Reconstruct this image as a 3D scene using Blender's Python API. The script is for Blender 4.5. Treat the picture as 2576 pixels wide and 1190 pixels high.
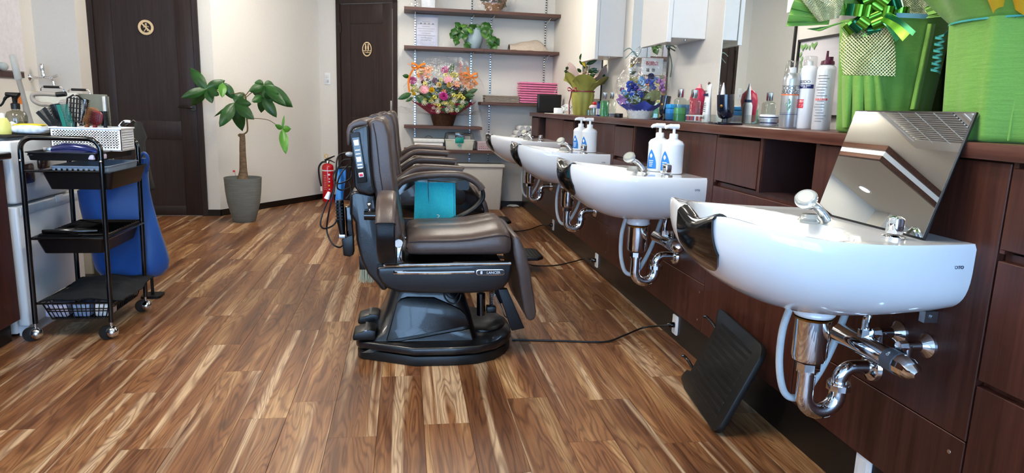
import bpy, bmesh, math, random
from mathutils import Vector, Matrix, Euler
for o in list(bpy.data.objects): bpy.data.objects.remove(o)
random.seed(7)
SC = bpy.context.scene
COL = SC.collection
R = math.radians
PI = math.pi

# ------------------------------------------------------------------ camera
FPX = 1700.0; YAW, PITCH, ROLL = .1603, .1888, .0312; CAMZ = 1.05
_f = Vector((math.sin(YAW)*math.cos(PITCH), math.cos(YAW)*math.cos(PITCH), -math.sin(PITCH)))
_r0 = Vector((math.cos(YAW), -math.sin(YAW), 0)); _u0 = _r0.cross(_f)
_r = math.cos(ROLL)*_r0 + math.sin(ROLL)*_u0
_u = -math.sin(ROLL)*_r0 + math.cos(ROLL)*_u0
cam_d = bpy.data.cameras.new('camera'); cam = bpy.data.objects.new('camera', cam_d); COL.objects.link(cam)
cam_d.sensor_width = 36; cam_d.sensor_fit = 'HORIZONTAL'; cam_d.lens = 36*FPX/2576
cam_d.clip_start = .05; cam_d.clip_end = 200
CAM = Vector((0, 0, CAMZ))
cam.matrix_world = Matrix(((_r.x, _u.x, -_f.x, 0), (_r.y, _u.y, -_f.y, 0), (_r.z, _u.z, -_f.z, CAMZ), (0, 0, 0, 1)))
SC.camera = cam

def P(x, y, X=None, Y=None, Z=None):
    """a measured point of the photograph -> where it stands in the room, on the given plane"""
    d = _f + (x-1288)/FPX*_r - (y-595)/FPX*_u
    if X is not None: t = X/d.x
    elif Y is not None: t = Y/d.y
    else: t = (Z-CAMZ)/d.z
    return CAM + t*d

# ------------------------------------------------------------------ world, exposure
SC.view_settings.view_transform = 'Standard'; SC.view_settings.look = 'None'
SC.view_settings.exposure = 0.85; SC.view_settings.gamma = 1.0; SC.view_settings.use_curve_mapping = False
wd = bpy.data.worlds.new('sky'); SC.world = wd; wd.use_nodes = True
_wn = wd.node_tree.nodes; _wn.clear()
_bg = _wn.new('ShaderNodeBackground'); _wo = _wn.new('ShaderNodeOutputWorld')
_bg.inputs[0].default_value = (.46, .68, 1.0, 1); _bg.inputs[1].default_value = 6.0
wd.node_tree.links.new(_bg.outputs[0], _wo.inputs[0])
LAMP = 25.0       # emission of the ceiling fluorescents

# ------------------------------------------------------------------ materials
def lin(h):
    h = h.lstrip('#'); c = [int(h[i:i+2], 16)/255 for i in (0, 2, 4)]
    return tuple(v/12.92 if v <= .04045 else ((v+.055)/1.055)**2.4 for v in c)+(1,)
MATS = {}
def mat(name, col='#808080', rough=.5, metal=0, noise=.06, scale=30, bump=0., bscale=80, coat=0, trans=0, ior=1.45, emit=0, sheen=0, stretch=(1, 1, 1), alpha=1, spec=.5, sub=0):
    """principled material whose colour is broken up by a noise in object space"""
    if name in MATS: return MATS[name]
    m = bpy.data.materials.new(name); m.use_nodes = True; nt = m.node_tree; N = nt.nodes; L = nt.links
    b = N['Principled BSDF']; c = lin(col)
    tc = N.new('ShaderNodeTexCoord'); mp = N.new('ShaderNodeMapping'); mp.inputs['Scale'].default_value = stretch
    L.new(tc.outputs['Object'], mp.inputs['Vector'])
    nz = N.new('ShaderNodeTexNoise'); nz.inputs['Scale'].default_value = scale; nz.inputs['Detail'].default_value = 3
    L.new(mp.outputs[0], nz.inputs['Vector'])
    rp = N.new('ShaderNodeValToRGB')
    rp.color_ramp.elements[0].position = .3; rp.color_ramp.elements[1].position = .7
    rp.color_ramp.elements[0].color = tuple(v*(1-noise) for v in c[:3])+(1,)
    rp.color_ramp.elements[1].color = tuple(min(1, v*(1+noise)) for v in c[:3])+(1,)
    L.new(nz.outputs['Fac'], rp.inputs[0]); L.new(rp.outputs[0], b.inputs['Base Color'])
    b.inputs['Roughness'].default_value = rough; b.inputs['Metallic'].default_value = metal
    b.inputs['Coat Weight'].default_value = coat; b.inputs['Coat Roughness'].default_value = .08
    b.inputs['Transmission Weight'].default_value = trans; b.inputs['IOR'].default_value = ior
    b.inputs['Specular IOR Level'].default_value = spec
    b.inputs['Sheen Weight'].default_value = sheen; b.inputs['Alpha'].default_value = alpha
    if sub: b.inputs['Subsurface Weight'].default_value = sub; b.inputs['Subsurface Scale'].default_value = .01
    if emit:
        b.inputs['Emission Color'].default_value = c; b.inputs['Emission Strength'].default_value = emit
    if bump:
        n2 = N.new('ShaderNodeTexNoise'); n2.inputs['Scale'].default_value = bscale; n2.inputs['Detail'].default_value = 4
        L.new(mp.outputs[0], n2.inputs['Vector'])
        bp = N.new('ShaderNodeBump'); bp.inputs['Strength'].default_value = bump; bp.inputs['Distance'].default_value = .002
        L.new(n2.outputs['Fac'], bp.inputs['Height']); L.new(bp.outputs[0], b.inputs['Normal'])
    MATS[name] = m; return m

def clear(name, col='#ffffff', gloss=.12, rough=.04, tint=1.0, bump=0, bscale=20, edge=.35):
    """thin clear plastic or glass: lets light through, mirrors some of it"""
    if name in MATS: return MATS[name]
    m = bpy.data.materials.new(name); m.use_nodes = True; nt = m.node_tree; N = nt.nodes; L = nt.links; N.clear()
    out = N.new('ShaderNodeOutputMaterial'); t = N.new('ShaderNodeBsdfTransparent'); g = N.new('ShaderNodeBsdfGlossy'); mx = N.new('ShaderNodeMixShader')
    c = lin(col); t.inputs[0].default_value = tuple(1-(1-v)*tint for v in c[:3])+(1,)
    g.inputs['Roughness'].default_value = rough
    fr = N.new('ShaderNodeLayerWeight'); fr.inputs[0].default_value = .5
    pw = N.new('ShaderNodeMath'); pw.operation = 'POWER'; pw.inputs[1].default_value = 4.0; L.new(fr.outputs['Facing'], pw.inputs[0])
    ml = N.new('ShaderNodeMath'); ml.operation = 'MULTIPLY'; ml.inputs[1].default_value = edge; L.new(pw.outputs[0], ml.inputs[0])
    mt = N.new('ShaderNodeMath'); mt.operation = 'ADD'; mt.inputs[1].default_value = gloss; mt.use_clamp = True
    L.new(ml.outputs[0], mt.inputs[0]); L.new(mt.outputs[0], mx.inputs[0])
    if bump:
        tc = N.new('ShaderNodeTexCoord'); nz = N.new('ShaderNodeTexNoise'); nz.inputs['Scale'].default_value = bscale; nz.inputs['Detail'].default_value = 2
        L.new(tc.outputs['Object'], nz.inputs['Vector'])
        bp = N.new('ShaderNodeBump'); bp.inputs['Strength'].default_value = bump; bp.inputs['Distance'].default_value = .02
        L.new(nz.outputs['Fac'], bp.inputs['Height']); L.new(bp.outputs[0], g.inputs['Normal']); L.new(bp.outputs[0], fr.inputs['Normal'])
    L.new(t.outputs[0], mx.inputs[1]); L.new(g.outputs[0], mx.inputs[2]); L.new(mx.outputs[0], out.inputs[0])
    MATS[name] = m; return m

def wood_panel(name, dark, light, vertical=True, rough=.38, axis='Z'):
    if name in MATS: return MATS[name]
    m = bpy.data.materials.new(name); m.use_nodes = True; nt = m.node_tree; N = nt.nodes; L = nt.links; b = N['Principled BSDF']
    tc = N.new('ShaderNodeTexCoord'); mp = N.new('ShaderNodeMapping')
    mp.inputs['Scale'].default_value = {'Z': (60, 60, 2.2), 'X': (2.2, 60, 60), 'Y': (60, 2.2, 60)}[axis]
    L.new(tc.outputs['Object'], mp.inputs[0])
    nz = N.new('ShaderNodeTexNoise'); nz.inputs['Scale'].default_value = 1; nz.inputs['Detail'].default_value = 6; nz.inputs['Roughness'].default_value = .65
    L.new(mp.outputs[0], nz.inputs['Vector'])
    rp = N.new('ShaderNodeValToRGB'); rp.color_ramp.elements[0].position = .32; rp.color_ramp.elements[1].position = .72
    rp.color_ramp.elements[0].color = lin(dark); rp.color_ramp.elements[1].color = lin(light)
    L.new(nz.outputs['Fac'], rp.inputs[0]); L.new(rp.outputs[0], b.inputs['Base Color'])
    b.inputs['Roughness'].default_value = rough; b.inputs['Specular IOR Level'].default_value = .3
    bp = N.new('ShaderNodeBump'); bp.inputs['Strength'].default_value = .12; bp.inputs['Distance'].default_value = .001
    L.new(nz.outputs['Fac'], bp.inputs['Height']); L.new(bp.outputs[0], b.inputs['Normal'])
    MATS[name] = m; return m

def plank_material():
    m = bpy.data.materials.new('walnut_plank'); m.use_nodes = True; nt = m.node_tree; N = nt.nodes; L = nt.links; b = N['Principled BSDF']
    tc = N.new('ShaderNodeTexCoord'); oi = N.new('ShaderNodeObjectInfo')
    mul = N.new('ShaderNodeMath'); mul.operation = 'MULTIPLY'; mul.inputs[1].default_value = 137.0
    L.new(oi.outputs['Random'], mul.inputs[0])
    cmb = N.new('ShaderNodeCombineXYZ'); L.new(mul.outputs[0], cmb.inputs[0]); L.new(mul.outputs[0], cmb.inputs[1]); L.new(mul.outputs[0], cmb.inputs[2])
    add = N.new('ShaderNodeVectorMath'); add.operation = 'ADD'
    L.new(tc.outputs['Object'], add.inputs[0]); L.new(cmb.outputs[0], add.inputs[1])
    # slow warp of the grain
    def mapped(sc):
        mp = N.new('ShaderNodeMapping'); mp.inputs['Scale'].default_value = sc; L.new(add.outputs[0], mp.inputs[0]); return mp.outputs[0]
    def noise(vec, scale, detail=2, rough=.5, dist=0):
        n = N.new('ShaderNodeTexNoise'); n.inputs['Scale'].default_value = scale; n.inputs['Detail'].default_value = detail
        n.inputs['Roughness'].default_value = rough; n.inputs['Distortion'].default_value = dist; L.new(vec, n.inputs['Vector']); return n.outputs['Fac']
    def math_(op, a, bb=None, clamp=False):
        n = N.new('ShaderNodeMath'); n.operation = op; n.use_clamp = clamp
        for i, v in enumerate((a, bb)):
            if v is None: continue
            if isinstance(v, (int, float)): n.inputs[i].default_value = v
            else: L.new(v, n.inputs[i])
        return n.outputs[0]
    field = noise(mapped((10, .95, 7)), 1, 2.2, .5, .35)           # rings follow this field's contours
    rings = math_('SINE', math_('MULTIPLY', field, 120))
    rings = math_('POWER', math_('MULTIPLY_ADD', rings, .5), 2.2) if False else math_('POWER', math_('ADD', math_('MULTIPLY', rings, .5), .5), 2.5)
    pores = noise(mapped((190, 5, 200)), 1, 3, .7)
    tone = noise(mapped((11, .9, 5)), 1, 3, .5, .5)
    rpn = N.new('ShaderNodeValToRGB'); e = rpn.color_ramp.elements
    e[0].position = .26; e[0].color = lin('#68432e'); e[1].position = .74; e[1].color = lin('#dcb98f')
    x = e.new(.42); x.color = lin('#8e6347'); x = e.new(.54); x.color = lin('#a87b59'); x = e.new(.63); x.color = lin('#c19971')
    L.new(tone, rpn.inputs[0])
    # sapwood: pale streak running with the board
    sap = noise(mapped((15, .42, 3)), 1, 2.2, .45, .45)
    rs = N.new('ShaderNodeValToRGB'); rs.color_ramp.elements[0].position = .56; rs.color_ramp.elements[1].position = .63
    L.new(sap, rs.inputs[0])
    mx3 = N.new('ShaderNodeMixRGB'); L.new(math_('MULTIPLY', rs.outputs[0], .8), mx3.inputs[0]); L.new(rpn.outputs[0], mx3.inputs[1]); mx3.inputs[2].default_value = lin('#efd3b0')
    mx = N.new('ShaderNodeMixRGB'); mx.blend_type = 'MULTIPLY'; L.new(math_('MULTIPLY', rings, .5), mx.inputs[0]); L.new(mx3.outputs[0], mx.inputs[1]); mx.inputs[2].default_value = lin('#7a5238')
    mx2 = N.new('ShaderNodeMixRGB'); mx2.blend_type = 'MULTIPLY'
    L.new(math_('MULTIPLY', math_('SUBTRACT', 1, math_('MULTIPLY', pores, 1.15), True), 1.0), mx2.inputs[0]); L.new(mx.outputs[0], mx2.inputs[1]); mx2.inputs[2].default_value = lin('#5a3a28')
    # knots
    vor = N.new('ShaderNodeTexVoronoi'); vor.inputs['Scale'].default_value = 1; L.new(mapped((4.2, 1.9, 1)), vor.inputs['Vector'])
    rk = N.new('ShaderNodeValToRGB'); rk.color_ramp.elements[0].position = .03; rk.color_ramp.elements[0].color = (1, 1, 1, 1); rk.color_ramp.elements[1].position = .11; rk.color_ramp.elements[1].color = (0, 0, 0, 1)
    L.new(vor.outputs['Distance'], rk.inputs[0])
    mx4 = N.new('ShaderNodeMixRGB'); L.new(math_('MULTIPLY', rk.outputs[0], .7), mx4.inputs[0]); L.new(mx2.outputs[0], mx4.inputs[1]); mx4.inputs[2].default_value = lin('#3b2417')
    # board to board difference
    hsv = N.new('ShaderNodeHueSaturation'); hsv.inputs['Saturation'].default_value = 1.1
    L.new(math_('ADD', math_('MULTIPLY', oi.outputs['Random'], .22), .88), hsv.inputs['Value']); L.new(mx4.outputs[0], hsv.inputs['Color'])
    L.new(hsv.outputs[0], b.inputs['Base Color'])
    rr = math_('ADD', math_('MULTIPLY', pores, .2), .30); L.new(rr, b.inputs['Roughness'])
    bp = N.new('ShaderNodeBump'); bp.inputs['Strength'].default_value = .25; bp.inputs['Distance'].default_value = .0008
    L.new(math_('ADD', pores, math_('MULTIPLY', rings, -.4)), bp.inputs['Height']); L.new(bp.outputs[0], b.inputs['Normal'])
    MATS['walnut_plank'] = m; return m

def crepe(name, dark, light):
    """crinkled crepe / non-woven paper with fine wrinkles across"""
    if name in MATS: return MATS[name]
    m = mat(name, light, rough=.75, noise=.1, scale=18, bump=.8, bscale=1, stretch=(20, 20, 160), sheen=.2)
    return m

# shared looks
M_WALL = mat('wallpaper_white', '#dedad2', .85, noise=.015, scale=60, bump=.15, bscale=220)
M_CEIL = mat('ceiling_white', '#d9d5cd', .9, noise=.01, scale=40)
M_BLACKBASE = mat('black_skirting', '#17120f', .35, noise=.1)
M_CAB = wood_panel('cabinet_wood', '#351810', '#512d23', rough=.42)
M_CABTOP = wood_panel('worktop_wood', '#42221a', '#653f33', axis='Y', rough=.3)
M_CABIN = mat('cabinet_inside', '#2c1311', .6, noise=.1)
M_DOOR = wood_panel('dark_door_wood', '#231917', '#362825', rough=.45)
M_SHELF = wood_panel('shelf_wood', '#4d342c', '#6a4b40', axis='X', rough=.45)
M_CHROME = mat('chrome', '#dfe2e6', .06, 1, noise=.02)
M_STEEL = mat('brushed_steel', '#b9bcc0', .25, 1, noise=.05)
M_WHITEP = mat('white_plastic', '#eceef0', .35, noise=.015)
M_WHITELAC = mat('white_lacquer', '#e6e5e2', .3, noise=.01)
M_CERAMIC = mat('white_ceramic', '#f0f2f4', .07, noise=.006, coat=.6)
M_BLACKP = mat('black_plastic', '#0a0b0d', .38, noise=.08)
M_BLACKG = mat('black_gloss', '#08090b', .12, noise=.05, coat=.5)
M_RUBBER = mat('black_rubber', '#0d0e0e', .45, noise=.1, bump=.2)
M_VINYL = mat('black_vinyl_skin', '#0b0c10', .33, noise=.1, bump=.25, bscale=260, coat=.35)
M_LEATHER = mat('brown_leather', '#4b3d37', .32, noise=.08, scale=25, bump=.3, bscale=240)
M_MIRROR = mat('mirror_glass', '#eef2f0', .005, 1, noise=.0)
M_CORD = mat('black_cord', '#0d0d0e', .5)

# ------------------------------------------------------------------ mesh builder
class MB:
    def __init__(s): s.v = []; s.f = []
    def add(s, v, f):
        n = len(s.v); s.v += [Vector(p) for p in v]; s.f += [tuple(i+n for i in q) for q in f]; return s
    def bm(s, bm, m=None):
        bm.verts.ensure_lookup_table(); bm.verts.index_update()
        v = [(m @ w.co) if m else w.co.copy() for w in bm.verts]
        f = [tuple(w.index for w in q.verts) for q in bm.faces]; bm.free(); return s.add(v, f)
    def box(s, x0, x1, y0, y1, z0, z1, bev=0, seg=2, m=None):
        b = bmesh.new(); bmesh.ops.create_cube(b, size=1)
        for w in b.verts: w.co = Vector(((x0+x1)/2+w.co.x*(x1-x0), (y0+y1)/2+w.co.y*(y1-y0), (z0+z1)/2+w.co.z*(z1-z0)))
        if bev: bmesh.ops.bevel(b, geom=b.edges[:], offset=bev, segments=seg, profile=.5, affect='EDGES', clamp_overlap=True)
        return s.bm(b, m)
    def prism(s, pts, axis, lo, hi, bev=0, seg=2, m=None):
        """2-d outline pushed along an axis: 'Y' takes (x,z), 'Z' takes (x,y), 'X' takes (y,z)"""
        b = bmesh.new()
        def put(a, c, t): return {'Y': (a, t, c), 'Z': (a, c, t), 'X': (t, a, c)}[axis]
        A = [b.verts.new(put(p[0], p[1], lo)) for p in pts]; B = [b.verts.new(put(p[0], p[1], hi)) for p in pts]
        b.faces.new(A); b.faces.new(B[::-1]); n = len(pts)
        for i in range(n): b.faces.new((A[i], B[i], B[(i+1) % n], A[(i+1) % n]))
        bmesh.ops.recalc_face_normals(b, faces=b.faces[:])
        if bev:
            ed = [e for e in b.edges if len(e.link_faces) == 2 and e.calc_face_angle(0) > .6]
            bmesh.ops.bevel(b, geom=ed, offset=bev, segments=seg, profile=.5, affect='EDGES', clamp_overlap=True)
        return s.bm(b, m)
    def loft(s, rings, caps=True, closed=True, loop=False):
        n = len(rings[0]); base = len(s.v); s.v += [Vector(p) for r in rings for p in r]
        m = len(rings)
        for i in range(m if loop else m-1):
            j = (i+1) % m
            for k in range(n if closed else n-1):
                l = (k+1) % n
                s.f.append((base+i*n+k, base+i*n+l, base+j*n+l, base+j*n+k))
        if caps and not loop:
            s.f.append(tuple(base+k for k in range(n))[::-1]); s.f.append(tuple(base+(m-1)*n+k for k in range(n)))
        return s
    def lathe(s, prof, c=(0, 0, 0), n=28, m=None, caps=True):
        rings = []
        for r, z in prof:
            ring = [Vector((c[0]+r*math.cos(2*PI*k/n), c[1]+r*math.sin(2*PI*k/n), c[2]+z)) for k in range(n)]
            rings.append([m @ p for p in ring] if m else ring)
        return s.loft(rings, caps)
    def cyl(s, p0, p1, r0, r1=None, n=16, caps=True):
        return s.tube([p0, p1], [r0, r0 if r1 is None else r1], n, caps)
    def tube(s, pts, r, n=10, caps=True, flat=None):
        """round bar along a path; flat=(a,b) scales it to an oval"""
        pts = [Vector(p) for p in pts]; m = len(pts); rr = r if isinstance(r, (list, tuple)) else [r]*m
        T = []
        for i in range(m):
            t = pts[min(i+1, m-1)]-pts[max(i-1, 0)]; T.append(t.normalized() if t.length > 1e-9 else Vector((0, 0, 1)))
        a = Vector((0, 0, 1)) if abs(T[0].z) < .9 else Vector((0, 1, 0))
        u = (a - T[0]*a.dot(T[0])).normalized(); rings = []
        for i in range(m):
            u = (u - T[i]*u.dot(T[i])).normalized(); w = T[i].cross(u)
            fa, fb = flat or (1, 1)
            rings.append([pts[i]+rr[i]*(fa*math.cos(2*PI*k/n)*u+fb*math.sin(2*PI*k/n)*w) for k in range(n)])
        return s.loft(rings, caps)
    def ball(s, c, r, n=12, sc=(1, 1, 1), m=None):
        b = bmesh.new(); bmesh.ops.create_uvsphere(b, u_segments=n, v_segments=max(5, n*2//3), radius=1)
        for w in b.verts: w.co = Vector((c[0]+w.co.x*r*sc[0], c[1]+w.co.y*r*sc[1], c[2]+w.co.z*r*sc[2]))
        return s.bm(b, m)
    def sheet(s, fn, nu, nv, thick=0):
        """surface fn(u,v); thick gives it a back"""
        g = [[Vector(fn(i/nu, j/nv)) for j in range(nv+1)] for i in range(nu+1)]
        v = [p for row in g for p in row]; W = nv+1
        f = [(i*W+j, (i+1)*W+j, (i+1)*W+j+1, i*W+j+1) for i in range(nu) for j in range(nv)]
        if thick:
            nrm = []
            for i in range(nu+1):
                for j in range(nv+1):
                    a = g[min(i+1, nu)][j]-g[max(i-1, 0)][j]; b = g[i][min(j+1, nv)]-g[i][max(j-1, 0)]
                    q = a.cross(b); nrm.append(q.normalized() if q.length > 1e-12 else Vector((0, 0, 1)))
            k = len(v); v2 = [p-nr*thick for p, nr in zip(v, nrm)]
            f2 = [tuple(k+i for i in q[::-1]) for q in f]
            rim = [(0*W+j) for j in range(W)]+[i*W+nv for i in range(1, nu+1)]+[nu*W+j for j in range(nv-1, -1, -1)]+[i*W for i in range(nu-1, 0, -1)]
            f3 = [(rim[a], rim[(a+1) % len(rim)], k+rim[(a+1) % len(rim)], k+rim[a]) for a in range(len(rim))]
            return s.add(v+v2, f+f2+f3)
        return s.add(v, f)
    def ribbon(s, pts, w, thick=.0006):
        """flat band: pts is the centre line, w the half-width vector (or a list)"""
        pts = [Vector(p) for p in pts]; ws = w if isinstance(w, list) else [Vector(w)]*len(pts)
        n = len(pts)-1
        def fn(u, v):
            i = min(int(round(u*n)), n); return pts[i]+Vector(ws[i])*(2*v-1)
        return s.sheet(fn, n, 1, thick)
    def build(s, name, m, parent=None, smooth=38, origin=None, recalc=True):
        me = bpy.data.meshes.new(name)
        inv = None
        if parent is not None: inv = ROOTM[parent.name].inverted()
        elif origin is not None: inv = Matrix.Translation(Vector(origin)).inverted()
        vs = [(inv @ p) if inv else p for p in s.v]
        me.from_pydata([tuple(p) for p in vs], [], s.f); me.validate()
        if recalc:
            b = bmesh.new(); b.from_mesh(me); bmesh.ops.recalc_face_normals(b, faces=b.faces[:]); b.to_mesh(me); b.free()
        if smooth:
            me.shade_smooth(); me.set_sharp_from_angle(angle=R(smooth))
        o = bpy.data.objects.new(name, me); COL.objects.link(o); me.materials.append(m)
        if parent is not None: o.parent = parent; ROOTM[o.name] = ROOTM[parent.name]
        else:
            ROOTM[o.name] = Matrix.Translation(Vector(origin)) if origin is not None else Matrix.Identity(4)
            if origin is not None: o.location = origin
        return o
ROOTM = {}
def thing(name, label, cat, loc=(0, 0, 0), group=None, rotz=0):
    o = bpy.data.objects.new(name, None); COL.objects.link(o); o.location = loc; o.rotation_euler = (0, 0, rotz)
    o.empty_display_size = .05
    ROOTM[o.name] = Matrix.Translation(Vector(loc)) @ Matrix.Rotation(rotz, 4, 'Z')
    o['label'] = label; o['category'] = cat
    if group: o['group'] = group
    return o
def tag(o, label, cat, group=None):
    o['label'] = label; o['category'] = cat
    if group: o['group'] = group
    return o
def struct(o, label=None):
    o['kind'] = 'structure'
    if label: o['label'] = label
    return o
def copy_tree(o, loc, label=None, parent=None):
    c = o.copy(); COL.objects.link(c)
    if parent is None: c.location = loc
    else: c.parent = parent
    if label: c['label'] = label
    for ch in [q for q in KIDS.get(o.name, [])]: copy_tree(ch, None, None, c)
    return c
KIDS = {}
def index_kids():
    KIDS.clear()
    for o in bpy.data.objects:
        if o.parent: KIDS.setdefault(o.parent.name, []).append(o)
def text_mesh(txt, size, depth=.0006, bold=False):
    cu = bpy.data.curves.new('t', 'FONT'); cu.body = txt; cu.size = size; cu.extrude = depth/2; cu.align_x = 'CENTER'; cu.align_y = 'CENTER'
    cu.resolution_u = 3
    if bold: cu.offset = size*.012
    o = bpy.data.objects.new('t', cu); COL.objects.link(o)
    dg = bpy.context.evaluated_depsgraph_get(); me = bpy.data.meshes.new_from_object(o.evaluated_get(dg))
    v = [w.co.copy() for w in me.vertices]; f = [tuple(p.vertices) for p in me.polygons]
    bpy.data.objects.remove(o); bpy.data.curves.remove(cu); bpy.data.meshes.remove(me)
    return v, f
def write(name, txt, size, M, m, parent, bold=False, depth=.0008, wrap=None):
    """lettering: M places the text's own x (right), y (up), z (out)"""
    v, f = text_mesh(txt, size, depth, bold); mb = MB()
    if wrap:      # bend around a can of radius wrap
        v = [Vector((wrap*math.sin(p.x/wrap), p.y, (wrap+p.z)*math.cos(p.x/wrap)-wrap)) for p in v]
    mb.add([M @ p for p in v], f); return mb.build(name, m, parent, smooth=0, recalc=False)
def frame(o, right, up):
    r = Vector(right).normalized(); u = Vector(up); u = (u-r*u.dot(r)).normalized(); n = r.cross(u)
    return Matrix(((r.x, u.x, n.x, o[0]), (r.y, u.y, n.y, o[1]), (r.z, u.z, n.z, o[2]), (0, 0, 0, 1)))
def frame_up(o, up, right):
    u = Vector(up).normalized(); r = Vector(right); r = (r-u*r.dot(u)).normalized(); n = r.cross(u)
    return Matrix(((r.x, u.x, n.x, o[0]), (r.y, u.y, n.y, o[1]), (r.z, u.z, n.z, o[2]), (0, 0, 0, 1)))
def arc(c, r, a0, a1, n, ax='XZ'):
    out = []
    for k in range(n+1):
        a = R(a0+(a1-a0)*k/n); d = {'XZ': (math.cos(a), 0, math.sin(a)), 'XY': (math.cos(a), math.sin(a), 0), 'YZ': (0, math.cos(a), math.sin(a))}[ax]
        out.append(Vector(c)+r*Vector(d))
    return out
def rrect(w, h, r, n=4, cx=0, cy=0):
    pts = []
    for (sx, sy, a0) in ((1, 1, 0), (-1, 1, 90), (-1, -1, 180), (1, -1, 270)):
        for k in range(n+1):
            a = R(a0+90*k/n); pts.append((cx+sx*(w/2-r)+r*math.cos(a), cy+sy*(h/2-r)+r*math.sin(a)))
    return pts
def smoothpath(pts, sub=6):
    """Catmull-Rom through the points"""
    pts = [Vector(p) for p in pts]; out = []
    for i in range(len(pts)-1):
        p0 = pts[max(i-1, 0)]; p1 = pts[i]; p2 = pts[i+1]; p3 = pts[min(i+2, len(pts)-1)]
        for k in range(sub):
            t = k/sub
            out.append(.5*((2*p1)+(p2-p0)*t+(2*p0-5*p1+4*p2-p3)*t*t+(3*p1-p0-3*p2+p3)*t**3))
    return out+[pts[-1]]
# ================================================================== SETTING
CEIL = 2.5; WR = 1.53; WB = 7.14; WL = -2.95
YF = -2.6
M_PLANK = plank_material()
fl = MB().box(-3.1, 1.7, YF-.1, 8.2, -.12, -.004).build('floor', mat('subfloor', '#3a281d', .6, noise=.2), smooth=0); struct(fl, 'walnut plank floor of the barber shop')
PW, PL = .1525, .914
JOINT = {0: 2.116, -1: 2.537, 2: 2.295, 4: 2.256, 5: 1.912, -4: 2.21, -5: 2.637, -6: 2.033, -7: 2.456, -8: 2.792, -10: 2.821, 1: 2.70, 3: 1.95, 6: 2.45, 7: 2.1, -2: 2.05, -3: 2.33, -9: 2.2}
PME = None
for k in range(-20, 8):
    x0 = .064+PW*k; j = JOINT.get(k, 2.0+random.random()*PL)
    while j > .75: j -= PL
    if k < -11: j += 2*PL
    y = j
    while y < 7.75:
        if PME is None:
            o = MB().box(.0004, PW-.0004, .0004, PL-.0004, -.004, 0, bev=.0006, seg=1).build('plank', M_PLANK, fl, smooth=0); PME = o.data
        else:
            o = bpy.data.objects.new('plank', PME); COL.objects.link(o); o.parent = fl
        o.location = (x0, y, 0); y += PL
# ceiling with the lowered corner and its moulding
cl = MB().box(-3.1, 1.7, YF-.1, 8.0, CEIL, CEIL+.1).build('ceiling', M_CEIL, smooth=0); struct(cl)
MB().box(WL, -1.5, 5.27, 7.0, 2.37, CEIL+.01).build('soffit', M_CEIL, cl, smooth=0)
M_MOULD = wood_panel('moulding_wood', '#3f271f', '#5f4034', axis='Y')
for i, (z0, z1, d, m) in enumerate(((2.452, 2.5, .035, M_MOULD), (2.405, 2.452, .018, M_WHITELAC), (2.362, 2.405, .026, M_MOULD))):
    t = MB().box(-1.5-d*.2, -1.5+d, 5.27-d, 6.75, z0, z1, bev=.004).box(WL, -1.5, 5.27-d, 5.27+d*.2, z0, z1, bev=.004).build('trim_%d' % (i+1), m, smooth=0); struct(t)
# walls
struct(MB().box(WR, WR+.12, YF, WB+.12, 0, CEIL).build('wall_right', M_WALL, smooth=0))
struct(MB().box(-.062, WR, WB, WB+.12, 0, CEIL).build('wall_back', M_WALL, smooth=0))
A2 = Vector((-.894, 7.60, 0)); B2 = Vector((-.062, 7.135, 0)); A1 = Vector((-1.65, 6.40, 0))
def wallseg(name, a, b, th=.1, m=M_WALL, z0=0, z1=CEIL):
    d = (b-a).normalized(); n = Vector((-d.y, d.x, 0))        # n points behind the wall
    mb = MB(); q = [a, b, b+n*th, a+n*th]
    mb.loft([[Vector((p.x, p.y, z0)) for p in q], [Vector((p.x, p.y, z1)) for p in q]]); return struct(mb.build(name, m, smooth=0))
wallseg('wall_toilet', A2, B2); wallseg('wall_angled', A1, A2)
struct(MB().box(-2.63, -1.65, 6.40, 6.5, 0, 2.37).build('wall_door', M_WALL, smooth=0))
struct(MB().box(WL, -2.63, 6.18, 6.5, 0, 2.37).build('wall_pillar', M_WALL, smooth=0))
struct(MB().box(WL-.12, WL, YF, 6.5, 0, CEIL).build('wall_left', M_WALL, smooth=0))
# shop front behind the camera: low sill, header, big panes
wf = MB().box(WL, WR, YF-.12, YF, 0, .12).box(WL, WR, YF-.12, YF, 2.38, CEIL).box(WL, -2.8, YF-.12, YF, .12, 2.38).box(1.4, WR, YF-.12, YF, .12, 2.38).build('wall_front', M_WALL, smooth=0); struct(wf)
for i in range(3):
    a = -2.8+i*1.4; b = a+1.4
    w = MB().box(a, a+.05, YF-.09, YF-.03, .12, 2.38).box(b-.05, b, YF-.09, YF-.03, .12, 2.38).box(a, b, YF-.09, YF-.03, .12, .18).box(a, b, YF-.09, YF-.03, 2.32, 2.38).build('window_%d' % (i+1), M_STEEL, smooth=0); struct(w)
    MB().box(a+.05, b-.05, YF-.065, YF-.055, .18, 2.32).build('pane', clear('window_glass', '#f4fbff', .02), w, smooth=0)
# skirting
def skirt(name, a, b, h=.058, th=.009):
    d = (b-a).normalized(); n = Vector((d.y, -d.x, 0)); q = [a, b, b+n*th, a+n*th]
    return struct(MB().loft([[Vector((p.x, p.y, 0)) for p in q], [Vector((p.x, p.y, h)) for p in q]]).build(name, M_BLACKBASE, smooth=0))
skirt('baseboard_angled', A1, A2); skirt('baseboard_toilet', A2, A2+(B2-A2)*.2)
skirt('baseboard_door', Vector((-1.755, 6.4, 0)), A1); skirt('baseboard_back', Vector((-.06, WB, 0)), Vector((1.25, WB, 0)))
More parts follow.
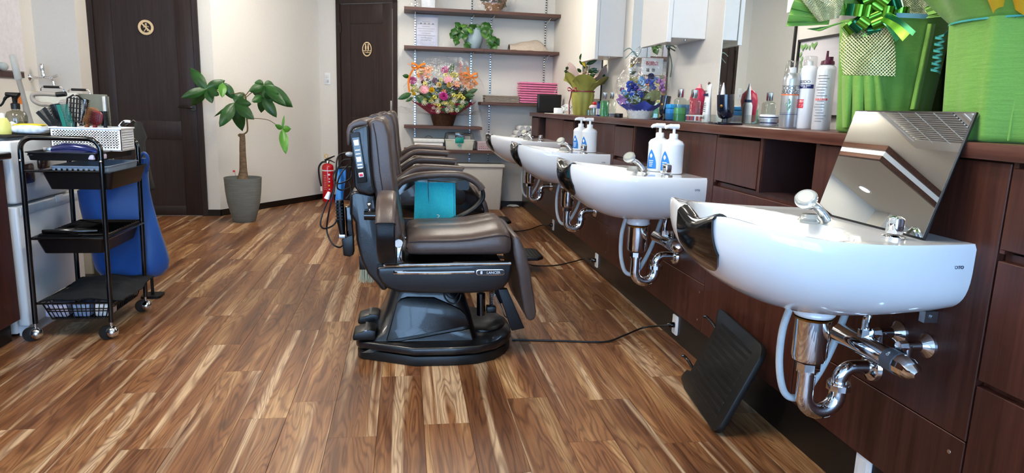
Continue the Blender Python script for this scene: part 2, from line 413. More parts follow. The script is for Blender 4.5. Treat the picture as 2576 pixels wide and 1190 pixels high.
# ---- doors
def PV(x, y, a, n):
    d = P(x, y, Z=0)-CAM; t = (a-CAM).dot(n)/d.dot(n); return CAM+d*t
def make_door(name, F, w, h, panels, leaf_in, label, parts):
    """F: frame matrix, x across, y up, z out of the wall"""
    d = MB(); fw = .045
    d.box(0, fw, 0, h, 0, .02, m=F).box(w-fw, w, 0, h, 0, .02, m=F).box(0, w, h-fw, h, 0, .02, m=F)
    o = d.build(name, M_DOOR, smooth=0); struct(o, label)
    MB().box(fw+.004, w-fw-.004, .006, h-fw-.004, -.0, .006, m=F).build('door_leaf', M_DOOR, o, smooth=0)
    st = MB(); x0, x1, y0, y1 = fw+.004, w-fw-.004, .006, h-fw-.004; s = leaf_in
    st.box(x0, x0+s, y0, y1, .004, .012, m=F, bev=.002).box(x1-s, x1, y0, y1, .004, .012, m=F, bev=.002)
    for a, b in panels: st.box(x0+s, x1-s, a, b, .004, .012, m=F, bev=.002)
    st.build('stile', M_DOOR, o)
    return o
F1 = frame((-2.63, 6.4, 0), (1, 0, 0), (0, 0, 1))
d1 = make_door('door_1', F1, .875, 2.04, ((.006, .09), (.68, .84), (1.9, 1.985)), .135, 'dark brown panelled door with round no-entry pictogram', None)
hw = MB(); hp = P(487, 271, Y=6.385)
hw.cyl(hp+Vector((0, .004, 0)), hp+Vector((0, -.012, 0)), .026, n=20).cyl(hp, hp+Vector((0, -.045, 0)), .009).tube([hp+Vector((.004, -.042, 0)), hp+Vector((-.05, -.045, .003)), hp+Vector((-.115, -.04, .004))], [.010, .009, .006])
hw.build('door_handle', M_BLACKG, d1)
M_PLY = mat('pale_plywood', '#d9bf94', .6, noise=.06)
def ring(F, r0, r1, z, th, n=36, sx=1, sy=1):
    v = []; f = []
    for k in range(n):
        a = 2*PI*k/n; c, s_ = math.cos(a), math.sin(a)
        for r in (r0, r1):
            for zz in (z, z+th): v.append(F @ Vector((r*c*sx, r*s_*sy, zz)))
    for k in range(n):
        a, b = 4*k, 4*((k+1) % n)
        f += [(a+1, a+3, b+3, b+1), (a, b, b+2, a+2), (a+2, b+2, b+3, a+3), (a, a+1, b+1, b)]
    return v, f
s1 = P(367, 69, Y=6.385); FS = frame((s1.x, 6.385, s1.z), (1, 0, 0), (0, 0, 1))
mb = MB(); mb.add(*ring(FS, .042, .062, 0, .004))
mb.box(-.052, .052, -.006, .006, 0, .005, m=FS @ Matrix.Rotation(R(-45), 4, 'Z'))
mb.cyl(FS @ Vector((.002, .028, .0)), FS @ Vector((.002, .028, .004)), .008, n=12)
for a, b, w in (((.002, .018), (.004, -.006), .010), ((.0, .014), (-.02, .0), .005), ((.004, .014), (.024, .004), .005), ((.003, -.006), (-.016, -.034), .006), ((.004, -.006), (.014, -.03), .006)):
    d = Vector((b[0]-a[0], b[1]-a[1], 0)); Mx = FS @ Matrix.Translation((a[0], a[1], 0)) @ Matrix.Rotation(math.atan2(d.y, d.x), 4, 'Z')
    mb.box(0, d.length, -w/2, w/2, 0, .0045, m=Mx)
sg = mb.build('no_entry_sign', M_PLY, d1, smooth=0)
# toilet door on the slanted wall
dv = (B2-A2).normalized(); nv = Vector((dv.y, -dv.x, 0))
q0 = PV(848.5, 120, A2, nv); q1 = PV(1000, 120, A2, nv)
F2 = frame((q0.x, q0.y, 0), dv, (0, 0, 1)); wd2 = (Vector((q1.x, q1.y, 0))-Vector((q0.x, q0.y, 0))).length
d2 = make_door('door_2', F2, wd2, 2.085, ((.006, .12), (.75, .90), (1.84, 2.03)), .115, 'narrow dark brown toilet door with oval pictogram', None)
qs = PV(925, 124, A2, nv); FS = frame((qs.x, qs.y, qs.z), dv, (0, 0, 1)) @ Matrix.Translation((0, 0, .012))
mb = MB(); mb.add(*ring(FS, .046, .055, 0, .004, sy=1.32)); mb.box(-.045, .045, -.016, -.011, 0, .004, m=FS)
for sx in (-.015, .015):
    mb.cyl(FS @ Vector((sx, .043, 0)), FS @ Vector((sx, .043, .004)), .008, n=10); mb.box(sx-.009, sx+.009, .0, .033, 0, .004, m=FS); mb.box(sx-.005, sx+.005, -.012, .0, 0, .004, m=FS)
v, f = text_mesh('Toilet', .028, .003); mb.add([FS @ (p+Vector((0, -.03, .0025))) for p in v], f)
mb.build('toilet_sign', M_PLY, d2, smooth=0)
hg = MB(); qh = F2.inverted() @ PV(855, 70, A2, nv)
for hz in (qh.y, .25): hg.box(.03, .06, hz-.05, hz+.05, .012, .02, m=F2, bev=.003)
hg.build('hinge', M_BLACKG, d2)
MB().box(wd2-.052, wd2-.046, .3, 1.98, .012, .014, m=F2).build('strike_strip', M_STEEL, d2, smooth=0)
MB().box(wd2-.075, wd2-.055, .92, 1.08, .012, .02, m=F2, bev=.003).build('lock_plate', M_STEEL, d2)
# ---- light switch on the slanted wall
qs = PV(824.5, 198, A2, nv); FS = frame(qs, dv, (0, 0, 1)); sw = thing('light_switch', 'white light switch plate on wall beside the toilet door', 'light switch', qs)
MB().box(-.035, .035, -.06, .06, 0, .008, m=FS, bev=.003).build('plate', M_WHITEP, sw)
MB().box(-.02, .02, .008, .042, .008, .013, m=FS, bev=.002).build('rocker', M_WHITELAC, sw)
MB().box(-.02, .02, -.045, -.005, .008, .012, m=FS, bev=.002).build('rocker', mat('pale_grey_plastic', '#cfd6da', .3), sw)
MB().box(.004, .014, -.03, -.022, .012, .0135, m=FS).build('indicator', mat('red_indicator', '#e04a3a', .4), sw)

# ================================================================== RIGHT-HAND FURNITURE
CF = 1.225; TOPZ = 1.007
kick = MB().box(1.252, 1.275, -.2, WB, 0, .15).box(1.275, WR, 6.6, WB, 0, .15).build('baseboard_right', M_BLACKBASE, smooth=0); struct(kick)
MB().box(1.256, 1.30, 6.60, WB, .15, .255).build('end_panel', mat('dark_grey_board', '#3b3a38', .5), kick, smooth=0)
wt = MB().box(1.203, WR, -.15, 6.60, .972, TOPZ, bev=.003).build('worktop', M_CABTOP, origin=(1.36, 3, .972))
tag(wt, 'long dark wood counter top running under the wall mirrors', 'counter top')
names = ['beside the near end of the counter', 'below the big green wrapped pots', 'below the spray cans', 'below the wicker flower basket', 'at the far end by the towels']
for k in range(-1, 4):
    y0 = 1.207+1.345*k; y1 = y0+.665; y2 = y0+1.345; g = .0025
    t = thing('sink_cabinet', 'dark wood panel unit behind '+['the sink out of frame', 'the nearest white sink', 'the second white sink', 'the third white sink', 'the farthest white sink'][k+1], 'cabinet', (1.4, (y0+y1)/2, .15), 'panel units behind the sinks')
    MB().box(1.245, WR-.002, y0+.001, y1-.001, .15, .971).build('carcass', M_CAB, t, smooth=0)
    MB().box(CF, 1.244, y0+g, y1-g, .3535, .968, bev=.0015, seg=1).build('front_panel', M_CAB, t, smooth=0)
    lp = MB().box(CF, 1.244, y0+g, y1-g, .15, .350, bev=.0015, seg=1).build('access_panel', M_CAB, t, smooth=0)
    MB().box(1.2247, 1.2251, y0+g, y1-g, .3500, .3515).build('panel_edge', mat('panel_edging', '#9a6e5c', .5), lp, smooth=0)
    for yy in (y0+.04, y1-.04):
        for zz in (.19, .31): MB().cyl((CF+.001, yy, zz), (CF-.0004, yy, zz), .006, .005, n=10).build('screw', M_STEEL, lp)
    t = thing('storage_cabinet', 'dark wood cabinet with open niche, doors and drawer, '+names[k+1], 'cabinet', (1.4, (y1+y2)/2, .15), 'storage cabinets under the counter')
    c = MB().box(1.245, WR-.002, y1, y2, .15, .782)
    c.box(1.228, WR-.002, y1, y1+.018, .782, .971).box(1.228, WR-.002, y1+.328, y1+.346, .782, .971).box(1.228, WR-.002, y2-.012, y2, .782, .971).box(1.5, WR-.002, y1, y2, .782, .971)
    c.build('carcass', M_CAB, t, smooth=0)
    MB().box(1.24, 1.5, y1+.018, y1+.328, .782, .7835).box(1.495, 1.4999, y1+.018, y1+.328, .7835, .968).box(1.235, 1.495, y1+.018, y1+.0195, .7835, .968).box(1.235, 1.495, y1+.3265, y1+.328, .7835, .968).build('niche_lining', M_CABIN, t, smooth=0)
    MB().box(CF, 1.244, y1+.348, y2-g, .79, .960, bev=.0015, seg=1).build('door', M_CAB, t, smooth=0)
    MB().box(CF, 1.244, y1+g, y2-g, .502, .766, bev=.0015, seg=1).build('wide_door', M_CAB, t, smooth=0)
    MB().box(CF, 1.244, y1+g, y2-g, .15, .488, bev=.0015, seg=1).build('drawer_front', M_CAB, t, smooth=0)
# wall mirrors, each a frameless pane with polished edge on the wall
mlab = ['nearest wall mirror beside the big green pots', 'wall mirror behind the spray cans', 'wall mirror behind the wicker flower basket', 'farthest wall mirror behind the olive wrapped plant']
for i, (a, b) in enumerate(((1.2, 1.842), (2.575, 3.204), (3.905, 4.585), (5.275, 5.89))):
    t = thing('wall_mirror', mlab[i], 'mirror', (WR, (a+b)/2, TOPZ), 'mirrors above the counter')
    MB().box(WR-.006, WR-.001, a, b, TOPZ+.004, 2.3).build('pane', M_MIRROR, t, smooth=0)
    MB().box(WR-.007, WR, b, b+.006, TOPZ+.004, 2.3).build('glass_edge', mat('mirror_edge', '#f4fbfb', .2), t, smooth=0)
    MB().box(WR-.010, WR, a-.008, a, TOPZ+.004, 2.3).build('edge_strip', M_BLACKP, t, smooth=0)
clab = ['white wall cabinet above the big green pots', 'white wall cabinet nearest the cellophane wrapped basket', 'white wall cabinet over the olive wrapped plant']
for i, (a, b) in enumerate(((2.07, 2.29), (3.415, 3.80), (4.768, 5.15))):
    t = thing('wall_cabinet', clab[i], 'cabinet', (WR, (a+b)/2, 1.41), 'white cabinets hung on the mirror wall')
    MB().box(1.345, WR-.001, a, b, 1.425, 2.3, bev=.002, seg=1).build('body', M_WHITELAC, t, smooth=0)
    MB().box(1.318, 1.343, a-.004, b+.004, 1.402, 2.3, bev=.002, seg=1).build('door', M_WHITELAC, t, smooth=0)
    MB().cyl((1.44, a+.05, 1.4245), (1.44, a+.05, 1.418), .007, n=10).build('catch', M_STEEL, t)
# render cost: keep the bounce counts modest
SC.cycles.max_bounces = 7; SC.cycles.diffuse_bounces = 3; SC.cycles.glossy_bounces = 4; SC.cycles.transmission_bounces = 5; SC.cycles.transparent_max_bounces = 40
SC.cycles.use_adaptive_sampling = True; SC.cycles.adaptive_threshold = .03
SC.cycles.use_light_tree = False
SC.cycles.caustics_reflective = False; SC.cycles.caustics_refractive = False
# ================================================================== SINKS
YC0 = 1.522; PITCHY = 1.345
SEC = [(1.226, .262, .788, .612, 4.2), (1.19, .268, .788, .607, 4.0), (1.12, .279, .789, .597, 3.4), (1.05, .287, .790, .586, 2.8), (.98, .291, .792, .582, 2.45), (.91, .290, .796, .589, 2.3), (.85, .283, .800, .603, 2.25), (.80, .271, .805, .620, 2.2), (.755, .253, .811, .641, 2.2), (.715, .229, .818, .664, 2.2), (.68, .198, .825, .690, 2.2), (.655, .165, .830, .711, 2.2), (.637, .128, .833, .734, 2.2), (.626, .088, .835, .755, 2.2), (.620, .045, .835, .775, 2.2)]
SEC = [((.9-(.9-a)*.835 if a < .9 else a)-.0015, b, c, d, e) for a, b, c, d, e in SEC]
def sec_at(X):
    n = len(SEC)
    if X >= SEC[0][0]: return SEC[0][1:]
    if X <= SEC[-1][0]: return SEC[-1][1:]
    i = next(k for k in range(n-1) if SEC[k+1][0] <= X <= SEC[k][0])
    p0, p1 = SEC[i], SEC[i+1]; h = p1[0]-p0[0]; t = (X-p0[0])/h
    def slope(k, c):
        if k == 0 or k == n-1: j = 0 if k == 0 else n-2; return (SEC[j+1][c]-SEC[j][c])/(SEC[j+1][0]-SEC[j][0])
        return (SEC[k+1][c]-SEC[k-1][c])/(SEC[k+1][0]-SEC[k-1][0])
    out = []
    for c in range(1, 5):
        m0, m1 = slope(i, c)*h, slope(i+1, c)*h
        out.append((2*t**3-3*t*t+1)*p0[c]+(t**3-2*t*t+t)*m0+(-2*t**3+3*t*t)*p1[c]+(t**3-t*t)*m1)
    return tuple(out)
def top_z(X, y, w, zr):
    dx = (X-.85)/.165; dy = y/(w-.034)
    s = (abs(dx)**2.4+abs(dy)**2.4)
    d = max(0, 1-s); t = min(1, d*2.0); t = t*t*(3-2*t)
    notch = .030*math.exp(-((y+.05)/.07)**2)*max(0, min(1, (.735-X)/.045))
    lip = .006*max(0, 1-abs(abs(y)-w+.015)/.015)
    return zr-.105*t-notch+lip*.5
def sink_rings():
    rings = []; NX = 64
    xs = []
    for a, b in zip(SEC, SEC[1:]):
        for k in range(4): xs.append(a[0]+(b[0]-a[0])*k/4)
    xs.append(SEC[-1][0])
    for X in xs:
        w, zr, zb, n = sec_at(X); ring = []
        for k in range(33):
            th = PI*k/32; c, s = math.cos(th), math.sin(th)
            y = -w*(1 if c > 0 else -1)*abs(c)**(2/n); z = zr-.010-(zr-.010-zb)*abs(s)**(2/n)
            if X < .735: z -= .030*math.exp(-((y+.05)/.07)**2)*max(0, min(1, (.735-X)/.045))*(1-abs(s)**.6)
            ring.append(Vector((X, y, z)))
        for k in range(29):
            y = (w-.006)*(1-2*k/28); ring.append(Vector((X, y, top_z(X, y, w, zr))))
        rings.append(ring)
    return rings
def x_front(y, z):
    lo, hi = SEC[-1][0], .95
    for _ in range(30):
        m = (lo+hi)/2; w, zr, zb, n = sec_at(m); q = (zr-.010-z)/(zr-.010-zb)
        ins = q < 1 and (abs(y) < w*(1-max(0, q)**n)**(1/n))
        if ins: hi = m
        else: lo = m
    return hi
M_TOTO = mat('blue_grey_print', '#3f4a63', .4)
M_HEAD = mat('black_gel_rubber', '#0b0c0d', .14, noise=.1, coat=.6, bump=.12, bscale=25)
def place(mb, yc):
    for p in mb.v: p.y += yc
    return mb
slab = ['nearest white ceramic shampoo sink carrying a leaning mirror', 'second white ceramic shampoo sink, behind the nearest one', 'third white ceramic shampoo sink with two pump bottles, next to the farthest', 'farthest white ceramic shampoo sink, smallest in view']
SINKS = []
for i in range(4):
    yc = YC0+PITCHY*i
    if i == 0:
        t = thing('shampoo_sink', slab[0], 'sink', (1.226, yc, .607), 'shampoo sinks along the counter')
        T0 = MB().loft(sink_rings()); place(T0, yc).build('bowl', M_CERAMIC, t, smooth=60)
        # head rest folded over the front edge
        def hr(u, v):
            y = -.132+.155*v
            zt = sec_at(.685)[1]+.001-.030*math.exp(-((y+.05)/.07)**2)
            e = abs(2*v-1); zl = .686+.05*e**2.5; z_in = zt-.032
            if u < .3: q = u/.3; X = x_front(y, zt-.016)+.055-.047*q; return (X, y+yc, z_in+(zt+.008-z_in)*math.sin(q*PI/2))
            q = (u-.3)/.7; z = zt+.008-(zt+.008-zl)*q; X = x_front(y, min(z, zt-.016))-.009+(.017*(1-q/.1) if q < .1 else 0)
            return (X, y+yc, z)
        MB().sheet(hr, 20, 22, -.006).build('head_rest', M_HEAD, t, smooth=60)
        write('maker_mark', 'TOTO', .0105, frame((1.178, yc-sec_at(1.178)[0]-.0004, .740), (1, .04, 0), (0, 0, 1)), M_TOTO, t, True)
        # drain boss, shower holder, valve knob
        MB().lathe([(.0, -.022), (.048, -.022), (.052, -.016), (.050, -.006), (.06, .03), (.07, .05), (0, .05)], (1.035, yc, .574), 32).build('drain_boss', M_CERAMIC, t)
        MB().lathe([(.045, -.006), (.049, 0), (0, .004)], (1.035, yc, .548), 28).build('brass_ring', mat('brass', '#b8913f', .25, 1), t)
        for lab_, prof in (('knob_base', [(.0, 0), (.024, 0), (.024, .005), (.018, .007), (.0, .008)]),):
            MB().lathe(prof, (1.075, 1.328, .7895), 24).build(lab_, M_CHROME, t)
        kn = MB(); ringz = [(.013, .010), (.0175, .012), (.018, .016), (.0185, .040), (.017, .046), (.010, .050), (.0, .052)]
        rings = []
        for r, z in ringz:
            rings.append([Vector((1.075+r*(1+.06*math.cos(6*a))*math.cos(a), 1.328+r*(1+.06*math.cos(6*a))*math.sin(a), .7895+z)) for a in [2*PI*k/36 for k in range(36)]])
        kn.loft(rings).build('valve_knob', M_CHROME, t)
        M_ACR = mat('smoky_clear_acrylic', '#d8d9d2', .12, noise=.03, trans=.55, ior=1.4)
        hc = Vector((.995, yc+.005, .7905))
        MB().lathe([(0, 0), (.026, 0), (.027, .006), (.021, .012), (.018, .022), (0, .024)], hc, 24).build('shower_holder', M_ACR, t)
        ax = Vector((-.45, -.40, .62)).normalized(); q = Vector((.972, yc-.010, .850))
        Mh = Matrix.Translation(q) @ Vector((0, 0, 1)).rotation_difference(ax).to_matrix().to_4x4()
        sh = MB().lathe([(0, -.022), (.014, -.020), (.022, -.011), (.0265, 0), (.0265, .008), (.023, .012), (0, .012)], (0, 0, 0), 28, m=Mh); hd = sh.build('shower_head', M_ACR, t)
        MB().lathe([(.0, .0125), (.018, .0125), (.019, .0115), (.0, .0115)], (0, 0, 0), 24, m=Mh).build('spray_face', mat('spray_plate', '#a9ac9f', .3), hd)
        MB().lathe([(.0267, -.002), (.0272, .0), (.0272, .006), (.0267, .008)], (0, 0, 0), 28, m=Mh, caps=False).build('chrome_band', M_CHROME, hd)
        MB().tube(smoothpath([q-ax*.018, hc+Vector((.012, .0, .042)), hc+Vector((.034, -.003, .022)), hc+Vector((.048, -.006, .004))], 4), [.013]*3+[.011]*9+[.010], 14).build('shower_handle', M_CHROME, t)
        # plumbing
        MB().lathe([(0, .003), (.044, .003), (.044, -.10), (.041, -.112), (.028, -.114), (0, -.114)], (1.035, yc, .545), 28).build('tailpiece', M_CHROME, t)
        nut = MB()
        for z0, z1, r in ((.405, .425, .031), (.398, .405, .027)): nut.cyl((1.035, yc, z0), (1.035, yc, z1), r, n=8 if r > .03 else 20)
        nut.build('nut', M_CHROME, t, smooth=25)
        path = [(1.035, yc, .405), (1.035, yc, .335)]+arc((1.083, yc, .335), .048, 180, 360, 12)[1:]+[Vector((1.131, yc, .35))]
        tr = MB().tube(path, .0225, 18).build('trap', M_CHROME, t)
        n2 = MB().cyl((1.131, yc, .346), (1.131, yc, .362), .031, n=10).cyl((1.131, yc, .362), (1.131, yc, .368), .027, n=18); n2.build('trap_nut', M_CHROME, tr, smooth=25)
        MB().tube([Vector((1.131, yc, .365))]+arc((1.165, yc, .372), .034, 180, 90, 8)[0:]+[Vector((1.2235, yc+.003, .404))], .0195, 16).build('waste_arm', M_CHROME, t)
        MB().lathe([(.0, .0), (.040, 0), (.036, .010), (.022, .018), (0, .018)], (0, 0, 0), 28, m=frame((1.2245, yc+.003, .404), (0, 1, 0), (0, 0, 1)) @ Matrix.Rotation(PI, 4, 'X')).build('wall_flange', M_CHROME, t)
        # mixer valve
        zb = .492; xb = 1.135
        MB().tube([(xb, 1.56, zb), (xb, 1.55, zb), (xb, 1.36, zb)], [.018, .026, .026], 22).build('mixer_body', M_CHROME, t)
        MB().tube([(xb, 1.362, zb), (xb, 1.325, zb)], .0275, 22).build('mixer_scale', mat('mixer_scale', '#53575e', .35), t)
        MB().tube([(xb, 1.327, zb), (xb, 1.30, zb), (xb, 1.282, zb-.002), (xb, 1.268, zb-.004)], [.0265, .026, .020, .009], 12).build('temperature_handle', M_CHROME, t, smooth=25)
        Mt = frame((xb-.020, 1.335, zb+.020), (0, -1, 0), (-.6, 0, -.75))
        write('scale_mark', '40', .012, frame((xb-.0195, 1.343, zb+.0205), (-.6, .1, -.7), (0, 1, 0)), mat('white_print', '#f2f2f2', .5), t)
        eb = MB(); leg = MB()
        for ye, xo in ((1.446, 0), (1.352, 0)):
            Me = frame((1.2245, ye, .526), (0, 1, 0), (0, 0, 1)) @ Matrix.Rotation(PI, 4, 'X')
            MB().lathe([(0, 0), (.030, 0), (.029, .006), (.018, .016), (.013, .024), (0, .024)], (0, 0, 0), 26, m=Me).build('escutcheon', M_CHROME, t)
            MB().tube([(1.204, ye, .526), (1.165, ye, .526)], .013, 14).tube([(1.168, ye, .530), (1.168, ye, .500)], .014, 14).tube([(1.168, ye, .500), (1.135, ye, .495)], .013, 12).tube([(1.165, ye, .526), (1.146, ye, .526)], [.015, .012], 8).build('supply_leg', M_CHROME, t)
        MB().tube([(1.165, 1.352, .50), (1.165, 1.352, .470), (1.160, 1.352, .455)], [.011, .012, .009], 12).build('drain_cock', M_STEEL, t)
        MB().tube(smoothpath([(xb, 1.455, zb+.02), (xb, 1.455, .555), (xb+.003, 1.452, .585), (xb+.012, 1.455, .61)], 4), .0095, 12).cyl((xb, 1.455, zb+.02), (xb, 1.455, zb+.042), .0165, n=6).build('riser_pipe', M_CHROME, t, smooth=25)
        MB().tube(smoothpath([(.985, yc+.02, .585), (.972, yc+.03, .50), (.975, yc+.03, .40), (1.0, yc+.03, .325), (1.045, yc+.03, .315), (1.085, yc+.03, .37), (1.12, yc+.03, .45), (1.155, yc+.035, .56), (1.165, yc+.035, .60)], 8), .0095, 12).build('hose', mat('grey_braided_hose', '#b9c0c4', .5, bump=.3, bscale=300), t)
        MB().box(1.19, 1.2243, 1.335, 1.353, .588, .615).cyl((1.208, 1.334, .602), (1.208, 1.331, .602), .005, n=10).build('bracket', M_STEEL, t, smooth=0)
        SINKS.append(t)
    else:
        index_kids(); c = copy_tree(SINKS[0], (1.226, yc, .607), slab[i]); SINKS.append(c)
        # the farther shower heads are dark or steel
# ---- hand mirror leaning on the nearest sink
mt = thing('leaning_mirror', 'black-edged rectangular mirror standing on the nearest sink against the counter', 'mirror', (1.13, 1.5, .79))
FM = frame((1.1275, 1.502, .7905), (0.014, -1, 0), (.287, 0, .958))
MB().box(-.1975, .1975, 0, .293, -.006, .0, m=FM, bev=.0015).build('frame', M_BLACKP, mt)
MB().box(-.1935, .1935, .004, .289, .0, .0008, m=FM).build('glass', M_MIRROR, mt, smooth=0)
# ---- detached foot rest leaning by the kickboard
ft = thing('foot_rest', 'black ribbed rubber footrest plate leaning on its edge below the nearest sink', 'footrest', (1.06, 1.96, 0))
cA = Vector((1.022, 1.935, .004)); cB = Vector((1.078, 2.37, .004)); cD = P(1900, 850, X=1.172)
ey = (cB-cA).normalized(); ex = cD-cA; ex = ex-ey*ex.dot(ey); LU = ex.length; ex.normalize(); ez = ey.cross(ex)
FF = Matrix(((ey.x, ex.x, ez.x, cA.x), (ey.y, ex.y, ez.y, cA.y), (ey.z, ex.z, ez.z, cA.z), (0, 0, 0, 1)))   # x along the floor edge, y up the plate, z towards the room... or the wall
sg = -1 if (FF.to_3x3() @ Vector((0, 0, 1))).x > 0 else 1
def foot_outline(L, H):
    o = []
    def cr(cx, cy, r, a0, a1, n=5):
        for k in range(n+1):
            a = R(a0+(a1-a0)*k/n); o.append((cx+r*math.cos(a), cy+r*math.sin(a)))
    cr(.035, .035, .035, 270, 180)
    cr(.05, H-.05, .05, 180, 90)
    cr(L+.03, H-.02, .02, 90, 0); o.append((L+.02, H-.055)); o.append((L, H-.065)); o.append((L, .065)); o.append((L+.035, .06)); cr(L+.03, .03, .02, 0, -60); o.append((L-.03, 0))
    return o
FT = MB().prism(foot_outline(.40, LU), 'Z', -.011, .011, bev=.004, m=FF).build('plate', M_RUBBER, ft)
for k in range(11):
    yy = .045+k*(LU-.09)/10
    MB().box(.05, .36, yy-.006, yy+.006, .010, .0135, bev=.0015, seg=1, m=FF @ Matrix.Scale(sg, 4, (0, 0, 1))).build('rib', M_RUBBER, FT, smooth=30)
for yy in (.075, LU-.075):
    MB().tube([FF @ Vector((.39, yy, 0)), FF @ Vector((.425, yy, -.004*sg)), FF @ Vector((.49, yy+.004, -.006*sg)), FF @ Vector((.535, yy+.006, 0)), FF @ Vector((.540, yy+.004, .010*sg))], [.008, .008, .007, .0065, .006], 10).build('hook', M_BLACKG, ft)
MB().cyl(FF @ Vector((.06, LU*.62, -.010*sg)), FF @ Vector((.06, LU*.62, -.040*sg)), .018, .015, n=18).build('buffer_foot', M_RUBBER, ft)
# ================================================================== BARBER CHAIRS
M_BAR = mat('black_hammered_steel', '#14161a', .42, .3, bump=.5, bscale=350)
def pz(pts, Y): return [(q.x, q.z) for q in (P(a, b, Y=Y) for a, b in pts)]
CY = 2.92; CX = .13
BASE_HALF = [(-.200, .05), (-.200, .165), (-.184, .195), (.04, .296), (.20, .300), (.30, .287), (.38, .245), (.435, .18), (.465, .10), (.472, .03)]
def base_outline(ins=0, cx=.13):
    h = [((x-cx)*(1-ins/.33)+cx, y-ins if y > .1 else y) for x, y in BASE_HALF]
    return [(x, CY-y) for x, y in h]+[(x, CY+y) for x, y in h[::-1]]
def frame_loft(rings_spec, n=5):
    rings = []
    for z, x0, x1, hw, r in rings_spec:
        rings.append([Vector((a, b, z)) for a, b in rrect(x1-x0, 2*hw, r, n, (x0+x1)/2, CY)])
    return rings
def barber_chair(label, swung):
    t = thing('barber_chair', label, 'barber chair', (CX, CY, 0), 'brown leather barber chairs facing the sinks')
    MB().prism(base_outline(.006), 'Z', 0, .042, bev=.006).build('base_ring', M_RUBBER, t)
    bc = MB().prism(base_outline(0), 'Z', .046, .082, bev=.012, seg=3).build('base_cover', M_VINYL, t)
    MB().prism([(.345+.105*math.cos(a), CY+.02+.135*math.sin(a)) for a in [2*PI*k/36 for k in range(36)]], 'Z', .080, .088, bev=.003).build('floor_plate', M_VINYL, bc)
    hs = [(.078, -.170, .312, .205, .05), (.095, -.150, .302, .200, .05), (.11, -.115, .297, .192, .05), (.19, -.082, .278, .172, .055), (.25, -.064, .255, .158, .06), (.285, -.054, .225, .150, .06), (.305, -.04, .185, .142, .05), (.33, -.03, .17, .135, .05)]
    hb = MB().loft(frame_loft(hs)).build('housing', M_VINYL, t, smooth=50)
    def face_y(z):
        for a, b in zip(hs, hs[1:]):
            if a[0] <= z <= b[0]: k = (z-a[0])/(b[0]-a[0]); return CY-(a[3]+(b[3]-a[3])*k)
        return CY-.2
    def raised(px, name):
        pts = pz(px, 2.745); cx = sum(p[0] for p in pts)/len(pts); cz = sum(p[1] for p in pts)/len(pts)
        def rg(k, out): return [Vector((cx+(x-cx)*k, face_y(z)-out, cz+(z-cz)*k)) for x, z in pts]
        MB().loft([rg(1.0, -.004), rg(1.0, .006), rg(.985, .010), rg(.965, .0115)]).build(name, M_VINYL, hb, smooth=60)
    raised([(972, 850), (980, 825), (992, 783), (998, 765), (1008, 754), (1025, 749), (1092, 750), (1135, 767), (1160, 779), (1172, 790), (1178, 803), (1180, 815), (1120, 827), (1040, 839)], 'shell_panel')
    raised([(908, 880), (930, 871), (958, 866), (970, 857), (1060, 843), (1120, 833), (1182, 823), (1190, 848), (1203, 877), (1120, 880), (1000, 881)], 'shell_panel')
    for yy, xx, zz in ((CY-.155, -.165, .0), (CY+.06, -.158, .0)):
        pd = MB().prism([(xx-.045, .088), (xx+.045, .088), (xx+.047, .128), (xx+.02, .134), (xx-.04, .118), (xx-.047, .105)], 'Y', yy-.055, yy+.055, bev=.006).build('pedal', M_BLACKP, t)
        MB().box(xx+.002, xx+.012, yy-.054, yy+.054, .1285, .1345, m=Matrix.Translation((0, 0, -.001))).build('pedal_strip', M_STEEL, pd, smooth=0)
    # seat frame
    sk = [(948, 672), (948, 692), (957, 712), (975, 727), (1005, 737), (1060, 739), (1180, 739), (1240, 735), (1268, 725), (1283, 706), (1289, 680), (1289, 661)]
    prof = pz(sk, 2.645)
    for y0, y1 in ((2.645, 2.70), (3.14, 3.195)): MB().prism(prof, 'Y', y0, y1, bev=.012, seg=3).build('side_skirt', M_VINYL, t)
    MB().box(-.085, .40, 2.69, 3.15, .33, .42, bev=.01).build('seat_frame', M_BLACKP, t)
    for y in (2.641, 3.199):
        MB().tube([P(965, 668, Y=2.641)*1, P(1100, 666, Y=2.641), P(1285, 663, Y=2.641)] if y < 3 else [(q.x, y, q.z) for q in (P(965, 668, Y=2.641), P(1285, 663, Y=2.641))], .0062, 8).build('chrome_trim', M_CHROME, t)
        MB().tube([(q.x, y, q.z) for q in (P(990, 686, Y=2.641), P(1100, 686, Y=2.641), P(1193, 684, Y=2.641))], .008, 8).build('chrome_trim', M_CHROME, t)
    a = P(1197, 685, Y=2.64); b = P(1270, 685, Y=2.64); zc = a.z
    MB().prism(rrect(b.x-a.x, .026, .012, 5, (a.x+b.x)/2, zc), 'Y', 2.636, 2.645, bev=.002).build('badge_rim', M_CHROME, t)
    bd = MB().prism(rrect(b.x-a.x-.008, .019, .009, 5, (a.x+b.x)/2, zc), 'Y', 2.6345, 2.64).build('badge', M_BLACKG, t)
    MB().box(a.x+.018, a.x+.026, 2.6335, 2.636, zc-.006, zc+.006).build('badge_block', M_CHROME, bd, smooth=0)
    write('badge_lettering', 'LANCER', .015, frame(((a.x+b.x)/2+.012, 2.634, zc-.001), (1, 0, 0), (0, 0, 1)), M_CHROME, bd, True, .001)
    # seat cushion
    st = [(.006, .490, .505, .020), (.018, .508, .530, .004), (.06, .513, .543, 0), (.13, .513, .546, 0), (.20, .514, .548, 0), (.27, .520, .553, 0), (.33, .530, .565, 0), (.375, .537, .574, 0), (.405, .537, .572, .002), (.425, .528, .556, .008), (.434, .505, .525, .022)]
    rings = []
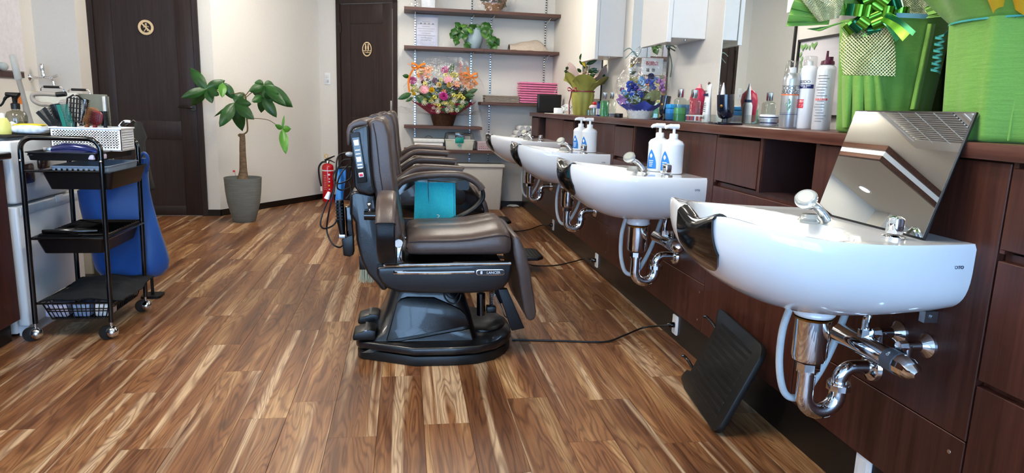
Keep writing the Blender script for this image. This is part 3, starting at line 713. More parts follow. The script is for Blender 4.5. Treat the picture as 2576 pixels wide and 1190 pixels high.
    for X, zs, zc_, ins in st:
        w = .25-ins; r = []
        zb = .455+ins*.6
        for yy, zz in ((-w+.02, zb), (-w+.006, zb+.004), (-w, zb+.018), (-w, (zb+zs)/2), (-w+.001, zs-.008), (-w+.006, zs), (-w+.016, zs+(zc_-zs)*.28), (-w+.05, zs+(zc_-zs)*.62), (-w+.11, zs+(zc_-zs)*.9), (-.07, zc_), (-.055, zc_-.004), (-.04, zc_), (.04, zc_), (.055, zc_-.004), (.07, zc_), (w-.11, zs+(zc_-zs)*.9), (w-.05, zs+(zc_-zs)*.62), (w-.016, zs+(zc_-zs)*.28), (w-.006, zs), (w-.001, zs-.008), (w, (zb+zs)/2), (w, zb+.018), (w-.006, zb+.004), (w-.02, zb)):
            r.append(Vector((X, CY+yy, zz)))
        rings.append(r)
    sc_ = MB().loft(rings).build('seat', M_LEATHER, t, smooth=70)
    for s_ in (-1, 1):
        MB().tube([(X, CY+s_*(.25-ins-.003), zs+.0005) for X, zs, z2, ins in st[1:-1]], .0028, 6).build('piping', mat('dark_brown_piping', '#3a2a28', .4), sc_)
    # leg rest
    lg = [(1289, 600), (1297, 592), (1308, 600), (1322, 630), (1334, 680), (1342, 735), (1350, 785), (1347, 802), (1336, 809), (1325, 803), (1318, 780), (1310, 735), (1303, 690), (1292, 640)]
    MB().prism(pz(lg, 2.69), 'Y', 2.69, 3.15, bev=.014, seg=3).build('leg_rest', M_LEATHER, t)
    for y in (2.705, 3.105):
        MB().prism(pz([(1253, 728), (1277, 728), (1320, 826), (1287, 833)], 2.705), 'Y', y, y+.03, bev=.003).build('leg_rest_bar', M_BAR, t)
    MB().cyl(P(1210, 738, Y=2.86), P(1210, 792, Y=2.86), .019, n=18).build('actuator', M_BLACKG, t)
    sp = []
    c0 = P(1238, 735, Y=2.86); c1 = P(1238, 768, Y=2.86)
    for k in range(81): a = 2*PI*10*k/80; sp.append(c0.lerp(c1, k/80)+Vector((.011*math.cos(a), .011*math.sin(a), 0)))
    MB().tube(sp, .0022, 6).build('spring', M_CHROME, t)
    mp = P(1235, 777, Y=2.86); MB().box(mp.x-.02, mp.x+.022, 2.84, 2.885, mp.z-.014, mp.z+.014, bev=.004).build('motor', M_BLACKP, t)
    MB().tube(smoothpath([P(1243, 735, Y=2.86), P(1258, 765, Y=2.86), P(1270, 795, Y=2.86), P(1282, 798, Y=2.86), P(1280, 780, Y=2.86)], 5), .003, 8).build('link_rod', M_CHROME, t)
    MB().tube(smoothpath([P(1116, 736, Y=2.76), P(1122, 752, Y=2.75), P(1138, 764, Y=2.745), P(1153, 758, Y=2.75), P(1160, 740, Y=2.76)], 6), .003, 8).tube(smoothpath([P(1119, 734, Y=2.76), P(1128, 746, Y=2.75), P(1142, 751, Y=2.75), P(1154, 738, Y=2.76)], 6), .0025, 8).build('wire_loop', M_CORD, t)
    # back
    bk = [(926, 306), (934, 299), (946, 295), (962, 299), (973, 310), (981, 340), (986, 390), (989, 430), (995, 475), (1002, 525), (1010, 570), (1013, 590), (1004, 604), (985, 606), (970, 590), (955, 540), (944, 495), (934, 440), (929, 370)]
    bb = MB().prism(pz(bk, 2.69), 'Y', 2.69, 3.15, bev=.020, seg=4).build('backrest', M_LEATHER, t)
    MB().tube([(q.x, 2.6885, q.z) for q in (P(a, b, Y=2.69) for a, b in ((938, 310), (945, 340), (950, 380), (955, 430), (963, 480), (975, 540)))], .0022, 6).build('side_seam', MATS['dark_brown_piping'], bb)
    sh = [(884, 330), (890, 322), (926, 313), (931, 400), (938, 465), (945, 486), (932, 492), (900, 482), (891, 470), (887, 400)]
    shl = MB().prism(pz(sh, 2.665), 'Y', 2.665, 3.175, bev=.012, seg=3).build('back_shell', M_VINYL, t)
    cpx = [(889, 334), (914, 331), (926, 456), (900, 461)]
    c4 = [P(a, b, Y=2.66) for a, b in cpx]; ux = (c4[1]-c4[0]).normalized(); uz = (c4[0]-c4[3]).normalized()
    FP = frame(c4[3], ux, uz); pw = (c4[1]-c4[0]).length; ph = (c4[0]-c4[3]).length
    cp = MB().box(0, pw, 0, ph, -.006, .006, bev=.003, m=FP).build('control_panel', M_BLACKP, shl)
    MB().box(pw*.18, pw*.86, ph*.30, ph*.90, .006, .0072, m=FP).build('switch_well', M_BLACKG, cp, smooth=0)
    for fy, hh, mm in ((.80, .022, M_CHROME), (.65, .005, M_WHITEP), (.575, .005, M_WHITEP), (.47, .020, M_CHROME), (.36, .006, M_WHITEP), (.30, .005, M_WHITEP)):
        MB().box(pw*.26, pw*.78, ph*fy-hh/2, ph*fy+hh/2, .007, .011, bev=.0015, seg=1, m=FP).build('switch', mm, cp)
    MB().box(pw*.24, pw*.74, ph*.115, ph*.205, .005, .0095, bev=.002, m=FP).build('switch_frame', M_WHITEP, cp)
    MB().box(pw*.32, pw*.66, ph*.135, ph*.185, .009, .012, bev=.002, m=FP).build('red_button', mat('red_button', '#d3232c', .35), cp)
    hd = [(871, 330), (876, 314), (888, 304), (908, 299), (926, 304), (926, 316), (905, 318), (890, 322), (884, 332), (882, 366), (873, 367)]
    MB().prism(pz(hd, 2.70), 'Y', 2.70, 3.14, bev=.008, seg=3).build('head_rest', M_LEATHER, t)
    lb = [(880, 486), (896, 480), (944, 490), (952, 540), (958, 600), (966, 660), (976, 728), (962, 734), (945, 712), (925, 690), (908, 655), (896, 605), (893, 560), (880, 540)]
    MB().prism(pz(lb, 2.70), 'Y', 2.70, 3.14, bev=.014, seg=3).build('back_housing', M_VINYL, t)
    # leather flap between back and seat, pivot
    def flap(u, v):
        q = smoothpath([P(a, b, Y=2.73) for a, b in ((1004, 560), (1013, 585), (1018, 600), (1010, 625), (1008, 645), (1016, 655), (1034, 660))], 5)
        p = q[int(round(u*(len(q)-1)))]; return (p.x, 2.70+.40*v, p.z)
    MB().sheet(flap, 30, 1, .004).build('flap', M_LEATHER, t, smooth=60)
    pv = P(1003, 611, Y=2.715); MB().cyl((pv.x, 2.70, pv.z), (pv.x, 2.72, pv.z), .017, n=20).build('pivot', M_WHITEP, t)
    MB().prism(pz([(999, 620), (1010, 618), (1012, 665), (998, 665)], 2.71), 'Y', 2.70, 2.715, bev=.002).build('pivot_arm', M_STEEL, t)
    # arms
    if swung:
        path = smoothpath([(-.045, .655), (-.015, .690), (.04, .711), (.10, .721), (.20, .727), (.27, .723), (.325, .702), (.362, .668), (.374, .632), (.366, .604), (.335, .568), (.29, .538), (.24, .514), (.18, .492)][0:1]+[] if False else [Vector((x, 0, z)) for x, z in [(-.045, .655), (-.015, .690), (.04, .711), (.10, .721), (.20, .727), (.27, .723), (.325, .702), (.362, .668), (.374, .632), (.366, .604), (.335, .568), (.29, .538), (.24, .514), (.18, .492)]], 4)
        cut = 29
        def band(path, half, th, mapf):
            rings = []
            for i, p in enumerate(path):
                d = (path[min(i+1, len(path)-1)]-path[max(i-1, 0)]).normalized(); nrm = Vector((-d.z, 0, d.x))
                sec = rrect(2*half, 2*th, min(th*.95, half*.9), 3)
                rings.append([mapf(p+nrm*b+Vector((0, a, 0))) for a, b in sec])
            return rings
        def farmap(q): return Vector((q.x, q.y+3.225, q.z))
        def nearmap(q): return Vector((-.062+q.y, 2.625-(q.x+.03), q.z))
        for mf, tagn in ((farmap, ''), (nearmap, '')):
            ar = thing_part = MB().loft(band(path[:cut+1], .034, .017, mf)).build('arm_pad', M_LEATHER, t, smooth=60)
            MB().loft(band(path[cut-1:], .031, .008, mf)).build('arm_bar', M_BAR, t, smooth=50)
        h0 = P(930, 540, Y=2.66); MB().cyl((h0.x-.02, 2.64, h0.z), (h0.x+.045, 2.64, h0.z), .018, n=18).build('arm_hinge', M_BLACKG, t)
        h1 = P(929, 515, Y=2.655); MB().ball(h1, .009).tube([h1, h1+Vector((.004, 0, -.03)), h0], .005, 8).build('hinge_lever', M_CHROME, t)
        MB().tube([P(1075, 455, Y=3.235), P(1148, 459, Y=3.235)], .0035, 8).build('towel_rail', M_CHROME, t)
        MB().prism(rrect(.058, .046, .012, 4, P(1165, 466, Y=3.23).x, P(1165, 466, Y=3.23).z), 'Y', 3.222, 3.232).build('rail_bracket', M_BLACKP, t)
    else:
        for s_ in (-1, 1):
            yy = CY+s_*.295
            path = smoothpath([Vector((x, yy, z)) for x, z in ((-.11, .555), (-.04, .61), (.04, .668), (.085, .684), (.13, .688), (.25, .684), (.322, .680), (.335, .677))], 4)
            rings = []
            for i, p in enumerate(path):
                d = (path[min(i+1, len(path)-1)]-path[max(i-1, 0)]).normalized(); nrm = Vector((-d.z, 0, d.x)); k = 1 if 0 < i < len(path)-1 else .75
                rings.append([p+nrm*b*k+Vector((0, a*k, 0)) for a, b in rrect(.082, .046, .018, 4)])
            MB().loft(rings).build('arm_pad', M_LEATHER, t, smooth=60)
            pl = MB().prism([(-.12, .43), (-.12, .53), (.07, .655), (.32, .650), (.37, .60), (.45, .50), (.47, .44), (.46, .40), (-.1, .40)], 'Y', yy-.022, yy+.022, bev=.008).build('side_panel', M_BLACKG, t)
            MB().prism([(-.02, .47), (-.02, .54), (.08, .61), (.29, .61), (.35, .55), (.36, .50), (.33, .475)], 'Y', yy-.0255, yy+.0255, bev=.002).build('panel_inlay', M_VINYL, pl)
            MB().tube([(-.1, yy-.03, .535), (.07, yy-.03, .660), (.31, yy-.03, .655)], .006, 8).tube([(-.1, yy+.03, .535), (.07, yy+.03, .660), (.31, yy+.03, .655)], .006, 8).build('arm_trim', M_CHROME, t)
        fp = MB().prism([(.70, CY-.12), (.72, CY-.15), (.84, CY-.15), (.88, CY-.11), (.88, CY+.11), (.84, CY+.15), (.72, CY+.15), (.70, CY+.12)], 'Z', .095, .117, bev=.005).build('foot_plate', M_RUBBER, t)
        for k in range(6): MB().box(.725+.024*k, .738+.024*k, CY-.12, CY+.12, .116, .1195).build('foot_rib', M_RUBBER, fp, smooth=0)
        MB().tube([(.50, CY-.13, .22), (.56, CY-.13, .12), (.72, CY-.13, .106)], .012, 10).tube([(.50, CY+.13, .22), (.56, CY+.13, .12), (.72, CY+.13, .106)], .012, 10).build('foot_bracket', M_BAR, t)
    return t
ch1 = barber_chair('nearest brown leather barber chair with one arm swung out', True)
ch2 = barber_chair('middle brown leather barber chair, partly hidden behind the nearest', False)
ROOT2 = ch2; ch2.location = (CX, CY+PITCHY, 0)
index_kids(); ch3 = copy_tree(ch2, (CX, CY+2*PITCHY, 0), 'farthest brown leather barber chair, behind the two others')
# power leads: chair base to the kickboard sockets
def socket(px_, y_, lab, cord):
    q = P(px_, y_, X=1.25); q = Vector((1.2515, q.y, q.z))
    t = thing('wall_socket', lab, 'socket', q, 'white sockets along the kickboard')
    MB().prism(rrect(.062, .092, .008, 4, q.y, q.z), 'X', 1.246, 1.252, bev=.002).build('cover_plate', M_WHITEP, t)
    MB().prism(rrect(.030, .052, .004, 3, q.y, q.z), 'X', 1.2445, 1.2465).build('insert', M_WHITELAC, t)
    return q
slabs = ['white socket on kickboard feeding the nearest chair', 'white socket on kickboard feeding the middle chair', 'white socket on kickboard feeding the farthest chair', 'white socket on kickboard at the bottom edge, below the nearest sink']
sq = [socket(1699, 817, slabs[0], 1), socket(1501, 655, slabs[1], 1), socket(1392, 566, slabs[2], 1), socket(2172, 1180, slabs[3], 0)]
ends = [[(1288, 855), (1330, 856), (1420, 858), (1520, 860), (1570, 848), (1620, 832)], [(1328, 663), (1345, 668), (1395, 668), (1440, 662), (1470, 657)], [(1283, 579), (1300, 582), (1330, 580), (1360, 572)]]
clabs = ['black power cord curving over the floor from the nearest chair', 'black power cord from the middle chair to its socket', 'thin black power cord from the farthest chair to its socket']
for q, pts, lab in zip(sq, ends, clabs):
    t = thing('power_cord', lab, 'power cord', q, 'chair power cords')
    path = [P(a, b, Z=.004) for a, b in pts]
    for k in range(len(path)):
        path[k].z = .0045+max(0, (k-len(path)+3))*.008
    path += [q+Vector((-.05, .0, -.003)), q+Vector((-.022, 0, 0))]
    MB().tube(smoothpath(path, 8), .0045, 8).build('lead', M_CORD, t)
    MB().tube([q+Vector((-.040, 0, -.002)), q+Vector((-.030, 0, 0)), q+Vector((-.008, 0, 0))], [.007, .012, .014], 10).build('plug', M_BLACKG, t)
# towel on the rail
tw = thing('hanging_towel', 'bright turquoise towel folded over the rail of the nearest chair', 'towel', P(1092, 500, Y=3.25))
a0 = P(1044, 460, Y=3.255); a1 = P(1140, 458, Y=3.255); zb = P(1095, 566, Y=3.255).z
def tws(u, v):
    z = a0.z+.006-(a0.z+.006-zb)*v; x = a0.x+(a1.x-a0.x)*u+(.012*(u-.5)*v)
    return (x, 3.250+.004*math.sin(u*9)+.003*math.sin(u*23)*v, z-.003*math.sin(u*5))
MB().sheet(tws, 24, 14, .006).build('fold', mat('turquoise_towel', '#27b4c4', .9, noise=.08, scale=120, bump=.5, bscale=300, sheen=.3), tw, smooth=60)
MB().sheet(lambda u, v: (tws(u, v)[0]+.01, 3.262+.003*math.sin(u*7), tws(u, v)[2]+.02*(v)), 16, 8, .005).build('fold', MATS['turquoise_towel'], tw, smooth=60)
st_ = MB()
for pts in ([(1078, 455), (1079, 490), (1083, 525), (1091, 547)], [(1105, 456), (1092, 470), (1088, 500), (1090, 530), (1094, 546)]):
    st_.ribbon(smoothpath([P(a, b, Y=3.244) for a, b in pts], 5), (.004, 0, 0), .001)
st_.build('strap', M_BLACKP, tw)
MB().tube(smoothpath([P(a, b, Y=3.243) for a, b in ((1090, 546), (1098, 540), (1105, 543), (1098, 549), (1088, 547))], 5), .002, 6).build('cord_loop', M_WHITEP, tw)
# clippers, cords and brush on the rear of the nearest chair
YH = 2.80
t = thing('hair_clipper', 'black corded hair clipper hanging behind the nearest chair', 'hair clipper', P(856, 560, Y=YH))
q = [P(a, b, Y=YH) for a, b in ((855, 503), (856, 530), (858, 560), (862, 590))]
MB().tube(q, [.018, .021, .020, .014], 16, flat=(1, .8)).build('body', M_BLACKP, t)
for k in range(6):
    p = P(853, 512+8*k, Y=YH-.018); MB().box(p.x-.014, p.x+.014, p.y-.003, p.y+.001, p.z-.002, p.z+.002).build('grip_rib', M_BLACKG, t, smooth=0)
MB().box(P(862, 588, Y=YH).x-.014, P(862, 588, Y=YH).x+.012, YH-.02, YH+.012, P(862, 598, Y=YH).z, P(862, 588, Y=YH).z, bev=.002).build('blade', M_STEEL, t)
t = thing('tool_holster', 'black plastic tool holster at the lower rear of the nearest chair', 'tool holder', P(872, 640, Y=YH+.02))
MB().prism(pz([(860, 600), (888, 590), (890, 640), (880, 646), (864, 643)], YH), 'Y', YH-.005, YH+.06, bev=.004).build('pocket', M_BLACKP, t)
MB().prism(pz([(868, 520), (884, 520), (890, 600), (872, 600)], YH+.03), 'Y', YH+.02, YH+.05, bev=.003).build('hanger', M_BLACKG, t)
t = thing('blue_towel', 'light blue cloth hanging behind the nearest chair among cords', 'towel', P(858, 500, Y=YH+.07))
MB().sheet(lambda u, v: P(868-22*u*(1-.3*v)+2*math.sin(v*9)-4*v, 425+135*v, Y=YH+.08+.01*math.sin(u*6+v*5)), 8, 18, .004).build('cloth', mat('sky_blue_cloth', '#3a86c8', .8, noise=.1, sheen=.2), t, smooth=60)
t = thing('clipper_cord', 'tangled black electric cords behind the nearest chair back', 'cord', P(845, 620, Y=YH))
for r_, pts in ((.0035, [(885, 385), (862, 386), (848, 400), (845, 440), (838, 480), (818, 520), (806, 560), (815, 575), (840, 565), (852, 540), (858, 505)]), (.0035, [(862, 592), (866, 610), (855, 622), (838, 615), (826, 595), (822, 570), (830, 520), (842, 470), (848, 430), (862, 405), (884, 400)]), (.003, [(885, 420), (850, 424), (838, 445), (850, 462), (880, 450), (884, 430)]), (.003, [(886, 400), (878, 450), (884, 480), (870, 500)]), (.003, [(884, 470), (860, 478), (848, 470), (856, 440), (876, 415)])):
    MB().tube(smoothpath([P(a, b, Y=YH-.01+.02*math.sin(i*1.7)) for i, (a, b) in enumerate(pts)], 6), r_, 8).build('lead', M_CORD, t)
pl_ = [P(828, 483, Y=YH-.02), P(822, 500, Y=YH-.02)]
MB().tube(pl_, [.006, .011], 10).build('white_plug', M_WHITEP, t)
pc = P(880, 388, Y=YH-.02); MB().ball(pc, .014, 10, (1.3, 1, .7)).build('grey_plug', mat('grey_plastic', '#a4a8ab', .35), t)
t = thing('hand_broom', 'straw hand broom hanging low behind the nearest chair seat', 'broom', P(925, 705, Y=3.0))
for k in range(46):
    u = k/45; a = P(908+34*u, 672, Y=2.98+.03*math.sin(k*2.1)); b = P(905+42*u+3*math.sin(k*5), 706+6*math.sin(k*3.3), Y=2.98+.03*math.sin(k*2.1))
    MB().tube([a, b], [.0022, .0016], 5).build('straw', mat('pale_straw', '#b9b79a', .7), t)
MB().box(P(905, 668, Y=2.98).x, P(945, 668, Y=2.98).x, 2.95, 3.01, P(920, 675, Y=2.98).z, P(920, 640, Y=2.98).z, bev=.004).build('ferrule', M_BLACKP, t)
# ================================================================== LEFT SIDE
# built-in counter at the left edge
t = thing('base_counter', 'dark wood base cabinet with black worktop at the left edge', 'cabinet', (-1.9, 1.5, 0))
MB().box(-2.25, -1.665, .2, 3.06, 0, .09).build('plinth', M_BLACKBASE, t, smooth=0)
MB().box(-2.25, -1.632, .2, 3.075, .09, .775, bev=.001, seg=1).build('carcass', M_CAB, t, smooth=0)
MB().box(-2.27, -1.60, .2, 3.085, .777, .808, bev=.008, seg=3).build('worktop', M_BLACKG, t)
# small two-door refrigerator
M_FRIDGE = mat('white_enamel', '#dfe3e6', .3, noise=.01, coat=.2)
fx = -1.615
t = thing('refrigerator', 'small white two-door refrigerator behind the black trolley', 'refrigerator', (-1.9, 3.38, 0))
MB().box(-2.2, fx-.05, 3.105, 3.66, .012, .858, bev=.006).build('cabinet', M_FRIDGE, t)
zsp = P(60, 513, X=fx).z
dr = MB().box(fx-.046, fx, 3.105, 3.66, zsp+.006, .848, bev=.010, seg=3).build('freezer_door', M_FRIDGE, t)
dl = MB().box(fx-.046, fx, 3.105, 3.66, .045, zsp-.006, bev=.010, seg=3).build('door', M_FRIDGE, t)
MB().box(fx-.05, fx-.012, 3.12, 3.65, .0, .045).build('kick_grille', M_FRIDGE, t, smooth=0)
MB().box(fx-.004, fx+.003, 3.13, 3.655, zsp-.048, zsp-.012, bev=.003).build('door_grip', mat('pale_blue_grey', '#c3cdd6', .35), dl)
q = P(150, 498, X=fx+.003); MB().box(fx+.001, fx+.0045, q.y-.035, q.y+.03, q.z-.016, q.z+.016, bev=.001).build('label_tape', M_WHITEP, dl)
q = P(70, 436, X=fx+.01); MB().prism(rrect(.085, .085, .018, 4, q.y, q.z), 'X', fx, fx+.018, bev=.004).build('suction_hook', mat('dark_brown_gloss', '#2a1410', .2, coat=.4), dr)
q = P(112, 410, X=fx+.01); MB().prism(rrect(.09, .05, .014, 4, q.y, q.z), 'X', fx, fx+.014, bev=.004).build('magnet_clip', MATS['dark_brown_gloss'], dr)
MB().box(-2.17, -1.63, 3.12, 3.655, .858, .866, bev=.002).build('top_mat', mat('black_mat', '#131314', .8, bump=.4), t)
FZ = .8665
# things on the refrigerator
def lathe_thing(name, label, cat, loc, parts, group=None, tilt=None, rz=0):
    t = thing(name, label, cat, loc, group)
    M = Matrix.Translation(Vector(loc)) @ Matrix.Rotation(rz, 4, 'Z')
    if tilt: M = M @ Matrix.Rotation(tilt[0], 4, 'X') @ Matrix.Rotation(tilt[1], 4, 'Y')
    for nm, prof, m, *rest in parts:
        n = rest[0] if rest else 28
        MB().lathe(prof, (0, 0, 0), n, m=M).build(nm, m, t, smooth=50)
    return t, M
q = P(44, 320, Z=FZ); q = Vector((-1.80, 3.47, FZ)); q = Vector((P(44, 316, Y=3.47).x, 3.47, FZ))
t, M = lathe_thing('spray_bottle', 'clear spray bottle with black trigger on the refrigerator', 'spray bottle', q, [('body', [(0, 0), (.040, 0), (.043, .006), (.043, .075), (.036, .092), (.017, .1), (.016, .108), (0, .108)], clear('smoky_plastic', '#cfcfc6', .1, .1)), ('liquid', [(0, .003), (.039, .004), (.040, .05), (0, .05)], clear('pale_liquid', '#e2e4da', .02, .2)), ('collar', [(0, .106), (.018, .106), (.018, .13), (.012, .134), (0, .134)], M_BLACKP)])
MB().tube([M @ Vector(p) for p in ((0, 0, .13), (0, 0, .155), (.018, 0, .168), (-.035, 0, .172))], [.010, .012, .014, .009], 12).build('sprayer_head', M_BLACKP, t)
MB().tube(smoothpath([M @ Vector(p) for p in ((-.022, 0, .165), (-.038, 0, .155), (-.052, 0, .130), (-.064, 0, .118))], 4), [.007]*6+[.005]*7, 8).build('trigger', M_BLACKP, t)
MB().prism([(-.022, .010), (.025, .010), (.025, .04), (.0, .052), (-.02, .042)], 'Y', -.0455, -.0435, m=M).build('label', M_WHITEP, t, smooth=0)
q = Vector((P(75, 322, Y=3.36).x, 3.36, FZ))
t = thing('wet_wipes_pack', 'white and blue wipes pack with yellow top on the refrigerator', 'wipes', q)
def pack(cx, cy, z, L, W, H, rz=0):
    M = Matrix.Translation((cx, cy, z)) @ Matrix.Rotation(rz, 4, 'Z')
    def fn(u, v):
        a = 2*PI*u; e = math.sin(PI*min(max(v, .0), 1))**.35
        x = (v-.5)*L; c, s_ = math.cos(a), math.sin(a)
        return M @ Vector((x, W/2*(abs(c)**.6)*(1 if c > 0 else -1)*(.85+.15*e), H/2+H/2*(abs(s_)**.6)*(1 if s_ > 0 else -1)*e))
    return MB().sheet(fn, 24, 12)
pack(q.x, q.y, FZ, .17, .10, .042, .1).build('packet', mat('white_blue_film', '#d9e2ea', .3, noise=.25, scale=60, coat=.3), t, smooth=60)
pack(q.x, q.y+.005, FZ+.034, .12, .07, .012, .1).build('flap_label', mat('yellow_print', '#e6cf1e', .4), t, smooth=60)
q = Vector((P(8, 330, Y=3.30).x, 3.30, FZ))
lathe_thing('yellow_bottle', 'yellow capped cleaner bottle at left picture edge on the refrigerator', 'bottle', q, [('body', [(0, 0), (.030, 0), (.032, .01), (.030, .045), (.018, .07), (0, .072)], mat('pale_yellow_plastic', '#d8d67a', .35)), ('cap', [(0, .07), (.012, .07), (.012, .09), (0, .092)], M_WHITEP)])
q = Vector((P(105, 325, Y=3.52).x, 3.52, FZ)); t = tag(MB().box(-.10, .10, -.035, .035, 0, .024, bev=.008, m=Matrix.Translation(q) @ Matrix.Rotation(-.2, 4, 'Z')).build('cream_sponge', mat('cream_foam', '#d9d2b8', .85, bump=.5), origin=q), 'flat cream coloured sponge lying behind the wipes pack', 'sponge')
q = Vector((P(52, 316, Y=3.56).x, 3.55, FZ)); t = tag(MB().sheet(lambda u, v: (q.x-.03+.06*u, q.y+.01*math.sin(u*8), q.z+.0005+.05*v*(1-.5*abs(u-.5))+.008*math.sin(u*11)*v), 10, 6, .002).build('paper_tissue', mat('tissue_white', '#f2f2f0', .9), origin=q), 'crumpled white tissue beside the spray bottle', 'tissue')
# broom pole leaning in the corner
a = P(31, 137, Y=4.08); b = Vector((P(85, 330, Y=4.08).x+.14, 4.08, 0.005)); mid = P(46, 198, Y=4.08)
t = thing('mop', 'grey mop handle leaning against the left wall', 'mop', b)
MB().tube([b, mid], .0125, 12).build('pole', mat('grey_beige_pole', '#8f8a82', .4), t)
MB().tube([mid+(a-mid)*-.05, mid, a+(mid-a)*.06, a], [.0135, .0175, .0165, .011], 14).build('grip', mat('pale_grey_grip', '#a9aaa5', .45), t)
MB().box(b.x-.15, b.x+.15, b.y-.05, b.y+.05, 0, .03, bev=.008).build('mop_head', M_BLACKP, t)
dq = P(60, 262, Y=4.45); t = thing('duster', 'orange duster head on a thin stick behind the spray bottle', 'duster', (dq.x, 4.45, 0))
MB().tube([P(58, 236, Y=4.45), dq], [.03, .026], 12).build('duster_head', mat('orange_plush', '#d9752c', .8, bump=1), t)
MB().tube([(dq.x, 4.45, .002), dq], .008, 8).build('stick', MATS['grey_beige_pole'], t)
# folded panels with carrying handles
M_PANEL = mat('ivory_laminate', '#cfcabb', .35, noise=.03)
t = thing('folded_table', 'folded ivory and grey-green panels with two black-grip handles', 'folding table', (-1.87, 4.25, 0))
xa = P(64, 240, Y=4.23).x; xm = P(196, 240, Y=4.23).x; xb = P(262, 240, Y=4.23).x; zt = P(150, 232, Y=4.23).z
MB().box(xa, xm, 4.22, 4.245, 0, zt, bev=.003).build('ivory_panel', M_PANEL, t)
MB().box(xm-.02, xb, 4.25, 4.275, 0, zt-.005, bev=.003).build('grey_panel', mat('grey_green_laminate', '#6f7263', .35), t)
MB().box(xb-.012, xb+.006, 4.225, 4.28, 0, zt-.015, bev=.002).build('metal_edge', M_STEEL, t)
for (x0, x1, y) in ((103, 160, 4.233), (172, 226, 4.262)):
    p0 = P(x0, 233, Y=y); p1 = P(x1, 233, Y=y); z1 = P(x0, 218, Y=y).z if x0 < 150 else P(x0, 225, Y=y).z
    hb = MB().tube([(p0.x, y, zt-.01), (p0.x, y, z1-.01), (p0.x+.008, y, z1), (p1.x-.008, y, z1), (p1.x, y, z1-.01), (p1.x, y, zt-.01)], .004, 8).build('handle', M_CHROME, t)
    MB().tube([(p0.x+.018, y, z1), (p1.x-.018, y, z1)], .007, 10).build('grip', M_RUBBER, hb)
# wall tap, towel rail, white board on the left wall
q = Vector((WL, P(76, 195, X=WL).y, P(76, 195, X=WL).z)); t = thing('wall_tap', 'chrome water tap on the left wall above the folded panels', 'tap', q)
MB().lathe([(0, 0), (.032, 0), (.026, .01), (.012, .016), (0, .016)], (0, 0, 0), 22, m=frame(q, (0, 1, 0), (0, 0, 1))).build('flange', M_CHROME, t)
MB().tube([q, q+Vector((.10, 0, 0)), q+Vector((.145, 0, -.003))], [.012, .012, .017], 14).build('body', M_CHROME, t)
MB().tube(smoothpath([q+Vector((.10, 0, 0)), q+Vector((.095, 0, .045)), q+Vector((.09, 0, .085)), q+Vector((.088, 0, .11))], 3), [.014, .017, .016, .014, .015, .017, .018, .017, .016, .012], 14).build('bonnet', M_CHROME, t)
MB().tube(smoothpath([q+Vector((.14, 0, 0)), q+Vector((.165, -.01, -.02)), q+Vector((.175, -.01, -.055))], 4), [.014]*4+[.012]*5, 12).tube([q+Vector((.14, 0, 0)), q+Vector((.20, -.005, .022))], [.010, .013], 10).build('spout', M_CHROME, t)
p0 = P(60, 190, X=WL+.02); t = thing('wall_rail', 'dark brown wooden rail on the left wall with cloth', 'rail', (WL, 5.6, p0.z))
MB().box(WL, WL+.025, 4.9, p0.y, p0.z-.02, p0.z+.022, bev=.002).build('board', M_CAB, t)
t = thing('white_board', 'brown-edged white board on the left wall above the rail', 'board', (WL, 5.3, p0.z+.03))
p1 = P(53, 60, X=WL+.012)
MB().box(WL, WL+.012, 5.47, p1.y, p0.z+.03, 1.95).build('panel', mat('lilac_white_board', '#e3e0e4', .5), t, smooth=0)
MB().box(WL, WL+.02, 5.44, 5.47, p0.z+.025, 1.97).build('edge_strip', M_CAB, t, smooth=0)
q = P(8, 180, X=WL+.03); t = tag(MB().ball((q.x, q.y, p0.z+.022+.032), .04, 12, (.8, 1.3, .8)).build('grey_cloth', mat('grey_blue_cloth', '#aab6b8', .9, bump=.8), origin=(q.x, q.y, p0.z+.022)), 'folded grey-blue cloth resting on the wooden wall rail', 'cloth')
# ================================================================== TROLLEY
t = TR = thing('salon_trolley', 'black tubular salon trolley with trays on chrome ball casters', 'trolley', (-1.41, 3.26, 0))
XL, XR2, Y0, Y1 = -1.556, -1.252, 3.062, 3.465
for y in (Y0, Y1):
    zt = P(160, 348, Y=Y0).z if y == Y0 else P(300, 345, Y=Y1).z
    pth = [(XL-.012, y, .075), (XL, y, zt-.055)]+[(p.x, y, p.z) for p in arc((XL+.05, y, zt-.05), .05, 180, 90, 6)][0:]+[(p.x, y, p.z) for p in arc((XR2-.05, y, zt-.05), .05, 90, 0, 6)]+[(XR2, y, zt-.055), (XR2-.014, y, .075)]
    MB().tube(pth, .0105, 12).build('hoop', M_BLACKG, t)
for (x, y) in ((XL-.014, Y0), (XR2-.016, Y0), (XL-.014, Y1), (XR2-.016, Y1)):
    c = MB().cyl((x, y, .078), (x, y, .05), .006, n=10).build('caster_stem', M_CHROME, t)
    MB().ball((x+.004, y-.004, .031), .026, 16).build('caster_ball', M_CHROME, c)
    MB().lathe([(.012, -.005), (.031, -.005), (.031, .005), (.012, .005)], (0, 0, 0), 24, m=frame((x-.014, y-.012, .0315), (.6, -.8, 0), (0, 0, 1)) @ Matrix.Rotation(PI/2, 4, 'Y') @ Matrix.Rotation(.0, 4, 'Z')).build('caster_ring', M_RUBBER, c)
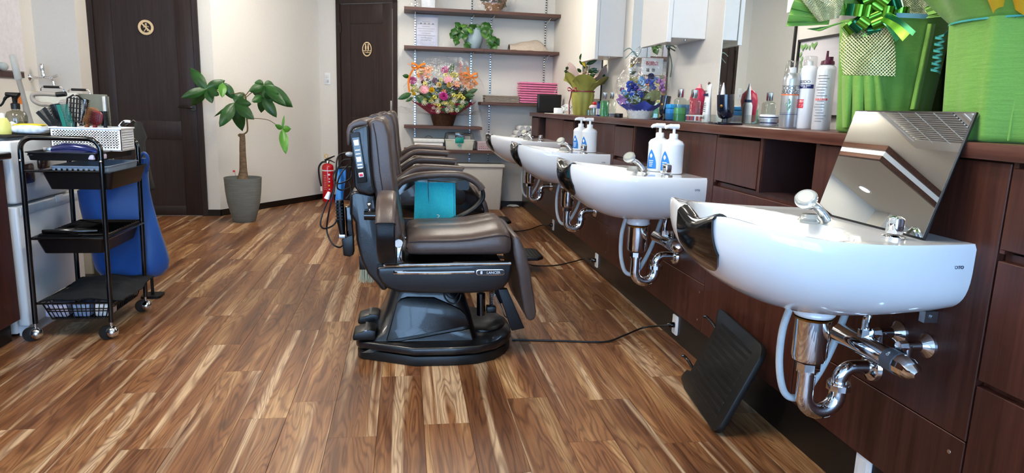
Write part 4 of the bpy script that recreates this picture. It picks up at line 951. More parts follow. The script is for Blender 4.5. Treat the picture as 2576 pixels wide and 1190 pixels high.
def tray(name, z0, z1, ins, m, solid=True, xo=0):
    a, b, c, d = XL+.014+xo, XR2-.014+xo, Y0+.004, Y1-.004; mb = MB()
    def rg(i, z): return [Vector((p, q, z)) for p, q in rrect(b-a-2*i, d-c-2*i, .02, 4, (a+b)/2, (c+d)/2)]
    mb.loft([rg(ins, z0), rg(0, z1), rg(-.006, z1), rg(-.006, z1+.004), rg(.004, z1+.004), rg(ins+.004, z0+.004)], caps=False)
    n = len(rg(0, 0)); base = len(mb.v); mb.v += rg(ins+.004, z0+.004); mb.f.append(tuple(range(base, base+n)))
    base = len(mb.v); mb.v += rg(ins, z0); mb.f.append(tuple(range(base, base+n))[::-1])
    return mb.build(name, m, t, smooth=40)
zr = [P(160, y, Y=Y0).z for y in (386, 405, 434, 478, 600, 640, 770, 806)]
tray('top_tray', zr[1], zr[0], .006, M_BLACKP)
tray('drawer_tray', zr[3], zr[2], .02, M_BLACKP, xo=.05)
tray('drawer_tray', zr[5], zr[4], .02, M_BLACKP)
for y in (Y0, Y1):
    for z in (zr[2]+.004, zr[4]-.002, zr[6]+.012): MB().tube([(XL, y, z), (XR2, y, z)], .005, 8).build('rail', M_BLACKG, t)
for x in (XL, XR2):
    for z in (zr[4]-.002, zr[6]+.012): MB().tube([(x, Y0, z), (x, Y1, z)], .005, 8).build('rail', M_BLACKG, t)
for x, z in ((XL+.001, zr[1]+.0), (XR2+.001, zr[1])): MB().ball((x, Y0-.011, z), .006, 10).build('bolt', M_STEEL, t)
# grid basket at the bottom
bz0, bz1 = zr[7], zr[6]+.008; gb = MB()
for k in range(15):
    u = k/14; x0 = XL+.02+(XR2-XL-.04)*u; x1 = XL+.045+(XR2-XL-.09)*u
    for y, yy in ((Y0+.006, Y0+.022), (Y1-.006, Y1-.022)): gb.tube([(x0, y, bz1), (x1, yy, bz0)], .0022, 5)
for k in range(15):
    u = k/14; y0 = Y0+.01+(Y1-Y0-.02)*u; y1 = Y0+.026+(Y1-Y0-.052)*u
    for x, xx in ((XL+.02, XL+.045), (XR2-.02, XR2-.045)): gb.tube([(x, y0, bz1), (xx, y1, bz0)], .0022, 5)
for f_ in (0, .35, .5, 1):
    a, b = XL+.02+.025*f_, XR2-.02-.025*f_; c, d = Y0+.006+.016*f_, Y1-.006-.016*f_; z = bz1+(bz0-bz1)*f_
    gb.tube([(a, c, z), (b, c, z), (b, d, z), (a, d, z), (a, c, z)], .0028, 5)
gb.box(XL+.045, XR2-.045, Y0+.022, Y1-.022, bz0-.001, bz0+.002).build('grid_basket', M_BLACKP, t, smooth=30)
# wire rack lying on the third tray
rk = thing('wire_rack', 'black slatted rack lying across the lower drawer of the trolley', 'rack', (-1.41, 3.26, zr[4]+.006))
a, b, c, d, z = XL+.03, XR2-.01, Y0+.02, Y1-.01, zr[4]+.012
MB().tube([(a, c, z), (b, c, z), (b, d, z), (a, d, z), (a, c, z)], .004, 6).build('rim', M_BLACKG, rk)
for k in range(13): MB().tube([(a, c+.02+k*(d-c-.04)/12, z+.002), (b, c+.02+k*(d-c-.04)/12, z+.004)], .0032, 6).build('bar', M_BLACKG, rk)
th_ = thing('hair_iron', 'black slim hair iron lying on the trolley rack', 'hair iron', (-1.45, 3.09, z+.006))
MB().tube([(a+.01, c+.005, z+.014), (a+.10, c+.0, z+.016), (a+.17, c+.012, z+.014), (a+.22, c+.02, z+.014)], [.007, .012, .011, .006], 10).build('arm', M_BLACKG, th_)
MB().tube([(a+.02, c+.022, z+.013), (a+.12, c+.026, z+.014), (a+.20, c+.03, z+.013)], [.006, .010, .006], 10).build('arm', M_BLACKG, th_)
# black towel over the bottom basket
tb = tag(MB().sheet(lambda u, v: (XL+.012+(XR2-XL+.02)*u+.012*math.sin(v*5), Y0+.02+(Y1-Y0+.01)*v, bz1+.008+.040*math.sin(PI*min(1, max(0, u*.96+.02)))**.7*(.25+.75*math.sin(PI*min(1, v*1.02))**.6)+.004*math.sin(u*13+v*9)+.003*math.sin(v*21)), 26, 22, .006).build('black_towel', mat('black_terry', '#0e1013', .95, noise=.2, bump=.8, bscale=200), origin=(-1.41, 3.26, bz1)), 'black towel draped over the bottom basket of the trolley', 'towel')
# packets inside the basket
for k, (x, w, col, nm) in enumerate(((-1.50, .09, '#c9c6dc', 'lilac'), (-1.40, .07, '#8fa3c4', 'blue'), (-1.315, .06, '#dfe6ee', 'white'))):
    tag(MB().box(x-w/2, x+w/2, Y0+.035, Y0+.12, bz0+.003, bz1-.012, bev=.008).build('packet', mat('packet_'+nm, col, .4, noise=.3, scale=60), origin=(x, Y0+.07, bz0)), nm+' packet inside the bottom grid basket of the trolley', 'packet', 'packets in the trolley basket')
# grey plastic basket in the upper drawer
gq = thing('grey_basket', 'shallow grey plastic basket in the upper drawer of the trolley', 'basket', (-1.38, 3.26, zr[3]+.01))
def open_box(a, b, c, d, z0, z1, fl, th, m, parent, name, r=.015):
    mb = MB()
    def rg(i, z): return [Vector((p, q, z)) for p, q in rrect(b-a+2*i, d-c+2*i, r, 3, (a+b)/2, (c+d)/2)]
    mb.loft([rg(0, z0), rg(fl, z1), rg(fl+.004, z1), rg(fl+.004, z1+.003), rg(fl-th, z1+.003), rg(-th, z0+th)], caps=False); n = len(rg(0, 0))
    base = len(mb.v); mb.v += rg(-th, z0+th); mb.f.append(tuple(range(base, base+n))); base = len(mb.v); mb.v += rg(0, z0); mb.f.append(tuple(range(base, base+n))[::-1])
    return mb.build(name, m, parent, smooth=40)
gp = open_box(-1.455, -1.252, 3.10, 3.42, zr[3]+.02, zr[2]+.022, .010, .003, mat('grey_blue_plastic', '#8b97a6', .35), gq, 'tub')
for k in range(9): MB().box(-1.445+.021*k, -1.437+.021*k, 3.0895, 3.0905, zr[2]+.006, zr[2]+.014).build('slot', M_BLACKG, gp, smooth=0)
# things in the top tray
zt0 = zr[1]+.006
q = Vector((-1.44, 3.13, zt0)); tag(MB().box(-.085, .085, -.05, .05, 0, .014, bev=.004, m=Matrix.Translation(q) @ Matrix.Rotation(.12, 4, 'Z')).build('white_case', M_WHITEP, origin=q), 'flat white plastic case in the top tray of the trolley', 'case')
q = Vector((-1.40, 3.17, zt0+.03)); tt = thing('blue_clipper', 'glossy dark blue hair clipper lying in the top trolley tray', 'hair clipper', q)
MB().tube([q+Vector((-.085, 0, .0)), q+Vector((-.03, 0, .010)), q+Vector((.05, -.008, .006)), q+Vector((.10, -.014, -.004))], [.018, .024, .022, .012], 16).build('body', mat('blue_metallic', '#14205c', .15, .5, coat=.6), tt)
MB().box(q.x-.115, q.x-.08, q.y-.016, q.y+.016, q.z-.012, q.z+.012, bev=.002).build('blade', M_STEEL, tt)
q = Vector((-1.30, 3.11, zt0)); tag(MB().box(-.03, .03, -.04, .04, 0, .022, bev=.004, m=Matrix.Translation(q) @ Matrix.Rotation(-.3, 4, 'Z')).build('pale_box', mat('pale_lilac', '#cfc8da', .5), origin=q), 'small pale lilac box at the right of the top trolley tray', 'box')
for k, (x, y, rz) in enumerate(((-1.50, 3.10, .3), (-1.47, 3.20, -.5), (-1.31, 3.18, 1.0))):
    q = Vector((x, y, zt0+.014)); tt = thing('scissors', ['steel hair scissors at the left of the top trolley tray', 'steel hair scissors lying behind the white case in the trolley tray', 'steel hair scissors at the right of the top trolley tray'][k], 'scissors', q, 'scissors in the trolley tray')
    Mx = Matrix.Translation(q) @ Matrix.Rotation(rz, 4, 'Z')
    MB().prism([(-.01, -.004), (.06, .0), (.07, .003), (-.01, .005)], 'Z', 0, .003, m=Mx).build('blade', M_STEEL, tt, smooth=0)
    for s_ in (-1, 1): MB().tube([Mx @ Vector((-.03+.013*math.cos(a), s_*.016+.011*math.sin(a), .002)) for a in [2*PI*k2/14 for k2 in range(15)]], .0025, 6).build('finger_ring', M_BLACKP, tt)
# white perforated basket with brushes
bx0, bx1 = P(126, 340, Y=3.20).x, P(304, 340, Y=3.20).x; by0, by1 = 3.20, 3.345
bzt = P(210, 322, Y=3.20).z; bzb = zr[0]+.005
bt = thing('white_basket', 'white perforated plastic basket full of brushes on the trolley', 'basket', ((bx0+bx1)/2, 3.3, bzb))
def perf(o, ex, ez, W, H, nx, nz, mg, th, hole=.5):
    """wall with square holes"""
    mb = MB(); o = Vector(o); ex = Vector(ex); ez = Vector(ez); n = ex.cross(ez)
    def bar(a0, a1, c0, c1):
        v = [o+ex*a+ez*c+n*d for d in (0, th) for c in (c0, c1) for a in (a0, a1)]
        mb.add(v, [(0, 1, 3, 2), (4, 6, 7, 5), (0, 4, 5, 1), (2, 3, 7, 6), (0, 2, 6, 4), (1, 5, 7, 3)])
    cw = (W-2*mg)/nx; ch = (H-2*mg)/nz; hx = cw*hole; hz = ch*hole
    bar(0, W, 0, mg); bar(0, W, H-mg, H); bar(0, mg, mg, H-mg); bar(W-mg, W, mg, H-mg)
    for i in range(nz): bar(mg, W-mg, mg+i*ch, mg+i*ch+(ch-hz))
    for i in range(nx): bar(mg+i*cw, mg+i*cw+(cw-hx), mg, H-mg)
    return mb
W_, D_, H_ = bx1-bx0, by1-by0, bzt-bzb
perf((bx0, by0, bzb), (1, 0, 0), (0, 0, 1), W_, H_, 22, 7, .010, -.003).build('basket_wall', M_WHITEP, bt, smooth=0)
perf((bx1, by0, bzb), (0, 1, 0), (0, 0, 1), D_, H_, 14, 7, .010, -.003).build('basket_wall', M_WHITEP, bt, smooth=0)
perf((bx1, by1, bzb), (-1, 0, 0), (0, 0, 1), W_, H_, 22, 7, .010, -.003).build('basket_wall', M_WHITEP, bt, smooth=0)
perf((bx0, by1, bzb), (0, -1, 0), (0, 0, 1), D_, H_, 14, 7, .010, -.003).build('basket_wall', M_WHITEP, bt, smooth=0)
MB().box(bx0, bx1, by0, by1, bzb-.002, bzb+.002).build('bottom', M_WHITEP, bt, smooth=0)
rim = MB(); e = .004
for a, b, c, d in ((bx0-e, bx1+e, by0-e, by0+.004), (bx0-e, bx1+e, by1-.004, by1+e), (bx0-e, bx0+.004, by0, by1), (bx1-.004, bx1+e, by0, by1)): rim.box(a, b, c, d, bzt-.004, bzt+.003, bev=.001, seg=1)
rim.build('rim', M_WHITEP, bt, smooth=0)
# brushes and combs
YB = 3.28
def bpt(x, y, yy=YB): return P(x, y, Y=yy)
def stickout(name, label, cat, foot, tip, yy, make):
    a = bpt(*foot, yy); b = bpt(*tip, yy); base = a+(a-b).normalized()*.06; base.z = max(base.z, bzb+.004)
    t = thing(name, label, cat, base, 'brushes and combs in the white basket'); make(t, base, a, b); return t
M_BRIS = mat('dark_bristle', '#1b1a17', .8)
def comb(t, base, a, b, col=M_BLACKP):
    d = (b-base); L = d.length; F = frame_up(base, d, (1, 0, 0))
    MB().box(-.022, -.006, 0, L, -.003, .003, bev=.001, seg=1, m=F).build('spine', col, t)
    tm = MB()
    for k in range(int(L/.004)): tm.box(-.007, .024, k*.004, k*.004+.0022, -.0012, .0012, m=F)
    tm.build('teeth', col, t, smooth=0)
def roundbrush(t, base, a, b, core=M_STEEL, r=.017):
    d = (b-a).normalized(); MB().tube([base, a], .008, 10).build('handle', M_BLACKP, t)
    MB().tube([a, b], r*.72, 16).build('barrel', core, t)
    mb = MB(); L = (b-a).length; u = d.orthogonal().normalized(); w = d.cross(u)
    for i in range(14):
        for k in range(16):
            an = 2*PI*(k+.5*(i % 2))/16; q = a+d*(L*(i+.5)/14); n = u*math.cos(an)+w*math.sin(an); mb.tube([q+n*r*.6, q+n*r], [.0009, .0006], 3, caps=False)
    mb.build('bristles', M_BRIS, t, smooth=0)['kind'] = 'stuff'
def paddle(t, base, a, b, body, brist, wide=.026, side=-1):
    d = (b-a); L = d.length; F = frame_up(a, d, (1, 0, 0)); MB().tube([base, a], .009, 10).build('handle', body, t)
    MB().prism(rrect(wide*2, L, wide*.8, 5, 0, L/2), 'Z', -.007, .007, bev=.003, m=F).build('head', body, t)
    mb = MB()
    for i in range(12):
        for k in range(6): 
            p = Vector(((k-2.5)*wide*.30, L*(i+.8)/13, .006)); mb.tube([F @ p, F @ (p+Vector((.002*(k-2.5), 0, .016)))], [.0012, .0008], 4, caps=False)
    mb.build('bristles', brist, t, smooth=0)['kind'] = 'stuff'
stickout('comb', 'wide black comb fanned out at the left of the white basket', 'comb', (135, 312), (100, 276), 3.26, lambda t, o, a, b: comb(t, o, a, b))
stickout('comb', 'slim black cutting comb second from left in the white basket', 'comb', (146, 312), (118, 268), 3.30, lambda t, o, a, b: comb(t, o, a, b))
stickout('comb', 'green comb between the black brushes in the white basket', 'comb', (170, 312), (155, 262), 3.24, lambda t, o, a, b: comb(t, o, a, b, mat('green_plastic', '#0f6a5c', .35)))
stickout('round_brush', 'thick black round brush leaning left in the white basket', 'hairbrush', (155, 312), (138, 262), 3.33, lambda t, o, a, b: roundbrush(t, o, a, b, M_BLACKP, .028))
stickout('round_brush', 'silver-topped round brush behind the vent brush', 'hairbrush', (205, 312), (216, 250), 3.36, lambda t, o, a, b: roundbrush(t, o, a, b, M_CHROME, .019))
stickout('round_brush', 'black round brush at the right end of the brushes', 'hairbrush', (265, 316), (260, 280), 3.30, lambda t, o, a, b: roundbrush(t, o, a, b, M_BLACKP, .022))
def vent(t, o, a, b):
    d = b-a; L = d.length; F = frame_up(a, d, (1, 0, 0)); MB().tube([o, a], .009, 10).build('handle', M_BLACKP, t)
    MB().tube([F @ Vector(p) for p in ((-.026, 0, 0), (-.035, L*.4, 0), (-.032, L*.85, 0), (-.010, L, 0), (.010, L, 0), (.032, L*.85, 0), (.035, L*.4, 0), (.026, 0, 0), (-.026, 0, 0))], .004, 8).build('rim', M_BLACKG, t)
    for x in (-.018, -.006, .006, .018): MB().tube([F @ Vector((x, 0, 0)), F @ Vector((x, L*.93, 0))], .0038, 6).build('rib', M_BLACKG, t)
    for k in range(5): MB().tube([F @ Vector((-.024, L*(.15+.18*k), 0)), F @ Vector((.024, L*(.15+.18*k), 0))], .0022, 6).build('crossbar', M_BLACKG, t)
stickout('vent_brush', 'black open vent brush standing tall in the white basket', 'hairbrush', (188, 305), (190, 240), 3.25, vent)
stickout('paddle_brush', 'white-bristled brush behind the black vent brush', 'hairbrush', (172, 310), (164, 250), 3.34, lambda t, o, a, b: paddle(t, o, a, b, mat('taupe_plastic', '#8f857b', .4), M_WHITEP, .030))
stickout('paddle_brush', 'brown natural bristle brush leaning right in the white basket', 'hairbrush', (222, 312), (240, 272), 3.26, lambda t, o, a, b: paddle(t, o, a, b, mat('brown_wood', '#7b4a24', .5), mat('amber_bristle', '#8a5c2a', .7), .022))
stickout('paddle_brush', 'dark red brush next to the brown bristle brush', 'hairbrush', (240, 314), (246, 280), 3.24, lambda t, o, a, b: paddle(t, o, a, b, mat('dark_red_plastic', '#7a1518', .35), M_BRIS, .024))
q = bpt(320, 305, 3.30); t = thing('hair_clip', 'white and black hair clip at the right rim of the basket', 'hair clip', q, None)
MB().tube(smoothpath([bpt(300, 318, 3.3), bpt(312, 306, 3.3), bpt(328, 306, 3.3)], 4), .006, 8).build('white_jaw', M_WHITEP, t)
MB().tube(smoothpath([bpt(304, 316, 3.27), bpt(312, 305, 3.27)], 4), .005, 8).build('black_jaw', M_BLACKP, t)
q = bpt(112, 250, 3.36); t = thing('curling_handle', 'taupe plastic loop handle of a tool sticking out of the basket', 'hair tool', bpt(160, 290, 3.36))
MB().tube(smoothpath([bpt(142, 238, 3.36), bpt(110, 236, 3.36), bpt(84, 238, 3.36), bpt(84, 252, 3.36), bpt(102, 262, 3.36), bpt(135, 268, 3.36), bpt(170, 310, 3.36)], 5), .010, 10).build('loop', mat('taupe_plastic', '#8f857b', .4), t)
MB().tube([bpt(142, 238, 3.36), bpt(166, 236, 3.36)], .011, 10).build('tip', M_BLACKP, t)
# ---- blue bag and black apron hanging at the far end of the trolley
def hang(name, label, cat, rows, Y, th, m, part, amp=.006):
    rings = []
    for y, x0, x1 in rows:
        a = P(x0, y, Y=Y); b = P(x1, y, Y=Y); c = (a+b)/2; hw = (b.x-a.x)/2; r = []
        for k in range(40):
            an = 2*PI*k/40; wv = 1+.10*math.sin(5*an+y*.02)*min(1, (y-rows[0][0])/60)
            r.append(Vector((c.x+hw*math.cos(an), Y+th*(.35+.65*min(1, (y-rows[0][0])/120))*math.sin(an)*wv+amp*math.sin(an*3+y*.03), c.z)))
        rings.append(r)
    t = thing(name, label, cat, P((rows[-1][1]+rows[-1][2])/2, rows[-1][0], Y=Y))
    MB().loft(rings).build(part, m, t, smooth=75); return t
tbag = hang('blue_bag', 'royal blue nylon bag hanging at the far end of the trolley', 'bag', [(398, 345, 372), (415, 320, 374), (440, 255, 372), (480, 196, 376), (520, 201, 386), (560, 210, 398), (600, 222, 410), (630, 230, 419), (655, 236, 425), (675, 243, 423), (692, 258, 408), (702, 285, 375)], 3.575, .075, mat('royal_blue_nylon', '#17498f', .45, noise=.1, scale=8, bump=.6, bscale=14, sheen=.2), 'bag_body')
MB().tube(smoothpath([P(350, 400, Y=3.55), P(362, 385, Y=3.52), P(372, 400, Y=3.53), P(370, 430, Y=3.56)], 5), .008, 8).build('strap', MATS['royal_blue_nylon'], tbag)
hang('black_apron', 'charcoal apron hanging beside the blue bag', 'apron', [(306, 338, 356), (320, 333, 362), (345, 335, 372), (358, 338, 366), (390, 346, 366), (420, 349, 376), (450, 351, 382), (470, 353, 388), (478, 354, 386)], 3.70, .03, mat('charcoal_cloth', '#2b2a27', .8, bump=.5, bscale=40), 'apron_cloth')
t = thing('clothes_stand', 'thin black stand carrying the charcoal apron', 'stand', (P(366, 520, Y=3.72).x, 3.72, 0))
xs = P(366, 520, Y=3.72).x
MB().tube([(xs, 3.735, .01), (xs, 3.735, .92)], .008, 10).build('pole', M_BLACKP, t); MB().tube([(xs, 3.735, .90), (xs-.03, 3.72, .925), (xs-.06, 3.70, .90)], .006, 8).build('hook', M_BLACKP, t)
MB().prism(rrect(.10, .10, .02, 3, xs, 3.735), 'Z', 0, .012).build('foot', M_BLACKP, t)
# ================================================================== PLANT, EXTINGUISHER, BIN
M_LEAF = mat('glossy_leaf', '#254f20', .32, noise=.25, scale=14, bump=.3, bscale=60)
M_LEAF2 = mat('light_leaf', '#4f8a30', .35, noise=.2, scale=14)
def leaf(mb, a, b, w, droop=.12, fold=.25, n=8, side=None):
    a = Vector(a); b = Vector(b); d = b-a; L = d.length; dn = d.normalized()
    toward = (CAM-a).normalized() if side is None else Vector(side)
    s_ = dn.cross(toward); s_ = s_.normalized() if s_.length > 1e-4 else Vector((1, 0, 0)); up = s_.cross(dn).normalized()
    def fn(u, v):
        prof = math.sin(PI*min(1, u**.85))**.8 if 0 < u < 1 else 0
        c = a+d*u+up*(droop*L*math.sin(PI*u)*.5)
        x = 2*v-1
        return c+s_*(w*prof*x)-up*(fold*w*prof*abs(x))+up*(.004*math.sin(u*26)*abs(x))
    mb.sheet(fn, n, 4, .0012); return mb
PLY_ = 6.12
pc = Vector((P(615, 545, Y=PLY_).x, PLY_, 0))
t = thing('potted_tree', 'money tree with palmate leaves in a grey ribbed pot', 'potted plant', pc)
M_POT = mat('grey_ribbed_pot', '#71746f', .75, noise=.16, scale=1, stretch=(8, 8, 160), bump=.8, bscale=1)
zt = P(615, 446, Y=PLY_).z
k_ = zt/.36
MB().lathe([(0, 0), (.088, 0), (.094, .006), (.115, .08*k_), (.135, .16*k_), (.147, .25*k_), (.153, .345*k_), (.155, .36*k_), (.148, .36*k_), (.144, .33*k_), (.0, .325*k_)], pc, 40).build('pot', M_POT, t, smooth=50)
MB().lathe([(0, .327*k_), (.143, .327*k_), (.0, .335*k_)], pc, 30).build('soil', mat('dark_soil', '#3b2f26', .95, bump=1), t)
trp = [P(a, b, Y=PLY_) for a, b in ((611, 452), (612, 430), (611, 400), (610, 370), (610, 350), (609, 336))]
MB().tube(smoothpath(trp, 4), [.052, .046, .041, .037, .033, .031, .030, .029, .028, .027, .026, .026, .0255, .025, .025, .024, .023, .023, .022, .022, .021], 18).build('trunk', mat('brown_bark', '#6b5640', .85, noise=.35, scale=1, stretch=(30, 30, 90), bump=.9, bscale=1), t, smooth=60)
br = MB()
for pts, r in (([(606, 338), (600, 342)], .012), ([(612, 338), (622, 330), (622, 310), (620, 290), (618, 245), (612, 235)], .007), ([(620, 300), (640, 298), (675, 302), (700, 318), (710, 325)], .0028), ([(618, 245), (600, 252), (590, 258)], .0035), ([(618, 248), (608, 235), (570, 236), (540, 225), (519, 224)], .0035), ([(618, 246), (640, 230), (662, 240)], .0035), ([(618, 240), (640, 215), (665, 212)], .0035)):
    br.tube(smoothpath([P(a, b, Y=PLY_) for a, b in pts], 4), r, 8)
br.build('branch', mat('green_brown_stem', '#6a5b33', .7), t, smooth=60)
clus = {(519, 224): ((478, 170, 11, 0), (455, 246, 9, 0), (480, 266, 10, 0), (534, 260, 9, 0), (552, 240, 9, 0), (566, 202, 10, 0)), (560, 208): ((559, 246, 8, 1), (590, 250, 10, 0)), (590, 258): ((538, 294, 3, 0), (552, 320, 12, 0), (610, 330, 13, 0), (640, 301, 12, 0), (633, 262, 10, 0), (612, 232, 10, 0)), (661, 243): ((633, 256, 8, 0), (657, 284, 9, 0), (696, 296, 11, 0), (702, 235, 8, 0), (633, 222, 8, 0)), (664, 214): ((626, 230, 9, 0), (684, 262, 11, 0), (737, 270, 15, 0), (720, 266, 10, 0), (690, 215, 10, 0), (640, 208, 9, 0)), (710, 325): ((692, 313, 5, 1), (732, 324, 7, 1), (719, 388, 9, 1), (715, 290, 2.5, 1))}
ci = 0
for (cx, cy), ls in clus.items():
    for j, (tx, ty, w, lt) in enumerate(ls):
        ci += 1; dy = .10*math.sin(ci*2.4)
        a = P(cx, cy, Y=PLY_); b = P(tx, ty, Y=PLY_-.02+dy); lv = MB(); leaf(lv, a, b, 1.15*w*PLY_/1700, .18, .3); lo = lv.build('leaf', M_LEAF2 if lt else M_LEAF, t, smooth=60)
        MB().tube([a, a.lerp(b, .5)+Vector((0, -.004, .0)), b], [.0022, .0016, .0006], 5).build('midrib', mat('pale_green_rib', '#86a35a', .5), lo)
q = P(593, 445, Y=PLY_-.08); MB().tube([q, q+Vector((-.006, 0, .05))], .0015, 5).build('flag_pin', M_STEEL, t); MB().box(q.x-.022, q.x-.002, q.y-.001, q.y+.001, q.z+.04, q.z+.056).build('red_flag', mat('red_flag', '#c8323a', .5), t, smooth=0)
# fire extinguisher
q = Vector((P(826, 503, Z=0).x, 7.40, 0)); q.x = P(826, 495, Y=7.40).x
M_RED = mat('extinguisher_red', '#c21520', .25, coat=.5, noise=.03)
t = thing('fire_extinguisher', 'red fire extinguisher standing in the wall corner', 'fire extinguisher', q)
Hb = P(826, 412, Y=7.4).z
MB().lathe([(0, 0), (.058, 0), (.060, .008), (.060, Hb-.035), (.055, Hb-.015), (.035, Hb), (.018, Hb+.005), (0, Hb+.005)], q, 32).build('cylinder', M_RED, t, smooth=50)
MB().lathe([(0, 0), (.0605, 0), (.0605, .012), (0, .012)], q+Vector((0, 0, Hb-.075)), 32).build('white_band', M_WHITEP, t)
MB().lathe([(0, Hb), (.017, Hb), (.019, Hb+.02), (.012, Hb+.035), (0, Hb+.035)], q, 18).build('valve', M_CHROME, t)
zh = q.z+Hb+.035
MB().tube([q+Vector((-.03, 0, Hb+.035)), q+Vector((.0, 0, Hb+.05)), q+Vector((.075, -.01, Hb+.085))], [.010, .011, .006], 8).tube([q+Vector((-.02, 0, Hb+.03)), q+Vector((.03, 0, Hb+.035)), q+Vector((.075, 0, Hb+.012))], [.009, .008, .005], 8).build('lever', M_BLACKP, t)
MB().tube([q+Vector((-.012+.018*math.cos(a), -.012, Hb+.082+.018*math.sin(a))) for a in [2*PI*k/20 for k in range(21)]], .004, 6).build('safety_ring', mat('yellow_plastic', '#e0b020', .35), t)
MB().tube(smoothpath([q+Vector((-.01, 0, Hb+.02)), q+Vector((-.055, -.01, Hb+.015)), q+Vector((-.09, -.01, Hb-.04)), q+Vector((-.088, -.01, Hb-.14)), q+Vector((-.070, -.01, Hb-.24))], 6), .0095, 10).build('hose', M_RUBBER, t)
MB().tube([q+Vector((-.070, -.01, Hb-.24)), q+Vector((-.066, -.01, Hb-.29))], [.011, .013], 10).build('nozzle', M_WHITEP, t)
for k, (dx, dz, s_) in enumerate(((.012, -.11, .022), (.018, -.155, .014), (.016, -.185, .016), (.010, -.225, .018), (.016, -.265, .014))):
    an = R(-80+dx*500); MB().box(-s_/2, s_/2, -s_/2.4, s_/2.4, 0, .001, m=frame(q+Vector((.0605*math.cos(an), .0605*math.sin(an), Hb+dz)), (-math.sin(an), math.cos(an), 0), (0, 0, 1))).build('pictogram', mat('yellow_plastic', '#e0b020', .35) if k == 3 else M_WHITEP, t, smooth=0)
for k in range(9):
    an = R(-112); MB().box(-.016, .016, -.002, .002, 0, .0008, m=frame(q+Vector((.0605*math.cos(an), .0605*math.sin(an), Hb-.12-.018*k)), (-math.sin(an), math.cos(an), 0), (0, 0, 1))).build('text_line', mat('faded_print', '#e8a9a2', .5), t, smooth=0)
# bin
t = thing('waste_bin', 'tall ivory plastic bin with flat lid under the shelves', 'bin', (.78, 6.98, 0))
M_BIN = mat('ivory_bin_plastic', '#cfcdc6', .5, noise=.015)
def rg(i, z): return [Vector((p, q_, z)) for p, q_ in rrect(.46-2*i, .24-2*i, .015, 3, .775, 6.985)]
zl = P(1225, 418, Y=6.87).z
MB().loft([rg(.025, .0), rg(.022, .01), rg(.005, zl-.03), rg(.004, zl)]).build('body', M_BIN, t, smooth=40)
MB().loft([rg(-.008, zl-.012), rg(-.012, zl-.008), rg(-.012, zl+.012), rg(.0, zl+.018), rg(.02, zl+.018)]).build('lid', M_BIN, t, smooth=40)
t = tag(MB().sheet(lambda u, v: (1.08+.13*u, 7.06+.06*v, .012+.02*math.sin(PI*u)*math.sin(PI*v)+.004*math.sin(u*9)), 8, 6, .006).build('floor_cloth', mat('grey_floor_cloth', '#c7cac9', .9), origin=(1.14, 7.09, 0)), 'small pale cloth on the floor beside the bin', 'cloth')
# ================================================================== BACK WALL SHELVES
SY0 = 6.84
def rail_mat():
    m = mat('slotted_chrome', '#dfe4ea', .15, 1, noise=.02); nt = m.node_tree; N = nt.nodes; L = nt.links; b = N['Principled BSDF']
    tc = N.new('ShaderNodeTexCoord'); sp = N.new('ShaderNodeSeparateXYZ'); L.new(tc.outputs['Object'], sp.inputs[0])
    a = N.new('ShaderNodeMath'); a.operation = 'MULTIPLY'; a.inputs[1].default_value = 40; L.new(sp.outputs[2], a.inputs[0])
    f = N.new('ShaderNodeMath'); f.operation = 'FRACT'; L.new(a.outputs[0], f.inputs[0])
    g = N.new('ShaderNodeMath'); g.operation = 'GREATER_THAN'; g.inputs[1].default_value = .6; L.new(f.outputs[0], g.inputs[0])
    mx = N.new('ShaderNodeMixRGB'); L.new(g.outputs[0], mx.inputs[0]); mx.inputs[1].default_value = lin('#dfe4ea'); mx.inputs[2].default_value = lin('#3c3c40'); L.new(mx.outputs[0], b.inputs['Base Color'])
    return m
M_RAIL = rail_mat()
RX = (.102, .671, .871, 1.436)
rl = ['leftmost slotted chrome shelf rail behind the flower basket', 'second slotted chrome shelf rail behind the hanging ivy pot', 'third slotted chrome shelf rail left of the folded beige towels', 'rightmost slotted chrome shelf rail by the cloth bag']
for i, x in enumerate(RX):
    tag(MB().box(x-.007, x+.007, WB-.010, WB-.0005, .42 if i < 3 else 1.0, 2.2).build('shelf_rail', M_RAIL, origin=(x, WB, .42), smooth=0), rl[i], 'shelf rail', 'shelf rails on the back wall')
def shelf(x0, x1, z0, z1, lab, rails, joint=None):
    t = thing('wall_shelf', lab, 'shelf', ((x0+x1)/2, 6.99, z0), 'dark wood shelves on the back wall')
    segs = [(x0, x1)] if joint is None else [(x0, joint-.0008), (joint+.0008, x1)]
    for a, b in segs: MB().box(a, b, SY0, WB-.011, z0, z1, bev=.001, seg=1).build('board', M_SHELF, t, smooth=0)
    for x in rails:
        MB().tube(smoothpath([(x, WB-.011, z0-.06), (x, 7.02, z0-.035), (x+.0, 6.92, z0-.012), (x, 6.90, z0-.010), (x, 6.89, z0-.002)], 3), [.004]*13, 6).box(x-.003, x+.003, 6.9, WB-.011, z0-.012, z0-.0005).build('bracket', M_CHROME, t)
S1, S2, S3, S4, S5 = 1.968, 1.608, 1.094, .845, .610
shelf(-.008, 1.528, S1-.030, S1, 'topmost long dark wood shelf', RX, .772)
shelf(-.008, 1.528, S2-.028, S2, 'long dark wood shelf carrying the ivy pot', RX, .772)
shelf(.75, 1.528, S3-.028, S3, 'short dark wood shelf carrying folded towels', RX[2:])
shelf(-.008, .768, S4-.028, S4, 'short dark wood shelf carrying the flower basket', RX[:2])
shelf(-.008, 1.528, S5-.028, S5, 'lowest dark wood shelf carrying storage boxes', RX[:3])
YS = 6.97
def sp(x, y, Y=YS): return P(x, y, Y=Y)
